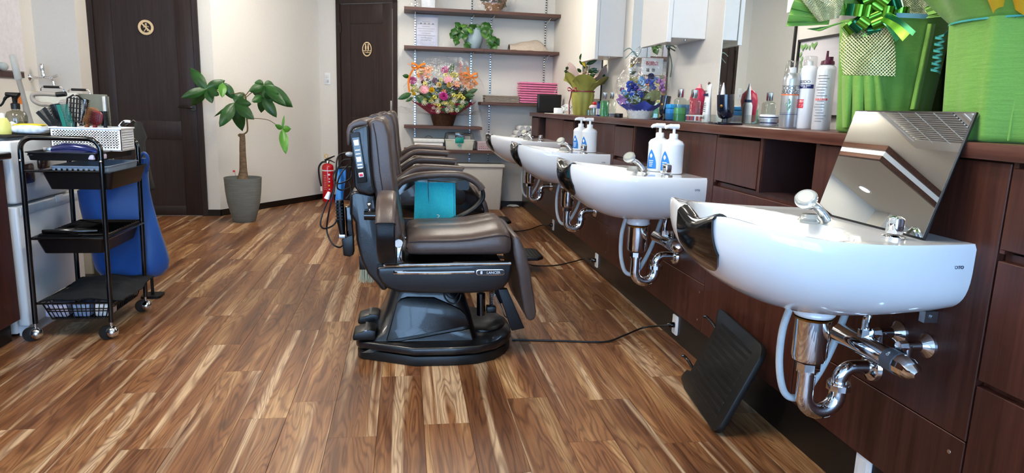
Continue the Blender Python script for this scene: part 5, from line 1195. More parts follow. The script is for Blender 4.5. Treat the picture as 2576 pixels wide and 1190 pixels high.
# ---- poster in a clear sleeve
t = thing('notice_sheet', 'pale lilac printed notice in a clear sleeve on the ivy shelf', 'notice', (sp(1075, 112, 7.11).x, 7.11, S2))
a = sp(1048, 112, 7.12); b = sp(1101, 41, 7.12)
MB().box(a.x, b.x, 7.118, 7.122, S2+.001, b.z, m=None).build('sheet', mat('lilac_paper', '#cfccda', .6, noise=.12, scale=9), t, smooth=0)
for k in range(9):
    zz = b.z-.06-.022*k; w = (.32 if k else .2)*(b.x-a.x)*(1+.4*math.sin(k*2.3)); cx = (a.x+b.x)/2-.01
    MB().box(cx-w, cx+w, 7.1165, 7.118, zz-.0025, zz+.0025).build('print_line', mat('grey_print', '#8d8a9c', .6), t, smooth=0)
for k in range(4): MB().box(cx-.06+.04*k, cx-.044+.04*k, 7.1165, 7.118, b.z-.085, b.z-.070).build('heading_glyph', mat('grey_print_dark', '#55545f', .6), t, smooth=0)
MB().box(a.x-.006, b.x+.008, 7.112, 7.114, S2+.001, b.z+.008).build('sleeve', clear('sleeve_plastic', '#ffffff', .03, .15), t, smooth=0)
# ---- crumpled clear bag
def crumple(seed, amp):
    rnd = random.Random(seed); ph = [(rnd.uniform(3, 17), rnd.uniform(3, 17), rnd.uniform(0, 6), rnd.uniform(.3, 1)) for _ in range(7)]
    return lambda u, v: amp*sum(w*math.sin(a*u*2+b*v*2+c) for a, b, c, w in ph)/3
M_CELLO = clear('cellophane', '#ffffff', .09, .05, bump=.9, bscale=26)
cr = crumple(3, .012); q = Vector((sp(1075, 112, 7.03).x, 7.03, S2))
tag(MB().sheet(lambda u, v: (q.x+(u-.5)*.19*(1-.55*v), q.y+cr(u, v)+.02*math.sin(PI*u), S2+.002+.13*v+.3*cr(v, u)*v), 22, 16).build('clear_bag', M_CELLO, origin=q, smooth=30, recalc=False), 'crumpled clear plastic bag in front of the printed notice', 'bag')
# ---- ivy in a pale blue pot
pq = Vector((sp(1190, 118).x, YS, S2)); t = thing('ivy_pot', 'trailing ivy in a pale blue egg-shaped pot', 'potted plant', pq)
hz = sp(1190, 72).z-S2; r_ = (sp(1212, 90).x-sp(1163, 90).x)/2
MB().lathe([(0, 0), (r_*.60, 0), (r_*.7, hz*.06), (r_*.93, hz*.35), (r_, hz*.58), (r_*.93, hz*.82), (r_*.78, hz), (r_*.7, hz), (r_*.8, hz*.8), (0, hz*.78)], pq, 36).build('pot', mat('pale_blue_pot', '#9fb3ba', .6, noise=.04), t, smooth=50)
rnd = random.Random(11)
def ivyleaf(c, d, s):
    lv = MB(); c = Vector(c); d = Vector(d).normalized(); tw = (Vector((rnd.uniform(-.5, .5), -1, rnd.uniform(-.1, .6)))).normalized(); s_ = d.cross(tw).normalized(); up = s_.cross(d)
    def fn(u, v):
        w = [.0, .62, .72, .62, .42, .2, 0][min(6, int(round(u*6)))]*s*.75; x = 2*v-1
        return c+d*(s*(u*1.1-.12*(1-abs(x))*0))+s_*w*x-up*abs(x)*w*.35+up*.15*s*math.sin(PI*u)
    lv.sheet(fn, 6, 4, .001); return lv
M_IVY = mat('ivy_leaf', '#2d5a22', .35, noise=.35, scale=25); M_IVY2 = mat('ivy_leaf_variegated', '#5d8a35', .35, noise=.35, scale=30)
ivy = [(1152, 75), (1160, 85), (1148, 98), (1150, 105), (1143, 88), (1158, 70), (1172, 72), (1178, 82), (1182, 76), (1190, 68), (1200, 66), (1207, 70), (1215, 75), (1222, 72), (1218, 82), (1230, 78), (1226, 92), (1232, 100), (1238, 97), (1244, 104), (1236, 112), (1240, 118), (1228, 108), (1180, 108), (1178, 116), (1170, 92), (1165, 66), (1184, 66), (1212, 64), (1155, 62), (1146, 78), (1220, 66)]
for k, (x, y) in enumerate(ivy):
    p = sp(x, y-6, YS-.06-.05*rnd.random()+(.06 if y < 72 else 0)); dx = (x-1190)/60
    ivyleaf(p, (dx*.5+rnd.uniform(-.3, .3), rnd.uniform(-.4, .1), -.9 if y > 70 else -.3), .066+.016*rnd.random()).build('leaf', M_IVY2 if k % 6 == 2 else M_IVY, t, smooth=60)
vn = MB()
for pts in ([(1180, 72), (1165, 62), (1152, 70), (1146, 95), (1150, 108)], [(1205, 70), (1225, 74), (1235, 95), (1240, 116)], [(1180, 74), (1170, 85), (1172, 100), (1180, 112)], [(1200, 72), (1222, 78), (1226, 100), (1228, 112)]):
    vn.tube(smoothpath([sp(a, b, YS-.08) for a, b in pts], 4), .0025, 6)
vn.build('vine', M_LEAF2, t)
# ---- beige cloth bag
q = Vector((sp(1330, 124).x, YS, S2)); x0, x1 = sp(1280, 120).x, sp(1374, 120).x
def clothbag(u, v):
    top = [.55, .62, .7, .8, .9, 1.0, 1.0, .8, .35]; i = u*8; k = min(7, int(i)); h = top[k]+(top[k+1]-top[k])*(i-k)
    a = PI*v; return (x0+(x1-x0)*u, YS-.10+.2*v, S2+.002+.112*h*math.sin(a)**.6+.004*math.sin(u*15+v*6))
tag(MB().sheet(clothbag, 30, 14, .003).build('cloth_bag', mat('beige_linen', '#bfb0a0', .9, noise=.08, scale=60, bump=.5, bscale=160), origin=q, smooth=60), 'limp beige linen bag lying at the right of the ivy shelf', 'bag')
# ---- folded towel stacks
def folded(name, lab, x0, x1, z, h, m, k, grp, y0=SY0+.02, y1=WB-.06):
    rnd2 = random.Random(k*7+1); dx = rnd2.uniform(-.004, .004)
    c = ((x0+x1)/2, (y0+y1)/2, z)
    mb = MB(); r = h*.49
    rings = []
    pr = [(x0+dx, z+h*.5), (x0+dx+r*.5, z+h*.92), (x0+dx+r*2, z+h*.985), (x1+dx-r*2, z+h*.985), (x1+dx-r*.5, z+h*.92), (x1+dx, z+h*.5), (x1+dx-r*.5, z+h*.08), (x1+dx-r*2, z+.0005), (x0+dx+r*2, z+.0005), (x0+dx+r*.5, z+h*.08)]
    n = 7
    for i in range(n+1):
        v = i/n; y = y0+(y1-y0)*v; e = 1-(.5 if i in (0, n) else 0)
        rings.append([Vector((p, y+.004*math.sin(p*30+k), (zz-z-h/2)*e+z+h/2+(.0004*math.sin(p*25+k*2) if 0 < i < n else 0))) for p, zz in pr])
    mb.loft(rings); return tag(mb.build(name, m, origin=c, smooth=60), lab, 'towel', grp)
ordn = ['bottom', 'second', 'third', 'fourth', 'fifth', 'sixth', 'seventh', 'eighth', 'top']
M_PINK = mat('pink_terry', '#e77aa6', .95, noise=.08, scale=60, bump=.7, bscale=220, sheen=.3); M_BEIGE = mat('beige_cotton', '#b3a698', .9, noise=.08, scale=60, bump=.5, bscale=220)
x0, x1 = sp(1308, 235, 6.88).x, sp(1402, 235, 6.88).x; zt = sp(1355, 207, 6.86).z; n = 9; h = (zt-S3)/n
for k in range(n): folded('folded_pink_towel', ('%s folded pink towel from the bottom of the pink stack' % ordn[k]) if 0 < k < n-1 else ('%s folded pink towel of the pink stack on the shelf' % ordn[k]), x0, x1, S3+k*h+.0004, h, M_PINK, k, 'pink towels on the short shelf')
x0, x1 = sp(1220, 250, 6.88).x, sp(1306, 250, 6.88).x; zt = sp(1260, 240, 6.86).z; n = 6; h = (zt-S3)/n
for k in range(n): folded('folded_beige_towel', ('%s folded beige cloth from the bottom of the beige stack' % ordn[k]) if 0 < k < n-1 else ('%s folded beige cloth of the beige stack on the shelf' % ordn[k if k == 0 else 8]), x0, x1, S3+k*h+.0004, h, M_BEIGE, k+20, 'beige towels on the short shelf')
# ---- rolled white towels on the lowest shelf
M_TERRY = mat('white_terry', '#e4e4e6', .95, noise=.03, bump=.6, bscale=200)
def roll(c, r, lab):
    t = thing('rolled_towel', lab, 'towel', (c[0], c[1], c[2]-r), 'rolled white towels on the lowest shelf')
    MB().lathe([(0, -.14), (r*.8, -.14), (r, -.125), (r, .125), (r*.8, .14), (0, .14)], (0, 0, 0), 20, m=frame(c, (1, 0, 0), (0, 0, 1))).build('roll', M_TERRY, t, smooth=50)
    sp_ = [Vector((c[0]+r*.85*(1-k/46)*math.cos(k*.42), c[1]-.141, c[2]+r*.85*(1-k/46)*math.sin(k*.42))) for k in range(40)]
    MB().tube(sp_, .0022, 5).build('spiral_edge', mat('grey_fold', '#b9b9bd', .9), t)
rw = .029; xb = sp(1325, 320, 6.9).x; row0 = S5+.0005
rows = [(7, .0), (6, 1), (5, 2), (4, 3), (3, 4)]
nm = ['bottom row', 'second row', 'third row', 'fourth row', 'top row']
for j, (n_, off) in enumerate(rows):
    for k in range(n_):
        x = 1.06+2*rw*(k+j*.5)+.001*k; z = row0+rw+j*rw*1.735
        roll((x, 6.985, z), rw, 'rolled white towel in the %s, %s from the left' % (nm[j], ['first', 'second', 'third', 'fourth', 'fifth', 'sixth', 'seventh'][k]))
# ---- boxes on the lowest shelf
t = thing('white_lidded_box', 'low white lidded box with wire handle behind the chair arms', 'storage box', (sp(1077, 377).x, YS, S5))
x0, x1 = sp(1040, 370, 6.88).x, sp(1117, 370, 6.88).x; z1 = sp(1077, 358, 6.88).z; z2 = sp(1077, 349, 6.88).z
MB().box(x0+.01, x1-.01, 6.88, 7.08, S5+.001, z1, bev=.006).build('body', M_WHITELAC, t); MB().box(x0, x1, 6.87, 7.09, z1, z2, bev=.006).build('lid', mat('white_lid', '#e3e6e4', .4), t)
MB().tube([((x0+x1)/2+.035*math.cos(a), 6.98, z2+.024*math.sin(a)) for a in [PI*k/12 for k in range(13)]], .003, 6).build('handle', M_STEEL, t)
t = thing('first_aid_box', 'cream storage box with clear lid and teal latch', 'storage box', (sp(1156, 377).x, YS, S5))
x0, x1 = sp(1120, 370, 6.87).x, sp(1193, 370, 6.87).x; zm = sp(1156, 351, 6.87).z; zt = sp(1156, 334, 6.87).z; M_CREAM = mat('cream_plastic', '#d9d8c8', .4, noise=.02)
def rgb(i, z): return [Vector((p, q_, z)) for p, q_ in rrect(x1-x0-2*i, .20-2*i, .012, 3, (x0+x1)/2, 6.97)]
MB().loft([rgb(.014, S5+.001), rgb(.010, S5+.01), rgb(0, zm-.012), rgb(-.004, zm-.010), rgb(-.004, zm)]).build('base', M_CREAM, t, smooth=40)
MB().loft([rgb(-.003, zm+.001), rgb(.002, zm+.02), rgb(.012, zt-.01), rgb(.03, zt)], caps=False).add(rgb(.03, zt), [tuple(range(16))]).build('clear_lid', clear('lid_plastic', '#e2e6e8', .12, .15), t, smooth=40)
for k, (dx, w, hh) in enumerate(((-.08, .07, .04), (.0, .06, .03), (.08, .06, .035))): MB().box((x0+x1)/2+dx-w/2, (x0+x1)/2+dx+w/2, 6.92, 7.02, zm-.01, zm+hh, bev=.006).build('contents', mat('box_contents_%d' % k, ('#cfd3d6', '#b9c3c6', '#d8cfc4')[k], .6), t)
cx = sp(1156, 355, 6.86).x
MB().box(cx-.043, cx+.043, 6.862, 6.872, sp(1156, 360, 6.865).z, zm+.02, bev=.004).build('latch', mat('teal_plastic', '#128a7c', .3), t)
MB().box(cx-.043, cx+.043, 6.864, 6.872, zm+.02, zt, bev=.002).build('latch_top', clear('lid_plastic', '#e2e6e8', .12, .15), t)
zc = sp(1156, 366, 6.86).z; MB().prism([(cx-.006, zc-.018), (cx+.006, zc-.018), (cx+.009, zc+.01), (cx, zc+.02), (cx-.009, zc+.01)], 'Y', 6.863, 6.868).box(cx-.02, cx-.012, 6.863, 6.868, zc-.005, zc+.008).box(cx+.012, cx+.02, 6.863, 6.868, zc-.005, zc+.008).build('emblem', mat('teal_emblem', '#3f9488', .4), t, smooth=0)
t = thing('pink_basket', 'small pale pink perforated basket on the lowest shelf', 'basket', (sp(1225, 377).x, YS, S5))
x0, x1 = sp(1199, 370, 6.87).x, sp(1262, 370, 6.87).x; zt = sp(1225, 358, 6.87).z
perf((x0+.01, 6.87, S5+.001), (1, 0, 0), (0, 0, 1), x1-x0-.02, zt-S5-.004, 11, 4, .007, -.003).build('basket_wall', mat('pale_pink_plastic', '#dcc7cb', .4), t, smooth=0)
MB().box(x0+.01, x0+.013, 6.87, 7.05, S5+.001, zt).box(x1-.013, x1-.01, 6.87, 7.05, S5+.001, zt).box(x0+.01, x1-.01, 7.047, 7.05, S5+.001, zt).box(x0+.01, x1-.01, 6.87, 7.05, S5+.001, S5+.003).build('walls', MATS['pale_pink_plastic'], t, smooth=0)
MB().box(x0+.004, x1-.004, 6.865, 6.875, zt-.004, zt+.004, bev=.002).box(x0+.004, x0+.014, 6.865, 7.055, zt-.004, zt+.004, bev=.002).box(x1-.014, x1-.004, 6.865, 7.055, zt-.004, zt+.004, bev=.002).build('rim', MATS['pale_pink_plastic'], t)
tag(MB().box(x0+.02, x1-.02, 6.885, 7.03, S5+.004, S5+.035, bev=.01).build('pink_cloth', mat('rose_cloth', '#c9506e', .9), origin=((x0+x1)/2, 6.95, S5+.004)), 'rose coloured cloth inside the small pink basket', 'cloth')
# ---- items on the topmost shelf
t = thing('wrapped_gift', 'white card box in clear wrap at the left of the topmost shelf', 'gift', (sp(1065, 12).x, YS, S1))
x0, x1 = sp(1060, 8).x, sp(1094, 8).x; MB().box(x0, x1, 6.93, 7.03, S1+.001, S1+.22, bev=.002).build('box', M_WHITEP, t)
c2 = crumple(9, .02)
MB().sheet(lambda u, v: ((x0+x1)/2-.02+(u-.5)*(.34-.1*v), 6.90+c2(u, v)+.05*(2*u-1)**2, S1+.004+.26*v+.2*c2(v, u)*v), 22, 16).build('wrap', M_CELLO, t, smooth=30, recalc=False)
t = thing('dried_flower_basket', 'brown wicker basket of dried flowers on the topmost shelf', 'flower basket', (sp(1248, 20).x, YS, S1))
bq = Vector((sp(1243, 20).x, YS, S1)); rb = (sp(1268, 15).x-sp(1220, 15).x)/2
def wicker(mb, c, r0, r1, h, rows, n=26, wob=.0035):
    rings = []
    for j in range(rows*2+1):
        f = j/(rows*2); r = r0+(r1-r0)*f
        rings.append([Vector((c.x+(r+wob*math.cos(k*PI+((j//1) % 4 > 1)*PI)+.0015*math.sin(j*3.1))*math.cos(2*PI*k/(2*n)), c.y+(r+wob*math.cos(k*PI+((j//1) % 4 > 1)*PI))*math.sin(2*PI*k/(2*n)), c.z+h*f)) for k in range(2*n)])
    return mb.loft(rings)
wicker(MB(), bq, rb*.82, rb, .085, 5).build('wicker', mat('brown_wicker', '#7a5531', .6, noise=.25, scale=40), t, smooth=60)
for k in range(34):
    a = rnd.uniform(0, 2*PI); rr = rb*rnd.uniform(.2, 1.35); p = bq+Vector((rr*math.cos(a), rr*.8*math.sin(a), .08+rnd.uniform(0, .10)))
    if k % 2: ivyleaf(p, (math.cos(a), math.sin(a)-.3, rnd.uniform(-.6, .5)), .06).build('dry_leaf', mat('dry_leaf', '#4c4a34', .7, noise=.3), t, smooth=60)
    else: MB().ball(p, .022, 8, (1, 1, .8)).build('dry_bloom', mat('dry_bloom_%d' % (k % 3), ('#8c6a52', '#a58a76', '#6c4a3c')[k % 3], .9, bump=1, noise=.3), t)
c3 = crumple(5, .015)
MB().sheet(lambda u, v: (bq.x+(u-.5)*(.40+.1*v), bq.y-.13+.10*(2*u-1)**2+c3(u, v), S1+.002+.25*v), 20, 12).build('wrap', M_CELLO, t, smooth=30, recalc=False)
# ================================================================== BIG FLOWER BASKET
FQ = Vector((sp(1115, 318, 6.98).x, 6.98, S4)); t = FB = thing('flower_basket', 'large cellophane-wrapped basket of mixed bright flowers on the shelf', 'flower arrangement', FQ)
def fp(x, y, dy=0): return P(x, y, Y=6.93+dy)
hb_ = fp(1115, 284).z-S4; r0 = (fp(1138, 318).x-fp(1090, 318).x)/2; r1 = (fp(1150, 285).x-fp(1082, 285).x)/2
wicker(MB(), FQ+Vector((0, 0, .001)), r0, r1, hb_, 5).build('pot', mat('brown_foil_pot', '#4a2f20', .35, noise=.3, scale=40), t, smooth=60)
cr4 = crumple(12, .01)
def skirt_(u, v):
    a = 2*PI*u; rr = .125+.165*v+.02*math.sin(5*a)*v; x = FQ.x+rr*math.cos(a)*1.08; y = FQ.y-.05+rr*.55*math.sin(a)
    return (x, y, S4+hb_-.015+.085*v+.04*v*abs(math.cos(a))+.014*math.sin(9*a)*v)
MB().sheet(skirt_, 60, 6, .001).build('red_paper', mat('crimson_paper', '#a8184c', .6, noise=.12, scale=20), t, smooth=60)
# flower kinds (one mesh each, placed many times)
def petals(n, L, W, tilt, z0=0, r0=0, curl=.2, ph=0):
    mb = MB()
    for k in range(n):
        a = 2*PI*(k+ph)/n; d = Vector((math.cos(a)*math.cos(tilt), math.sin(a)*math.cos(tilt), math.sin(tilt))); s_ = Vector((-math.sin(a), math.cos(a), 0)); up = s_.cross(d)*-1
        o = Vector((r0*math.cos(a), r0*math.sin(a), z0))
        mb.sheet(lambda u, v: o+d*L*u+s_*(W*math.sin(PI*min(1, .12+u*.88))**.7*(2*v-1))+up*curl*L*u*u, 4, 2, .0006)
    return mb
def merge(*ms):
    r = MB()
    for m in ms: r.add(m.v, m.f)
    return r
KINDS = {
 'dahlia': merge(*[petals(16-2*i, .042-.005*i, .007, R(8+20*i), .004*i, 0, .1, .5*(i % 2)) for i in range(4)]),
 'gerbera': merge(petals(18, .040, .0055, R(8), 0, .006), petals(14, .028, .0045, R(22), .003, .004), MB().ball((0, 0, .006), .010, 8, (1, 1, .5))),
 'rose': merge(*[petals(5, .026-.003*i, .018-.002*i, R(35+14*i), .002*i, 0, .25, .4*i) for i in range(4)]),
 'lily': merge(petals(6, .052, .013, R(38), 0, .003, -.35), MB().tube([(0, 0, 0), (0, 0, .045)], .002, 5)),
 'bud': merge(*[MB().ball((.010*math.cos(k*2.4), .010*math.sin(k*2.4), .004+.005*(k % 3)), .0065, 6) for k in range(7)]),
 'tuft': merge(*[MB().ball((.020*math.cos(k*2.4)*math.sqrt(k/14), .020*math.sin(k*2.4)*math.sqrt(k/14), .006*math.sin(k*1.7)), .0035, 5) for k in range(14)]),
}
FCOL = {'pink': mat('magenta_petal', '#c2378c', .6, noise=.15), 'palepink': mat('pink_petal', '#e59aa0', .6, noise=.12), 'yellow': mat('yellow_petal', '#e8bf1c', .55, noise=.12), 'lemon': mat('lemon_petal', '#d9cf62', .6, noise=.15), 'orange': mat('apricot_petal', '#cf8350', .55, noise=.25), 'white': mat('white_petal', '#eeeade', .7, noise=.06), 'crimson': mat('crimson_petal', '#7a1420', .5, noise=.2), 'blue': mat('blue_petal', '#2b4aa8', .6, noise=.25), 'deepblue': mat('deep_blue_petal', '#10206a', .55, noise=.25), 'skyblue': mat('sky_petal', '#5f8fc0', .6, noise=.25), 'mauve': mat('mauve_petal', '#a878b4', .6, noise=.25), 'cream': mat('cream_petal', '#d8c4a0', .6, noise=.15), 'teal': mat('teal_petal', '#4f9c88', .6, noise=.2)}
KME = {}
def bloom(parent, kind, col, pos, scale=1, face=None):
    key = (kind, col); inv = ROOTM[parent.name].inverted()
    if key not in KME:
        src = MB(); src.add(KINDS[kind].v, KINDS[kind].f); o = src.build(kind if kind not in ('bud', 'tuft') else kind+'_flower', FCOL[col]); KME[key] = o.data
    else:
        o = bpy.data.objects.new(kind if kind not in ('bud', 'tuft') else kind+'_flower', KME[key]); COL.objects.link(o)
    d = Vector(face) if face is not None else Vector((rnd.uniform(-.4, .4), -1, rnd.uniform(0, .6)))
    o.parent = parent; o.matrix_local = inv @ (Matrix.Translation(pos) @ Vector((0, 0, 1)).rotation_difference(d.normalized()).to_matrix().to_4x4() @ Matrix.Scale(scale, 4))
    return o
spec = [('dahlia', 'pink', 1115, 243, 1.05, -.15), ('dahlia', 'pink', 1038, 203, .95, -.02), ('dahlia', 'pink', 1120, 177, .95, .02), ('gerbera', 'palepink', 1067, 226, .95, -.1), ('gerbera', 'palepink', 1128, 202, .95, -.06), ('gerbera', 'palepink', 1062, 195, .7, -.0), ('rose', 'yellow', 1085, 228, 1.2, -.14), ('rose', 'yellow', 1104, 215, 1.2, -.12), ('rose', 'yellow', 1132, 215, 1.2, -.12), ('rose', 'yellow', 1041, 238, .8, -.08), ('rose', 'lemon', 1037, 228, .9, -.04), ('rose', 'lemon', 1051, 226, .9, -.04), ('rose', 'lemon', 1037, 215, .8, 0), ('bud', 'lemon', 1093, 245, 1.3, -.14), ('bud', 'lemon', 1121, 190, 1.4, -.0), ('bud', 'lemon', 1134, 185, 1.6, .0), ('bud', 'lemon', 1136, 195, 1.4, -.03), ('bud', 'lemon', 1148, 190, 1.5, .0), ('bud', 'lemon', 1060, 183, 1.2, 0), ('bud', 'lemon', 1071, 214, 1.2, -.06), ('bud', 'lemon', 1110, 203, 1.2, -.02), ('bud', 'lemon', 1150, 243, 1.2, -.1), ('bud', 'lemon', 1160, 243, 1.3, -.1), ('bud', 'lemon', 1166, 248, 1.2, -.1), ('bud', 'lemon', 1104, 265, 1.1, -.14), ('bud', 'lemon', 1120, 260, 1.1, -.14), ('bud', 'lemon', 1142, 240, 1.2, -.12), ('lily', 'orange', 1068, 180, 1.3, -.0), ('lily', 'orange', 1075, 190, 1.2, -.04), ('lily', 'orange', 1080, 175, 1.1, .02), ('lily', 'orange', 1150, 213, 1.2, -.06), ('lily', 'orange', 1163, 190, 1.2, .0), ('lily', 'orange', 1172, 212, 1.2, -.04), ('lily', 'orange', 1183, 222, 1.2, -.04), ('lily', 'orange', 1190, 212, 1.1, .0), ('lily', 'orange', 1178, 200, 1.1, .02), ('rose', 'crimson', 1093, 203, 1.2, -.04), ('rose', 'crimson', 1065, 208, .9, -.03), ('rose', 'crimson', 1147, 225, 1.0, -.08), ('rose', 'crimson', 1076, 200, .9, -.02), ('rose', 'white', 1105, 190, 1.0, -.02), ('rose', 'white', 1098, 180, .8, .02)]
for k, c, x, y, s_, dy in spec: bloom(FB, k, c, fp(x, y, dy-.03), s_*(.74 if k == 'lily' else 1.2))
for k in range(46):
    x = rnd.uniform(1040, 1192); ym = 185+rnd.uniform(0, 75)*(1-((x-1115)/95)**2*.5)
    kd, cc, sc2 = (('bud', 'lemon', 1.3), ('rose', 'white', .6), ('rose', 'lemon', .6), ('bud', 'white', 1.2), ('lily', 'orange', .6), ('rose', 'palepink', .55))[k % 6]
    bloom(FB, kd, cc, fp(x, ym, -.09+.04*rnd.random()), sc2)
for k in range(90):
    x = rnd.uniform(1040, 1190); ym = 205+rnd.uniform(0, 80)*(1-((x-1115)/90)**2*.6); bloom(FB, 'tuft', 'white', fp(x, ym, -.10+.05*rnd.random()), rnd.uniform(.8, 1.2))
for k in range(40):
    x = rnd.uniform(1062, 1170); bloom(FB, 'tuft', 'white' if k % 3 else 'lemon', fp(x, rnd.uniform(248, 286-abs(x-1115)*.25), -.19+.03*rnd.random()), rnd.uniform(.9, 1.25))
for k in range(7): bloom(FB, 'bud', 'palepink', fp(1157+rnd.uniform(-3, 4), 158+6*k, .06), .9)
for (x, y, tx, ty, w) in ((1045, 240, 1075, 262, 9), (1060, 232, 1090, 250, 8), (1130, 262, 1150, 278, 9), (1125, 250, 1145, 272, 9), (1150, 250, 1170, 272, 8), (1165, 255, 1150, 285, 7), (1035, 235, 1000, 250, 7), (1030, 193, 1012, 190, 5), (1130, 185, 1142, 160, 6), (1175, 235, 1202, 224, 6), (1168, 240, 1195, 240, 5), (1110, 265, 1128, 283, 8), (1080, 255, 1070, 240, 7), (1145, 225, 1135, 240, 7), (1180, 240, 1190, 250, 5), (1040, 245, 1020, 256, 4), (1160, 262, 1180, 258, 7), (1090, 240, 1080, 262, 8)):
    ll = MB(); leaf(ll, fp(x, y, -.12), fp(tx, ty, -.15), w*6.9/1700, .2, .25, 6); ll.build('leaf', M_LEAF, t, smooth=60)
MB().ball(fp(1115, 243, .04), .20, 20, (1.40, .62, .85)).build('foliage_mass', mat('deep_foliage', '#22401d', .8, noise=.5, scale=18, bump=1, bscale=30), t)
M_ORIB = mat('orange_ribbon', '#e07b1e', .4, noise=.06)
def bow(parent, c, s, m, tails, name='ribbon_bow'):
    for sg_ in (-1, 1):
        pts = [c+Vector((sg_*s*(math.sin(a)*1.0), -.01-.01*math.sin(a*2), s*.45*math.sin(a)*math.cos(a)*1.3+s*.18*math.sin(a))) for a in [PI*k/14 for k in range(15)]]
        MB().ribbon(pts, (0, s*.10, s*.14), .0008).build(name, m, parent, smooth=60)
    for tp in tails: MB().ribbon(smoothpath([Vector(p) for p in tp], 5), (s*.13, s*.05, .0), .0008).build('ribbon_tail', m, parent, smooth=60)
    MB().ball(c, s*.16, 8).build('knot', m, parent)
c1 = fp(1053, 168, -.12); bow(t, c1, .07, M_ORIB, [[c1, fp(1030, 162, -.12), fp(1027, 160, -.12)], [c1, fp(1040, 175, -.13), fp(1028, 200, -.14), fp(1030, 232, -.14)], [c1, fp(1050, 178, -.13), fp(1054, 195, -.14)]])
c2_ = fp(1184, 192, -.12); bow(t, c2_, .07, M_ORIB, [[c2_, fp(1178, 180, -.12), fp(1176, 168, -.12)], [c2_, fp(1192, 200, -.13), fp(1202, 212, -.14)], [c2_, fp(1165, 184, -.13), fp(1158, 190, -.13)]])
cr5 = crumple(21, .016); cr6 = crumple(22, .02)
def dome(u, v):
    a = PI*(1.02*u-.01); e = .36+.02*math.sin(7*a); 
    x = FQ.x+(.415-.05*v)*math.cos(PI*(1-u))*math.sin(PI*(.18+.64*v))**.5*1.0
    y = FQ.y-.12-.13*math.sin(PI*u)*math.sin(PI*(.1+.8*v)); z = S4+.14+.54*v-.12*v*(2*u-1)**2
    return (x+cr5(v, u), y+cr5(u, v), z+cr6(u, v)*.5)
MB().sheet(dome, 40, 28).build('cellophane', M_CELLO, t, smooth=25, recalc=False)
def flare(u, v):
    a = PI*(.05+.9*u)+PI; rr = .10+.36*v; c = cr5(u*2, v)
    return (FQ.x+rr*1.1*math.cos(a), FQ.y-.02+rr*.34*math.sin(a)-.02, S4+.10+.06*v+2*c*v+.03*math.sin(9*a)*v)
MB().sheet(flare, 40, 10).build('cellophane_skirt', M_CELLO, t, smooth=25, recalc=False)
# ================================================================== THINGS ON THE SINKS
M_BLUEL = mat('blue_label', '#2f7fd0', .4, noise=.05); M_PRINTW = mat('white_label_print', '#f4f6f8', .5)
def pump_bottle(lab, x, y, z=.7905, rz=0.0):
    t = thing('pump_bottle', lab, 'pump bottle', (x, y, z), 'white pump bottles on the sinks'); M = Matrix.Translation((x, y, z)) @ Matrix.Rotation(rz, 4, 'Z')
    def ov(pr, n=32):
        mb = MB(); mb.loft([[M @ Vector((r*math.cos(2*PI*k/n)*.78, r*math.sin(2*PI*k/n), zz)) for k in range(n)] for r, zz in pr]); return mb
    # wide across Y, the label on the room side
    def ov2(pr, n=32):
        mb = MB(); mb.loft([[M @ Vector((r*math.cos(2*PI*k/n), r*math.sin(2*PI*k/n)*.82, zz)) for k in range(n)] for r, zz in pr]); return mb
    ov2([(.0, .0), (.044, .0), (.048, .005), (.048, .118), (.0485, .120), (.0485, .125), (.047, .128), (.040, .138), (.022, .146), (.019, .150), (.0, .150)]).build('body', mat('milky_bottle', '#e9edf0', .3, noise=.01, sub=.1), t, smooth=45)
    MB().lathe([(0, .148), (.0185, .148), (.0185, .166), (.016, .170), (0, .170)], (0, 0, 0), 24, m=M).build('collar', M_WHITEP, t)
    MB().lathe([(0, .168), (.0065, .168), (.0065, .192), (0, .192)], (0, 0, 0), 14, m=M).build('stem', M_WHITEP, t)
    MB().tube(smoothpath([M @ Vector(p) for p in ((.020, 0, .200), (0, 0, .200), (-.02, -.002, .201), (-.036, -.004, .198), (-.043, -.005, .192))], 4), [.011]*5+[.010]*4+[.008]*4+[.006]*4, 12).build('pump_head', M_WHITEP, t)
    # blue drop label wrapped round the left front
    def lb(u, v):
        w = [0, .50, .8, .95, 1, 1, .95, .8][min(7, int(v*7.999))] if v < 1 else .8
        hv = .012+.085*(1-v); a = R(-150)+(u-.5)*1.15*(math.sin(min(1, v*1.15)*PI*.5)**.8)
        return M @ Vector((.0487*math.cos(a), .0487*.82*math.sin(a)-.0002, hv))
    lo = MB().sheet(lb, 12, 14).build('label', M_BLUEL, t, smooth=60)
    for k in range(4):
        def ln(u, v, k=k):
            a = R(-150)+(u-.5)*(.55-.07*k); return M @ Vector((.0491*math.cos(a), .0491*.82*math.sin(a)-.0003, .046-.008*k+.003*v))
        MB().sheet(ln, 6, 1).build('print_line', M_PRINTW, lo, smooth=0)
    def dp(u, v):
        a = R(-150)+(u-.5)*.3*math.sin(PI*v); return M @ Vector((.0491*math.cos(a), .0491*.82*math.sin(a)-.0003, .058+.022*v))
    MB().sheet(dp, 4, 6).build('drop_mark', M_PRINTW, lo, smooth=0)
    return t
p1 = P(1688, 436, Z=.7905); p2 = P(1654, 430, Z=.7905)
pump_bottle('front white pump bottle on the second sink', p1.x, p1.y); pump_bottle('rear white pump bottle on the second sink', p2.x, p2.y)
y1_ = P(1481, 381, X=1.135).y; y2_ = P(1459, 378, X=1.125).y
pump_bottle('front white pump bottle on the third sink', 1.135, y1_); pump_bottle('rear white pump bottle on the third sink', 1.125, y2_)
# ================================================================== THINGS ON THE COUNTER
TZ = TOPZ+.0005
def cpos(x, X=1.38): q = P(x, 262+(x-1014)*.0617, X=X); return Vector((X, q.y, TZ))
def ctop(x, y, X): return P(x, y, X=X).z
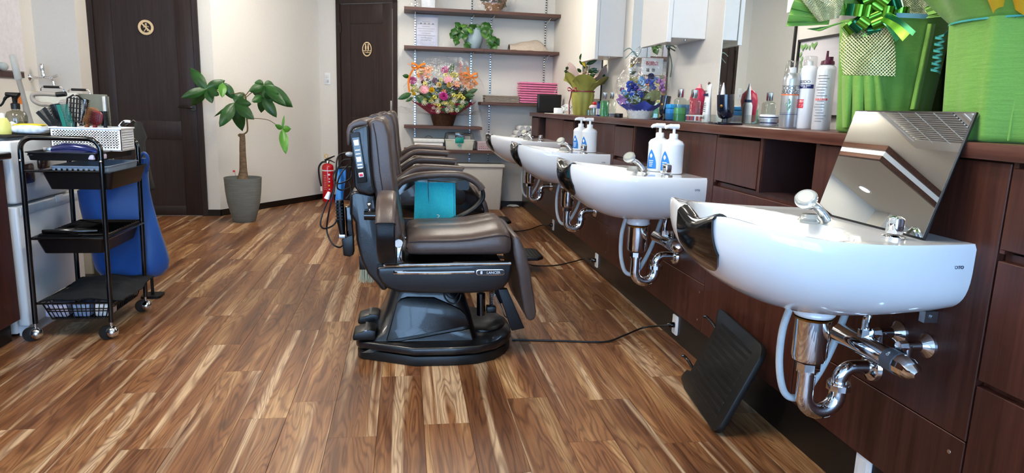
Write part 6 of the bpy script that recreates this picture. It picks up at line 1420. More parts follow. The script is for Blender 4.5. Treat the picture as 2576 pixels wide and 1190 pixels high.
# far end: black box, white adapter, cables, paper
q = cpos(1391, 1.42); t = thing('black_speaker', 'flat black box standing at the far end of the counter', 'speaker', q)
ya, yb = P(1358, 260, X=1.42).y, P(1422, 260, X=1.42).y; zt = ctop(1390, 238, 1.42)
MB().box(1.265, 1.495, q.y-.02, q.y+.04, TZ, zt, bev=.006).build('body', M_BLACKP, t); MB().box(1.277, 1.483, q.y-.0225, q.y-.019, TZ+.012, zt-.012, bev=.001, seg=1).build('front_cloth', mat('speaker_cloth', '#0b0b0c', .8), t)
MB().tube([(1.43, q.y+.02, zt), (1.465, q.y+.02, ctop(1391, 211, 1.45))], .0018, 6).build('antenna', M_STEEL, t)
q = cpos(1404, 1.31); t = tag(MB().box(1.275, 1.345, q.y-.03, q.y+.03, TZ+.004, TZ+.050, bev=.005).build('white_adapter', M_WHITEP, origin=q), 'white power adapter box in front of the black speaker', 'adapter')
q = cpos(1425, 1.36); t = thing('white_cable', 'bundle of white cable behind the white adapter', 'cable', q)
for k in range(5): MB().tube([(1.36+.035*math.cos(a)+.01*math.sin(k+a), q.y+.03*math.sin(a)*(1+.1*k), TZ+.012+.008*k+.035*abs(math.sin(a*1.0+k))) for a in [2*PI*j/24 for j in range(25)]], .003, 6).build('loop', M_WHITEP, t)
q = cpos(1400, 1.27); t = tag(MB().box(1.215, 1.40, q.y-.20, q.y+.24, TZ, TZ+.0035).build('paper_stack', mat('paper_white', '#dedfdc', .7), origin=(1.3, q.y, TZ), smooth=0), 'thin stack of white paper under the adapter', 'paper')
# olive wrapped plant
q = cpos(1464, 1.36); t = thing('wrapped_plant', 'flowering plant wrapped in olive and pink paper with wine red ribbon', 'potted plant', q)
def qp(x, y, dx=0): 
    d = P(x, y, Y=q.y); return Vector((d.x, q.y+dx, d.z))
OX = qp(1464, 250).x-q.x; 
for_ = lambda x, y, dy=0: Vector((qp(x, y).x-OX, q.y+dy, qp(x, y).z-(qp(1464, 285).z-TZ)))
zn = for_(1464, 226).z-TZ; r0 = .062; r1 = .088
M_OLIVE = mat('olive_paper', '#9c9a48', .55, noise=.10, scale=12, bump=.2, bscale=40); M_PINKP = mat('pale_pink_paper', '#d8bdb6', .6, noise=.05)
rings = []
for f, r in ((0, r0), (.1, r0+.004), (.5, .078), (.85, r1), (1, r1-.006), (1.06, r1-.012)):
    rings.append([Vector((q.x+(r+.006*math.cos(9*a)*(1-.5*f))*math.cos(a), q.y+(r+.006*math.cos(9*a)*(1-.5*f))*math.sin(a), TZ+zn*f)) for a in [2*PI*k/72 for k in range(72)]])
MB().loft(rings).build('wrap', M_OLIVE, t, smooth=60)
MB().lathe([(r1-.004, zn*.985), (r1+.003, zn*.985), (r1+.003, zn*1.03), (r1-.004, zn*1.03)], (q.x, q.y, TZ), 40, caps=False).build('ribbon_band', mat('wine_ribbon', '#8c1c38', .4), t)
bw = for_(1432, 222, -.06); bow(t, bw, .035, MATS['wine_ribbon'], [[bw, bw+Vector((-.012, -.02, -.06)), bw+Vector((-.022, -.028, -.10)), bw+Vector((-.018, -.03, bw.z*0+(TZ+.004-bw.z)))]])
def petal_sheet(a0, a1, h, out, m, name, tw=.0, rr=None):
    def fn(u, v):
        a = R(a0+(a1-a0)*u); r = (r1-.012)+(out)*v**1.3; tip = 1-(abs(2*u-1)**1.6)*.45*v
        return (q.x+r*math.cos(a), q.y+r*math.sin(a), TZ+zn+h*v*tip+.006*math.sin(u*9)*v)
    MB().sheet(fn, 12, 8, .0008).build(name, m, t, smooth=60)
petal_sheet(150, 235, .15, .07, M_OLIVE, 'paper_leaf'); petal_sheet(215, 300, .13, .06, M_OLIVE, 'paper_leaf'); petal_sheet(285, 365, .12, .12, M_OLIVE, 'paper_leaf'); petal_sheet(0, 90, .13, .08, M_OLIVE, 'paper_leaf'); petal_sheet(80, 160, .14, .08, M_OLIVE, 'paper_leaf')
petal_sheet(160, 240, .22, .06, M_PINKP, 'pink_paper'); petal_sheet(290, 350, .20, .10, M_PINKP, 'pink_paper'); petal_sheet(20, 110, .17, .06, M_PINKP, 'pink_paper')
stp = MB()
for pts in ([(1464, 230), (1467, 190), (1466, 150)], [(1464, 230), (1475, 190), (1482, 160)], [(1464, 230), (1490, 190), (1505, 172)], [(1464, 230), (1440, 190), (1422, 172)]): stp.tube(smoothpath([for_(a, b) for a, b in pts], 4), .003, 6)
stp.build('stem', mat('green_brown_stem', '#6a5b33', .7), t)
for (x, y, tx, ty, w) in ((1460, 150, 1455, 131, 6), (1470, 158, 1495, 148, 5), (1475, 178, 1495, 168, 6), (1478, 190, 1490, 182, 6), (1462, 160, 1450, 148, 3), (1508, 176, 1520, 158, 4), (1508, 182, 1516, 188, 4), (1468, 170, 1462, 150, 4), (1424, 175, 1412, 176, 4), (1426, 170, 1416, 165, 4), (1480, 172, 1500, 178, 5), (1458, 178, 1445, 168, 4), (1466, 145, 1478, 135, 4)):
    ll = MB(); leaf(ll, for_(x, y, -.03), for_(tx, ty, -.06), w*q.y/1700, .2, .25, 6); ll.build('leaf', M_LEAF, t, smooth=60)
ll = MB(); leaf(ll, for_(1458, 145, -.05), for_(1465, 165, -.07), 4*q.y/1700); ll.build('yellow_leaf', FCOL['yellow'], t, smooth=60)
for x, y in ((1467, 138), (1470, 133), (1464, 142), (1470, 166), (1468, 172), (1466, 178), (1462, 182), (1474, 186), (1469, 150)): bloom(t, 'rose', 'cream', for_(x, y, -.05), .65)
# small bottles
M_GREENLIQ = mat('green_lotion', '#5cc47c', .25, noise=.05, trans=.25); M_GLASS = clear('bottle_glass', '#eef4f0', .10, .03); M_CAPS = mat('silver_cap', '#c9ccd2', .2, 1)
def tonic(lab, x, X, ytop, ybase_h=None, fill=.62, liq=M_GREENLIQ, name='tonic_bottle', rr=None, dy=0):
    c = cpos(x, X); c.y += dy; H = ctop(x, ytop, X)-TZ; r = rr or .026
    t = thing(name, lab, 'bottle', c, 'tonic bottles on the counter'); M = Matrix.Translation(c)
    hb = H*.68
    def sq(pr): 
        mb = MB(); mb.loft([[M @ Vector((a, b, z)) for a, b in rrect(2*k, 2*k, k*.35, 4)] for k, z in pr]); return mb
    sq([(r, 0), (r, hb-.006), (r*.85, hb), (r*.45, hb+.006), (r*.42, H*.75)]).build('glass', M_GLASS, t, smooth=40)
    if fill: sq([(r*.92, .003), (r*.92, hb*fill)]).build('lotion', liq, t, smooth=30)
    MB().lathe([(0, H*.74), (r*.52, H*.74), (r*.58, H*.76), (r*.58, H*.985), (r*.5, H), (0, H)], c, 20).build('cap', M_CAPS, t)
    return t
tonic('slim bottle of green tonic left of the wicker basket', 1519, 1.345, 233, fill=.95)
tonic('clear tonic bottle with silver cap just left of the wicker basket', 1537, 1.40, 233, fill=.2, liq=mat('lilac_lotion', '#9aa2b8', .3, trans=.3))
tonic('tall bottle half full of green tonic in the acrylic tray', 1708, 1.335, 224)
tonic('clear tonic bottle in front of the crimson squeeze bottle', 1742, 1.335, 226, fill=.3, liq=mat('pale_amber_lotion', '#d8d0a8', .3, trans=.4))
c = cpos(1506, 1.37); t = thing('blue_bottle', 'small dark blue bottle beside the green tonic', 'bottle', c); H = ctop(1506, 255, 1.37)-TZ
MB().box(c.x-.015, c.x+.015, c.y-.015, c.y+.015, c.z, c.z+H*.85, bev=.003).build('body', mat('royal_blue_plastic', '#1b2f8c', .3), t); MB().box(c.x-.012, c.x+.012, c.y-.012, c.y+.012, c.z+H*.85, c.z+H, bev=.002).build('cap', mat('navy_plastic', '#141c4a', .35), t); MB().box(c.x-.0155, c.x-.0151, c.y-.012, c.y+.012, c.z+.01, c.z+H*.5).box(c.x-.012, c.x+.012, c.y-.0155, c.y-.0151, c.z+.01, c.z+H*.5).build('label', M_PRINTW, t, smooth=0)
c = cpos(1493, 1.36); t = thing('clear_jar', 'clear jar holding small red and pink caps', 'jar', c)
MB().lathe([(0, .001), (.032, .001), (.033, .055), (.031, .055), (.030, .003), (0, .003)], c, 24).build('glass', M_GLASS, t); MB().lathe([(0, .056), (.036, .056), (.036, .066), (.022, .078), (0, .08)], c, 24).build('lid', mat('pink_white_lid', '#e0cdd2', .4), t); MB().ball((c.x, c.y-.01, c.z+.088), .017, 10, (1, 1, .7)).build('red_cap', mat('red_button', '#d3232c', .35), t); MB().lathe([(0, .005), (.026, .005), (.026, .04), (0, .04)], c, 16).build('contents', mat('pale_contents', '#d3d3d8', .6), t)
c = cpos(1480, 1.30); t = thing('glass_tumbler', 'tiny empty glass beside the olive wrapped plant', 'glass', c); MB().lathe([(0, .001), (.018, .001), (.02, .04), (.0185, .04), (.017, .004), (0, .004)], c, 20).build('tumbler', M_GLASS, t)
c = cpos(1556, 1.31); t = tag(MB().lathe([(0, 0), (.026, 0), (.027, .003), (.027, .022), (.025, .026), (0, .026)], c, 28).build('black_pot_lid', M_BLACKP, origin=c), 'small round black tin left of the wicker basket', 'tin')
# wicker flower basket
q = cpos(1608, 1.36); t = WB_ = thing('wicker_basket', 'white wicker basket of blue dried flowers under tall cellophane', 'flower arrangement', q)
def wp(x, y, dy=0): 
    d = P(x, y, Y=q.y); o = P(1608, 294, Y=q.y); return Vector((q.x+d.x-o.x, q.y+dy, TZ+d.z-o.z))
hz = wp(1608, 270).z-TZ; r0 = wp(1633, 290).x-q.x; r1 = wp(1642, 272).x-q.x
wicker(MB(), Vector(q), r0, r1, hz, 7, 22, .003).build('wicker', mat('white_wicker', '#dcdcd8', .55, noise=.12, scale=60), t, smooth=60)
M_BLUEP = mat('blue_tissue', '#5563bd', .6, noise=.15)
def bsk(u, v):
    a = 2*PI*u; rr = r1*.9+.055*v+.01*math.sin(5*a)*v; return (q.x+rr*math.cos(a), q.y+rr*math.sin(a), TZ+hz-.012+.045*v+.012*math.sin(7*a+1)*v)
MB().sheet(bsk, 48, 5, .0008).build('blue_paper', M_BLUEP, t, smooth=60)
bspec = [('rose', 'deepblue', 1627, 191, 1.2), ('bud', 'blue', 1577, 210, 2.0), ('bud', 'blue', 1580, 222, 2.0), ('bud', 'blue', 1574, 226, 2.0), ('bud', 'deepblue', 1582, 215, 1.8), ('rose', 'blue', 1595, 230, 1.0), ('rose', 'blue', 1600, 236, .9), ('bud', 'skyblue', 1610, 200, 2.0), ('bud', 'skyblue', 1600, 205, 1.6), ('bud', 'skyblue', 1640, 200, 1.8), ('bud', 'blue', 1630, 213, 1.8), ('bud', 'mauve', 1645, 205, 1.8), ('bud', 'mauve', 1650, 218, 1.6), ('rose', 'cream', 1605, 213, 1.2), ('rose', 'cream', 1612, 218, 1.0), ('lily', 'mauve', 1598, 242, .8), ('lily', 'mauve', 1560, 245, .8), ('rose', 'mauve', 1560, 222, .9), ('rose', 'teal', 1585, 232, 1.1), ('bud', 'skyblue', 1572, 238, 1.6), ('bud', 'skyblue', 1557, 230, 1.4), ('rose', 'orange', 1661, 219, 1.1), ('rose', 'palepink', 1660, 226, .9), ('rose', 'lemon', 1660, 207, .9), ('bud', 'mauve', 1588, 222, 1.4), ('bud', 'blue', 1620, 205, 1.8), ('bud', 'skyblue', 1635, 222, 1.6)]
for k, c_, x, y, s_ in bspec: bloom(t, k, c_, wp(x, y, -.06+.03*math.sin(x)), s_*.85)
for (x, y, tx, ty, w) in ((1648, 225, 1605, 245, 10), (1648, 228, 1622, 250, 9), (1570, 240, 1555, 232, 5), (1600, 240, 1585, 250, 5)):
    ll = MB(); leaf(ll, wp(x, y, -.085), wp(tx, ty, -.09), w*q.y/1700, .2, .25, 6); ll.build('sage_leaf', mat('sage_leaf', '#66703f', .5, noise=.15), t, smooth=60)
MB().ball(wp(1608, 248, 0), .085, 16, (1.15, .9, .7)).build('moss_mass', mat('moss', '#4c5538', .9, noise=.4, scale=25, bump=1), t)
ca = wp(1617, 182, .03); cb = wp(1674, 142, .03)
cd = MB().box(ca.x, cb.x, ca.y, ca.y+.002, ca.z, cb.z, m=Matrix.Translation((0, 0, 0))).build('greeting_card', mat('card_ivory', '#e6e2d8', .6), t, smooth=0)
MB().box(ca.x-.002, cb.x+.002, ca.y+.001, ca.y+.004, ca.z-.003, cb.z+.003).build('card_border', mat('card_border', '#b08a78', .6), cd, smooth=0)
wc = wp(1645, 155, 0); write('card_greeting', '祝開店', .026, frame((wc.x, ca.y-.0006, wc.z), (1, 0, 0), (0, 0, 1)), mat('red_ink', '#c03038', .5), cd, True)
wc = wp(1641, 172, 0); write('card_sender', '福  弥', .022, frame((wc.x, ca.y-.0006, wc.z), (1, 0, 0), (0, 0, 1)), mat('black_ink', '#2c2a2a', .5), cd, True)
MB().cyl((ca.x+.03, ca.y+.004, TZ+hz), (ca.x+.03, ca.y+.004, cb.z-.01), .002, n=6).build('card_pick', M_WHITEP, cd)
rows = [(268, 1568, 1648), (255, 1556, 1660), (240, 1550, 1670), (220, 1548, 1678), (200, 1552, 1680), (180, 1562, 1681), (160, 1578, 1681), (140, 1592, 1680), (122, 1604, 1678), (108, 1618, 1674)]
cr7 = crumple(31, .010); rings = []
for j, (y, xa, xb) in enumerate(rows):
    a = wp(xa, y); b = wp(xb, y); c = (a+b)/2; hw = (b.x-a.x)/2
    rings.append([Vector((c.x+hw*math.cos(2*PI*k/48)*(1+.06*math.sin(7*2*PI*k/48+j*.7)), q.y+min(.115, hw*.9)*math.sin(2*PI*k/48)*(1+.08*math.sin(5*2*PI*k/48+j*1.1)), c.z+cr7(k/48, j/9))) for k in range(48)])
MB().loft(rings, caps=False).build('cellophane', clear('cellophane_stiff', '#ffffff', .10, .05, bump=1.0, bscale=26), t, smooth=20, recalc=False)
def peak(u, v): 
    a = wp(1606, 122); b = wp(1645, 105); tp = wp(1629, 97); 
    p = a.lerp(b, u).lerp(tp+Vector((.02*math.sin(u*9), .02*math.cos(u*7), 0)), v); return (p.x+cr7(u, v), p.y-.03+.05*math.sin(u*8)*(1-v), p.z)
MB().sheet(peak, 14, 8).build('cellophane_peak', MATS['cellophane_stiff'], t, smooth=20, recalc=False)
M_GRIB = mat('grey_green_ribbon', '#5f7a74', .35)
kn = wp(1590, 140, -.09); MB().ribbon(smoothpath([wp(1556, 128, -.09), wp(1572, 120, -.09), kn, wp(1602, 118, -.09), wp(1606, 112, -.09)], 5), (0, .001, .003)).ribbon(smoothpath([kn, wp(1580, 128, -.09), wp(1566, 140, -.09), wp(1560, 145, -.09)], 5), (0, .001, .003)).build('grey_ribbon', M_GRIB, t, smooth=60)
k2 = wp(1667, 112, -.05); MB().ribbon(smoothpath([k2, wp(1676, 130, -.05), wp(1682, 160, -.05), wp(1678, 190, -.05)], 5), (.004, .002, 0)).ribbon(smoothpath([k2, wp(1683, 112, -.05), wp(1692, 120, -.05), wp(1688, 124, -.05), wp(1672, 114, -.05)], 5), (0, .002, .005)).build('green_ribbon', M_GRIB, t, smooth=60)
# shaving mugs on stands
M_NAVY = mat('navy_gloss', '#0d1526', .14, noise=.05, coat=.6)
def mug(lab, x, X, ytop, w_px, tilt):
    c = cpos(x, X); t = thing('brush_mug', lab, 'mug', c, 'navy brush mugs on the counter'); H = ctop(x, ytop, X)-TZ; r = w_px*c.y/1700/2
    MB().box(c.x-.055, c.x+.055, c.y-.045, c.y+.045, TZ, TZ+.010, bev=.003).build('stand_plate', M_NAVY, t); MB().lathe([(0, .009), (.016, .009), (.014, .025), (0, .028)], c, 20).build('stand_neck', M_NAVY, t)
    M = Matrix.Translation((c.x, c.y, TZ+.022)) @ Matrix.Rotation(tilt, 4, 'Y'); h = H-.022
    MB().lathe([(0, .0), (r*.5, .002), (r*.8, h*.09), (r*.95, h*.22), (r, h*.4), (r, h), (r*.93, h), (r*.92, h*.3), (0, h*.12)], (0, 0, 0), 32, m=M).build('cup', M_NAVY, t, smooth=50)
    MB().lathe([(.0, 0), (.005, 0), (.006, .003), (0, .004)], (0, 0, 0), 14, m=M @ frame((-r*.80, -r*.60, h*.55), (.6, -.8, 0), (0, 0, 1))).build('gold_emblem', mat('gold_foil', '#b08a4a', .3, 1), t)
    return t
mug('dark navy brush mug on a stand in front of the mirror', 1824, 1.30, 238, 44, R(-5))
mug('dark navy brush mug half hidden right of the wicker basket', 1667, 1.40, 241, 26, R(6))
# acrylic tray with bottles
ya, yb = P(1668, 300, X=1.30).y, P(1800, 305, X=1.30).y
t = thing('acrylic_tray', 'long clear acrylic tray holding bottles on the counter', 'tray', (1.345, (ya+yb)/2, TZ))
MB().box(1.292, 1.420, yb, ya, TZ, TZ+.003).box(1.292, 1.295, yb, ya, TZ+.003, TZ+.038).box(1.417, 1.420, yb, ya, TZ+.003, TZ+.038).box(1.295, 1.417, yb, yb+.003, TZ+.003, TZ+.038).box(1.295, 1.417, ya-.003, ya, TZ+.003, TZ+.038).build('tray_shell', clear('acrylic', '#f6f9f9', .04, .03), t, smooth=0)
M_SKYB = mat('sky_blue_plastic', '#2f86cf', .3, noise=.04)
for i, (x, X, y, w) in enumerate(((1690, 1.38, 262, .032), (1718, 1.385, 263, .026))):
    c = cpos(x, X); H = ctop(x, y, X)-TZ; t = thing('blue_razor_box', ['sky blue plastic box left of the green tonic in the tray', 'sky blue plastic box right of the green tonic in the tray'][i], 'box', c, 'sky blue boxes in the tray')
    MB().box(c.x-.028, c.x+.028, c.y-w, c.y+w, TZ+.004, TZ+H*.72, bev=.004).build('box', M_SKYB, t); MB().box(c.x-.029, c.x+.029, c.y-w-.001, c.y+w+.001, TZ+H*.72, TZ+H, bev=.006).build('lid', mat('azure_plastic', '#2a9be0', .3), t)
c = cpos(1748, 1.385); H = ctop(1752, 214, 1.385)-TZ; t = thing('crimson_squeeze_bottle', 'crimson squeeze bottle leaning with pink cap in the tray', 'bottle', c)
Ml = Matrix.Translation(c+Vector((0, 0, .005))) @ Matrix.Rotation(R(4), 4, 'Y')
MB().lathe([(0, 0), (.026, 0), (.030, .01), (.034, H*.3), (.040, H*.6), (.034, H*.78), (.016, H*.88), (0, H*.9)], (0, 0, 0), 26, m=Ml).build('body', mat('crimson_plastic', '#c4244e', .35), t, smooth=50); MB().lathe([(0, H*.86), (.014, H*.86), (.006, H), (0, H)], (0, 0, 0), 16, m=Ml).build('nozzle', mat('pale_rose_plastic', '#e7a4a2', .4), t)
c = cpos(1740, 1.31); t = thing('printed_tub', 'low red and white printed tub in the tray', 'tub', c); MB().box(c.x-.012, c.x+.05, c.y-.06, c.y+.05, TZ+.004, TZ+.034, bev=.003).build('tub', M_WHITEP, t)
for k in range(7): MB().box(c.x-.0135, c.x-.012, c.y-.05+.014*k, c.y-.041+.014*k, TZ+.009, TZ+.028).build('print_block', mat('red_print', '#c4343c', .5) if k % 3 else mat('blue_print', '#2b3a8c', .5), t, smooth=0)
for k in range(3): MB().box(c.x-.008+.018*k, c.x+.004+.018*k, c.y-.0615, c.y-.060, TZ+.009, TZ+.028).build('print_block', MATS['red_print'], t, smooth=0)
# white tube
c = cpos(1776, 1.325); H = ctop(1776, 207, 1.325)-TZ; t = thing('cream_tube', 'white cream tube with navy band standing in the tray', 'tube', c)
n = 28; rings = []
for f, a, b in ((0, .020, .020), (.06, .021, .021), (.12, .020, .019), (.5, .0225, .014), (.93, .026, .003), (1, .026, .0015)):
    rings.append([Vector((c.x+b*math.cos(2*PI*k/n), c.y+a*math.sin(2*PI*k/n), TZ+.004+H*.93*f)) for k in range(n)])
MB().loft(rings).build('tube', mat('pearl_plastic', '#dfe1e3', .3), t, smooth=50)
MB().lathe([(0, H*.935), (.006, H*.935), (.006, H*.97), (.003, H), (0, H)], (c.x, c.y, TZ), 14).build('hanger_tip', mat('brown_tip', '#4a2a20', .5), t)
z_ = TZ+.004+H*.93; MB().box(c.x-.0126, c.x-.0116, c.y-.0235, c.y+.0235, TZ+H*.66, TZ+H*.72, m=None).build('navy_band', mat('navy_plastic', '#141c4a', .35), t, smooth=0)
Ft = frame((c.x-.0135, c.y, TZ+H*.78), (0, -1, 0), (.06, 0, 1)); write('brand_script', 'vicca', .014, Ft, mat('grey_ink', '#55565c', .5), t)
write('print_script', 'medi', .022, frame((c.x-.0205, c.y, TZ+H*.14), (0, -1, 0), (.0, 0, 1)), MATS['grey_ink'], t)
for k in range(5): MB().box(c.x-.0175, c.x-.0165, c.y-.017, c.y+.017-.004*(k % 3), TZ+H*(.28+.05*k), TZ+H*(.295+.05*k)).build('text_line', MATS['grey_ink'], t, smooth=0)
c = cpos(1812, 1.46); t = thing('white_nozzle_bottle', 'white pointed nozzle bottle behind the brush mug', 'bottle', c); H = ctop(1817, 208, 1.46)-TZ
MB().lathe([(0, 0), (.022, 0), (.022, H*.45), (.018, H*.52), (.014, H*.55), (.013, H*.62), (.008, H*.85), (.002, H), (0, H)], c, 22).build('bottle', M_WHITEP, t, smooth=45); MB().lathe([(.0135, H*.54), (.0185, H*.54), (.0185, H*.60), (.0135, H*.60)], c, 20, caps=False).build('navy_ring', MATS['navy_plastic'], t)
# clips beside the tray
c = cpos(1664, 1.27); t = thing('hair_clip', 'black hair clip lying left of the acrylic tray', 'hair clip', c)
MB().tube([c+Vector((0, .03, .008)), c+Vector((.01, 0, .03)), c+Vector((.0, -.04, .006))], .006, 8).tube([c+Vector((.02, .03, .006)), c+Vector((.0, -.03, .006))], .005, 8).build('jaw', M_BLACKP, t)
# glass dish with a wax jar
c = cpos(1918, 1.34); t = thing('glass_dish', 'clear square dish beside the spray cans', 'dish', c)
MB().box(c.x-.04, c.x+.05, c.y-.05, c.y+.06, TZ, TZ+.003).box(c.x-.04, c.x-.037, c.y-.05, c.y+.06, TZ, TZ+.042).box(c.x+.047, c.x+.05, c.y-.05, c.y+.06, TZ, TZ+.042).box(c.x-.04, c.x+.05, c.y-.05, c.y-.047, TZ, TZ+.042).box(c.x-.04, c.x+.05, c.y+.057, c.y+.06, TZ, TZ+.042).build('dish_shell', MATS['acrylic'], t, smooth=0)
c2 = cpos(1932, 1.345); t = thing('wax_jar', 'round silver wax jar with navy stripes in the clear dish', 'jar', c2)
MB().lathe([(0, .004), (.030, .004), (.031, .008), (.031, .030), (0, .03)], c2, 28).build('jar', mat('silver_plastic', '#c3c6cc', .3, .4), t); MB().lathe([(0, .030), (.033, .030), (.033, .042), (.031, .045), (0, .045)], c2, 28).build('lid', M_WHITEP, t); MB().lathe([(.0312, .013), (.0316, .013), (.0316, .017), (.0312, .017)], c2, 28, caps=False).lathe([(.0332, .033), (.0336, .033), (.0336, .037), (.0332, .037)], c2, 28, caps=False).build('stripe', MATS['navy_plastic'], t)
# spray cans
def can(lab, x, X, ytop, wpx, parts, name='spray_can'):
    c = cpos(x, X); t = thing(name, lab, 'spray can', c, 'spray cans on the counter'); H = ctop(x, ytop, X)-TZ; r = wpx*c.y*1.03/1700/2
    fa = math.atan2(-c.y, -c.x)                     # the front of the can looks at the room
    def sticker(z, txt, size, m, bold=False, turn=0):
        a = fa+turn; n = Vector((math.cos(a), math.sin(a), 0)); write('print', txt, size, frame(c+n*(r+.0003)+Vector((0, 0, z)), (-n.y, n.x, 0), (0, 0, 1)), m, t, bold, .0006, wrap=r)
    def band(z0, z1, m, w=None, turn=0, nm='print_band'):
        if w is None: MB().lathe([(r*.98, z0), (r+.0004, z0), (r+.0004, z1), (r*.98, z1)], c, 40, caps=False).build(nm, m, t, smooth=50)
        else:
            def fn(u, v): a = fa+turn+(u-.5)*w/r; return (c.x+(r+.0005)*math.cos(a), c.y+(r+.0005)*math.sin(a), c.z+z0+(z1-z0)*v)
            MB().sheet(fn, 10, 1).build(nm, m, t, smooth=50)
    return t, c, H, r, sticker, band
M_SILV = mat('brushed_aluminium_print', '#c2c7cc', .28, .7, noise=.03); M_INK = mat('black_ink', '#2c2a2a', .5); M_NAVYP = mat('navy_print', '#1c2360', .45)
t, c, H, r, st, bd = can('silver spray can printed COOL ORANGE with clear cap', 1980, 1.36, 155, 44, None)
MB().lathe([(0, 0), (r*.96, 0), (r, .003), (r, H*.72), (r*.97, H*.74), (r*.75, H*.80), (r*.5, H*.82), (0, H*.83)], c, 40).build('body', M_SILV, t, smooth=50)
MB().lathe([(0, H*.82), (r*.4, H*.82), (r*.35, H*.9), (0, H*.91)], c, 20).build('spray_button', M_WHITEP, t)
MB().lathe([(r*.97, H*.735), (r*.97, H*.735), (r*.80, H*.985), (r*.72, H), (0, H)], c, 36, caps=False).build('clear_cap', clear('cap_plastic', '#f4f6f6', .10, .05), t, smooth=50)
st(H*.59, 'COOL', .019, M_INK, turn=-.25); st(H*.53, 'ORANGE', .019, M_INK, turn=-.25); bd(H*.485, H*.505, mat('orange_print', '#d9744a', .5)); bd(H*.625, H*.63, M_INK); bd(H*.20, H*.207, M_NAVYP); bd(H*.225, H*.228, M_INK)
for k in range(5):
    a = math.atan2(-c.y, -c.x)-.1+.18*math.sin(k*2.2); n_ = Vector((math.cos(a), math.sin(a), 0)); ll = MB(); leaf(ll, c+n_*(r+.0008)+Vector((0, 0, H*(.26+.03*k))), c+n_*(r+.0008)+Vector((-n_.y*.008*math.sin(k*3), n_.x*.008*math.sin(k*3), H*(.32+.03*k))), .004, 0, 0, 4, n_); ll.build('leaf_print', mat('green_print', '#8fb59a', .5), t, smooth=0)
t, c, H, r, st, bd = can('white spray can with navy band and red square, clear cap', 2021, 1.41, 144, 45, None)
MB().lathe([(0, 0), (r*.96, 0), (r, .003), (r, H*.78), (r*.93, H*.83), (r*.7, H*.87), (0, H*.88)], c, 40).build('body', mat('white_can', '#dfe3ea', .25, noise=.01, coat=.3), t, smooth=50)
MB().lathe([(0, H*.87), (r*.3, H*.87), (r*.28, H*.93), (0, H*.94)], c, 18).build('spray_button', M_WHITEP, t)
MB().lathe([(r*.70, H*.86), (r*.72, H*.86), (r*.70, H*.99), (r*.62, H), (0, H)], c, 36, caps=False).build('clear_cap', MATS['cap_plastic'], t, smooth=50)
st(H*.645, 'SHISEIDO', .014, M_INK, turn=-.75); bd(H*.555, H*.61, M_NAVYP, .05, -.2); st(H*.595, 'Styling foam', .008, M_PRINTW, turn=-.35); st(H*.573, 'hard', .008, M_PRINTW, turn=-.35)
bd(H*.285, H*.405, mat('red_square', '#d2303a', .45), .022, -.65, 'red_square'); st(H*.375, '業務用', .010, M_PRINTW, turn=-.65); st(H*.335, 'フォーム', .006, M_PRINTW, turn=-.65); st(H*.31, 'ハード', .006, M_PRINTW, turn=-.65)
t, c, H, r, st, bd = can('white foam can with maroon nozzle beside the green pot', 2063, 1.38, 131, 46, None, 'foam_can')
MB().lathe([(0, 0), (r*.96, 0), (r, .003), (r, H*.76), (r*.9, H*.80), (r*.6, H*.83), (0, H*.835)], c, 40).build('body', mat('pearl_can', '#d3d6dc', .3, .2, noise=.02), t, smooth=50)
M_MAR = mat('maroon_plastic', '#4f1230', .35)
MB().lathe([(0, H*.83), (r*.75, H*.83), (r*.7, H*.87), (r*.4, H*.885), (0, H*.89)], c, 28).tube([c+Vector((.004, -.003, H*.88)), c+Vector((.004, -.003, H*.925))], .011, 12).tube([c+Vector((-.004, .0, H*.88)), c+Vector((-.004, 0, H))], [.005, .0035], 10).build('nozzle', M_MAR, t, smooth=40)
for k in range(17):
    if k != 8: bd(H*(.68-.036*k), H*(.692-.036*k), mat('grey_text', '#8c8d94', .5), .030+.008*math.sin(k*1.9), -.35+.1*math.sin(k), 'text_line')
bd(H*.375, H*.40, mat('red_print', '#c4343c', .5), .04, -.3); st(H*.3875, '火気と高温に注意', .0045, M_PRINTW, turn=-.35)
# framed leaf print on the wall
fy0, fy1 = 2.20, P(2012, 110, X=1.525).y; fz1 = P(2012, 101, X=1.525).z
t = thing('framed_print', 'black framed white print with green leaves behind the spray cans', 'picture', (WR, (fy0+fy1)/2, 1.06))
MB().box(WR-.014, WR-.0005, fy1-.008, fy1, 1.05, fz1).box(WR-.014, WR-.0005, fy0, fy1, fz1-.008, fz1).box(WR-.014, WR-.0005, fy0, fy0+.008, 1.05, fz1).box(WR-.014, WR-.0005, fy0, fy1, 1.05, 1.058).build('frame', M_BLACKP, t, smooth=0)
pp = MB().box(WR-.006, WR-.001, fy0+.008, fy1-.008, 1.058, fz1-.008).build('print', mat('whitewash_board', '#d9d6da', .6, noise=.05, scale=1, stretch=(2, 2, 40)), t, smooth=0)
for k in range(16):
    yy = fy1-.012-.012*k if k < 10 else fy1-.02-.006*(k % 3); zz = fz1-.016-.004*(k % 3) if k < 10 else fz1-.03-.016*(k-9)
    ll = MB(); leaf(ll, (WR-.0068, yy, zz), (WR-.0068, yy-.014*math.cos(k), zz-.02), .006, 0, 0, 4, (-1, 0, 0)); ll.build('leaf_motif', mat('motif_green', '#86b06c', .6), pp, smooth=0)
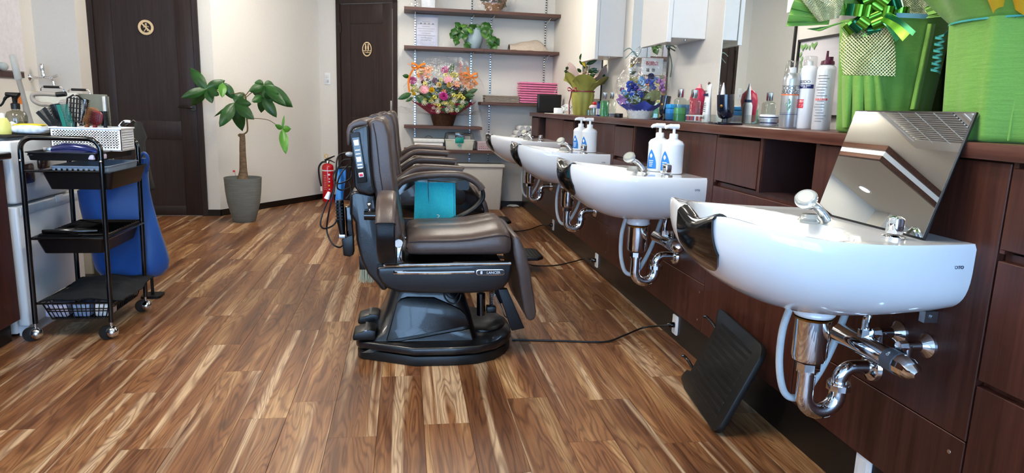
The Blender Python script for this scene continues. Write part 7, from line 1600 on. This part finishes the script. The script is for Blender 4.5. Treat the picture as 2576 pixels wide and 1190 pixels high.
# ================================================================== GREEN WRAPPED POTS
M_GREEN = mat('green_crepe_paper', '#6a9a3c', .7, noise=.10, scale=9, bump=.7, bscale=1.0, stretch=(26, 26, 150), sheen=.15)
M_GREEN2 = mat('green_crepe_light', '#7aa844', .7, noise=.12, scale=9, bump=.6, bscale=1.0, stretch=(26, 26, 150), sheen=.15)
M_TEALR = mat('teal_ribbon', '#3d9c94', .3, noise=.05)
def wrapped_pot(lab, x, X, x_l, ytop, rt, rb, twist):
    c = cpos(x, X); t = thing('wrapped_pot', lab, 'wrapped pot', c, 'pots wrapped in green paper'); H = ctop(x, ytop, X)-TZ
    rings = []; n = 96
    for f in (0, .02, .06, .15, .35, .6, .85, .96, 1.0):
        r = rb+(rt-rb)*f; r *= (.93 if f == 0 else 1)
        row = []
        for k in range(n):
            a = 2*PI*k/n; fold = .007*max(0, math.sin(7*a+twist))**6+.004*math.sin(13*a+twist*2)*(1-f)+.010*max(0, math.cos(3*a+twist))**10*(1-f*.3)
            row.append(Vector((c.x+(r+fold)*math.cos(a), c.y+(r+fold)*math.sin(a), TZ+H*f)))
        rings.append(row)
    MB().loft(rings).build('paper_wrap', M_GREEN, t, smooth=60)
    return t, c, H
t, c, H = wrapped_pot('nearer-left big pot in green crepe paper with metallic bow and gold net', 2212, 1.375, 0, 60, .139, .112, .5); GP = t; gc = c
def gp(x, y, out=0):
    """point on (or out from) the pot's front"""
    d = P(x, y, X=1.375)-CAM; d.normalize()
    o = CAM; oc = Vector((o.x-gc.x, o.y-gc.y)); dd = Vector((d.x, d.y)); r = .139+out
    b = 2*oc.dot(dd); a = dd.dot(dd); cc = oc.dot(oc)-r*r; disc = b*b-4*a*cc
    s_ = (-b-math.sqrt(disc))/(2*a) if disc > 0 else -b/(2*a)
    return CAM+d*s_
for k, (a0, b0, a1, b1) in enumerate((((2118, 190), (2145, 190), (2098, 325), (2118, 335)), ((2145, 190), (2172, 190), (2128, 330), (2160, 335)), ((2172, 190), (2198, 190), (2168, 330), (2200, 335)), ((2198, 190), (2215, 190), (2205, 332), (2238, 300)))):
    def fn(u, v, A=(a0, b0, a1, b1)):
        x = (A[0][0]*(1-u)+A[1][0]*u)*(1-v)+(A[2][0]*(1-u)+A[3][0]*u)*v; y = 190+(320-190)*v
        p = gp(x, y, .004+.010*math.sin(PI*u)); 
        return Vector((p.x, p.y, max(TZ+.002, p.z)))+(Vector((gc.x, gc.y, 0))-Vector((p.x, p.y, 0))).normalized()*(.027*v)
    MB().sheet(fn, 8, 10, .001).build('pleat', M_GREEN2, t, smooth=60)
# upright fold at the right flank
def fl2(u, v): p = gp(2335-45*v+(18*u), 60+215*v, .006+.012*math.sin(PI*u)); return p
MB().sheet(fl2, 6, 14, .001).build('side_fold', M_GREEN2, t, smooth=60)
def fan(t, pts0, pts1, m, name, amp=.01, nu=24, dep=.0, folds=5, Yp=None):
    """crumpled paper fan between two px polylines"""
    A = smoothpath([Vector((a, b, 0)) for a, b in pts0], 6); B = smoothpath([Vector((a, b, 0)) for a, b in pts1], 6)
    def fn(u, v):
        a = A[min(len(A)-1, int(round(u*(len(A)-1))))]; b = B[min(len(B)-1, int(round(u*(len(B)-1))))]; q = a.lerp(b, v)
        p = P(q.x, q.y, X=1.36+dep) if Yp is None else P(q.x, q.y, Y=Yp); d = (CAM-p).normalized(); return p+d*(.05+amp*math.sin(folds*PI*2*u+3*v)*(.3+v)+dep*v)
    return MB().sheet(fn, nu, 10, .0008).build(name, m, t, smooth=60)
fan(t, [(2085, 62), (2090, 45), (2110, 30)], [(1978, 66), (1990, 20), (2010, -30)], M_GREEN2, 'paper_fan', .010, folds=3, Yp=gc.y)
fan(t, [(2085, 66), (2100, 60), (2150, 50)], [(2030, 72), (2060, 78), (2085, 68)], M_GREEN, 'paper_fan', .006, folds=2, Yp=gc.y-.05)
fan(t, [(2330, 45), (2335, 38), (2325, 20)], [(2460, 35), (2470, 5), (2440, -40)], M_GREEN, 'paper_fan', .012, folds=4)
fan(t, [(2110, 40), (2200, 20), (2330, 35)], [(2080, -50), (2200, -70), (2360, -50)], M_GREEN2, 'paper_fan', .012, 36, folds=6, Yp=gc.y)
# gold net
M_NET = mat('gold_net', '#cdc9a0', .4, .5, noise=.2, scale=60)
def net(t, poly, name, nx=22, ny=26, dom=None):
    """diamond net over a quad given in px (tl,tr,br,bl), lying on the pot"""
    tl, tr, br, bl = [Vector((a, b, 0)) for a, b in poly]
    def at(u, v): q = tl.lerp(tr, u).lerp(bl.lerp(br, u), v); return q
    mb = MB()
    def line(u0, v0, u1, v1, k):
        pts = []
        for i in range(9):
            s_ = i/8; u = u0+(u1-u0)*s_; v = v0+(v1-v0)*s_; q = at(u, v); pts.append(dom(q.x, q.y, u, v))
        mb.tube(pts, .0013, 4, caps=False)
    N_ = nx
    for k in range(-N_, N_+1):
        u0 = k/N_
        a0, b0, a1, b1 = u0, 0, u0+1, 1
        if a0 < 0: b0 = -a0; a0 = 0
        if a1 > 1: b1 = 1-(a1-1); a1 = 1
        if b1 > b0: line(a0, b0, a1, b1, k); line(1-a0, b0, 1-a1, b1, k)
    o = mb.build(name, M_NET, t, smooth=0, recalc=False); o['kind'] = 'stuff'; return o
net(t, [(2128, 58), (2240, 62), (2252, 192), (2122, 188)], 'gold_net', 15, dom=lambda x, y, u, v: gp(x+(-12 if u < .5 else 6)*math.sin(PI*v)*abs(2*u-1), y, .010+.012*math.sin(PI*u)*math.sin(PI*v)))
def domf(dep): return lambda x, y, u, v: (lambda p: p+(CAM-p).normalized()*(.075+.01*math.sin(u*9)))(P(x, y, Y=gc.y))
net(t, [(2010, -10), (2130, -20), (2110, 45), (2060, 55)], 'gold_net_flap', 13, dom=domf(0)); net(t, [(2262, -20), (2350, -20), (2330, 40), (2278, 48)], 'gold_net_flap', 11, dom=domf(0))
# neck ribbon and pull bow
MB().ribbon([gp(2255+10*k, 38+.4*k, .006) for k in range(9)], (0, 0, .006)).build('neck_ribbon', mat('pale_blue_ribbon', '#7db6c4', .35), t, smooth=60)
M_FOIL = mat('green_foil_ribbon', '#5f9a2a', .18, .75, noise=.1, scale=20); M_FOILD = mat('dark_green_foil', '#0f5a34', .2, .6, noise=.1, scale=20)
bc_ = P(2198, 28, X=1.36); tc_ = (CAM-bc_).normalized(); bc_ = bc_+tc_*.165; rx = Vector((1, 0, 0)); rx = (rx-tc_*rx.dot(tc_)).normalized(); ux_ = tc_.cross(rx)
for j, (n_, L, el, m) in enumerate(((8, .085, 2, M_FOIL), (7, .074, 24, M_FOILD), (6, .066, 44, M_FOIL), (3, .05, 66, M_FOIL))):
    for k in range(n_):
        a = 2*PI*(k+.5*j)/n_; d = (rx*math.cos(a)+ux_*math.sin(a))*math.cos(R(el))+tc_*math.sin(R(el)); s_ = (rx*-math.sin(a)+ux_*math.cos(a)); w = s_.cross(d).normalized()
        pts = [bc_+d*(L*math.sin(q_/12*PI)**.7 if 0 < q_ < 12 else 0)*1.0+w*(L*.30*math.sin(2*PI*q_/12)) for q_ in range(13)]
        MB().ribbon(pts, s_*.0155, .0004).build('bow_loop', m, t, smooth=60)
for (x1_, y1_, w_, m) in ((2048, 38, .012, M_FOILD), (2282, 92, .014, M_FOIL), (2262, 98, .010, M_FOILD), (2300, 85, .006, M_FOILD)):
    e_ = P(x1_, y1_, X=1.36); e_ = e_+(CAM-e_).normalized()*.16; md = bc_.lerp(e_, .55)+tc_*.015+Vector((0, 0, .01)); dd = (e_-bc_).normalized(); sw_ = dd.cross(tc_).normalized()
    MB().ribbon(smoothpath([bc_, md, e_], 8), sw_*w_, .0004).build('bow_tail', m, t, smooth=60)
# second pot at the right edge
t, c, H = wrapped_pot('rightmost big pot in plain green crepe paper at the picture edge', 2545, 1.36, 0, 64, .150, .132, 2.0)
rings = []
MB().lathe([(.152, H*.985), (.156, H*.985), (.156, H*1.0), (.152, H*1.0)], (c.x, c.y, TZ), 48, caps=False).build('neck_ribbon', M_TEALR, t)
gc2 = c
def g2(a, r, z): return Vector((gc2.x+r*math.cos(a), gc2.y+r*math.sin(a), TZ+z))
def col(u, v):
    a = 2*PI*u; p = g2(a, .148+.09*v+.015*math.sin(9*a)*v, H*.99+.12*v+.02*math.sin(7*a+1)*v); p.x = min(p.x, WR-.012); return p
MB().sheet(col, 96, 6, .0008).build('paper_collar', M_GREEN, t, smooth=60)
MB().sheet(lambda u, v: g2(R(200+45*u), .160+.07*v+.01*math.sin(u*20), H*1.02+.06*v+.012*math.sin(u*9)), 20, 3, .001).build('yellow_lining', mat('yellow_paper', '#d8a81e', .6), t, smooth=60)
for sd in (205, 222, 262, 300):
    MB().tube([g2(R(sd), .142-.012*(1-f), H*f) for f in (.02, .2, .4, .6, .8, .97)], .0022, 6).build('paper_fold', M_GREEN2, t, smooth=60)
hp_ = P(2366, 88, X=1.33); hx = []
for k in range(90): a = k*.42; hx.append(Vector((hp_.x+.010*math.cos(a), hp_.y+.012*math.sin(a), hp_.z-.00105*k)))
cu = thing('curled_ribbon', 'teal curled gift ribbon hanging between the two green pots', 'ribbon', hx[-1])
MB().ribbon(hx, (0, .0, .0028), .0004).build('curl', M_TEALR, cu, smooth=60)
MB().ribbon(smoothpath([hx[0], hx[0]+Vector((.02, -.03, .03)), g2(R(215), .155, H*.985)], 6), (0, .0, .0028), .0004).build('lead_in', M_TEALR, cu, smooth=60)
# ================================================================== CEILING LAMPS
M_TUBE = mat('lit_fluorescent', '#fff8ec', .4, noise=0, emit=LAMP)
llab = ['long white fluorescent ceiling light near the shelves', 'long white fluorescent ceiling light above the trolley side', 'long white fluorescent ceiling light over the far chairs', 'long white fluorescent ceiling light over the near chair', 'added fluorescent ceiling light out of view over the left counter']
for i, (x, y) in enumerate(((-.86, 4.93), (-.95, 1.3), (.4, 4.8), (.4, 1.3), (-2.2, 1.3))):  # last one is an added, unseen lamp that spreads the room light
    t = thing('ceiling_light', llab[i], 'ceiling light', (x, y+.62, CEIL), 'fluorescent ceiling lights')
    MB().prism([(x-.09, CEIL), (x-.06, CEIL-.035), (x+.06, CEIL-.035), (x+.09, CEIL)], 'Y', y, y+1.25).build('housing', M_WHITELAC, t, smooth=0)
    MB().box(x-.05, x+.05, y+.02, y+1.23, CEIL-.105, CEIL-.035).build('diffuser', M_TUBE, t)
t = thing('downlight', 'round recessed downlight in the lowered ceiling by the brown door', 'ceiling light', (-2.15, 6.1, 2.37))
MB().lathe([(.075, 0), (.075, -.006), (.055, -.006), (.05, 0)], (-2.15, 6.1, 2.37)).build('rim', M_WHITELAC, t)
MB().cyl((-2.15, 6.1, 2.37), (-2.15, 6.1, 2.366), .052, n=24).build('lens', M_TUBE, t)
t = thing('air_conditioner', 'square ceiling air conditioner with slatted grille', 'air conditioner', (-.95, 4.4, CEIL))
MB().box(-1.42, -.48, 3.93, 4.87, CEIL-.03, CEIL, bev=.012).build('panel', M_WHITELAC, t)
MB().box(-1.28, -.62, 4.07, 4.73, CEIL-.032, CEIL-.029).build('intake', mat('grille_dark', '#4a4a48', .7), t, smooth=0)
sl = None
for k in range(24):
    x = -1.27+.0275*k
    MB().box(x, x+.012, 4.07, 4.73, CEIL-.04, CEIL-.032).build('slat', M_WHITELAC, t, smooth=0)
for y in (4.23, 4.4, 4.57): MB().box(-1.28, -.62, y-.004, y+.004, CEIL-.043, CEIL-.04).build('rib', M_WHITELAC, t, smooth=0)
for (x0, x1, y0, y1) in ((-1.3, -.6, 4.78, 4.82), (-1.3, -.6, 3.98, 4.02)): MB().box(x0, x1, y0, y1, CEIL-.036, CEIL-.028, bev=.003).build('vane', M_WHITELAC, t)
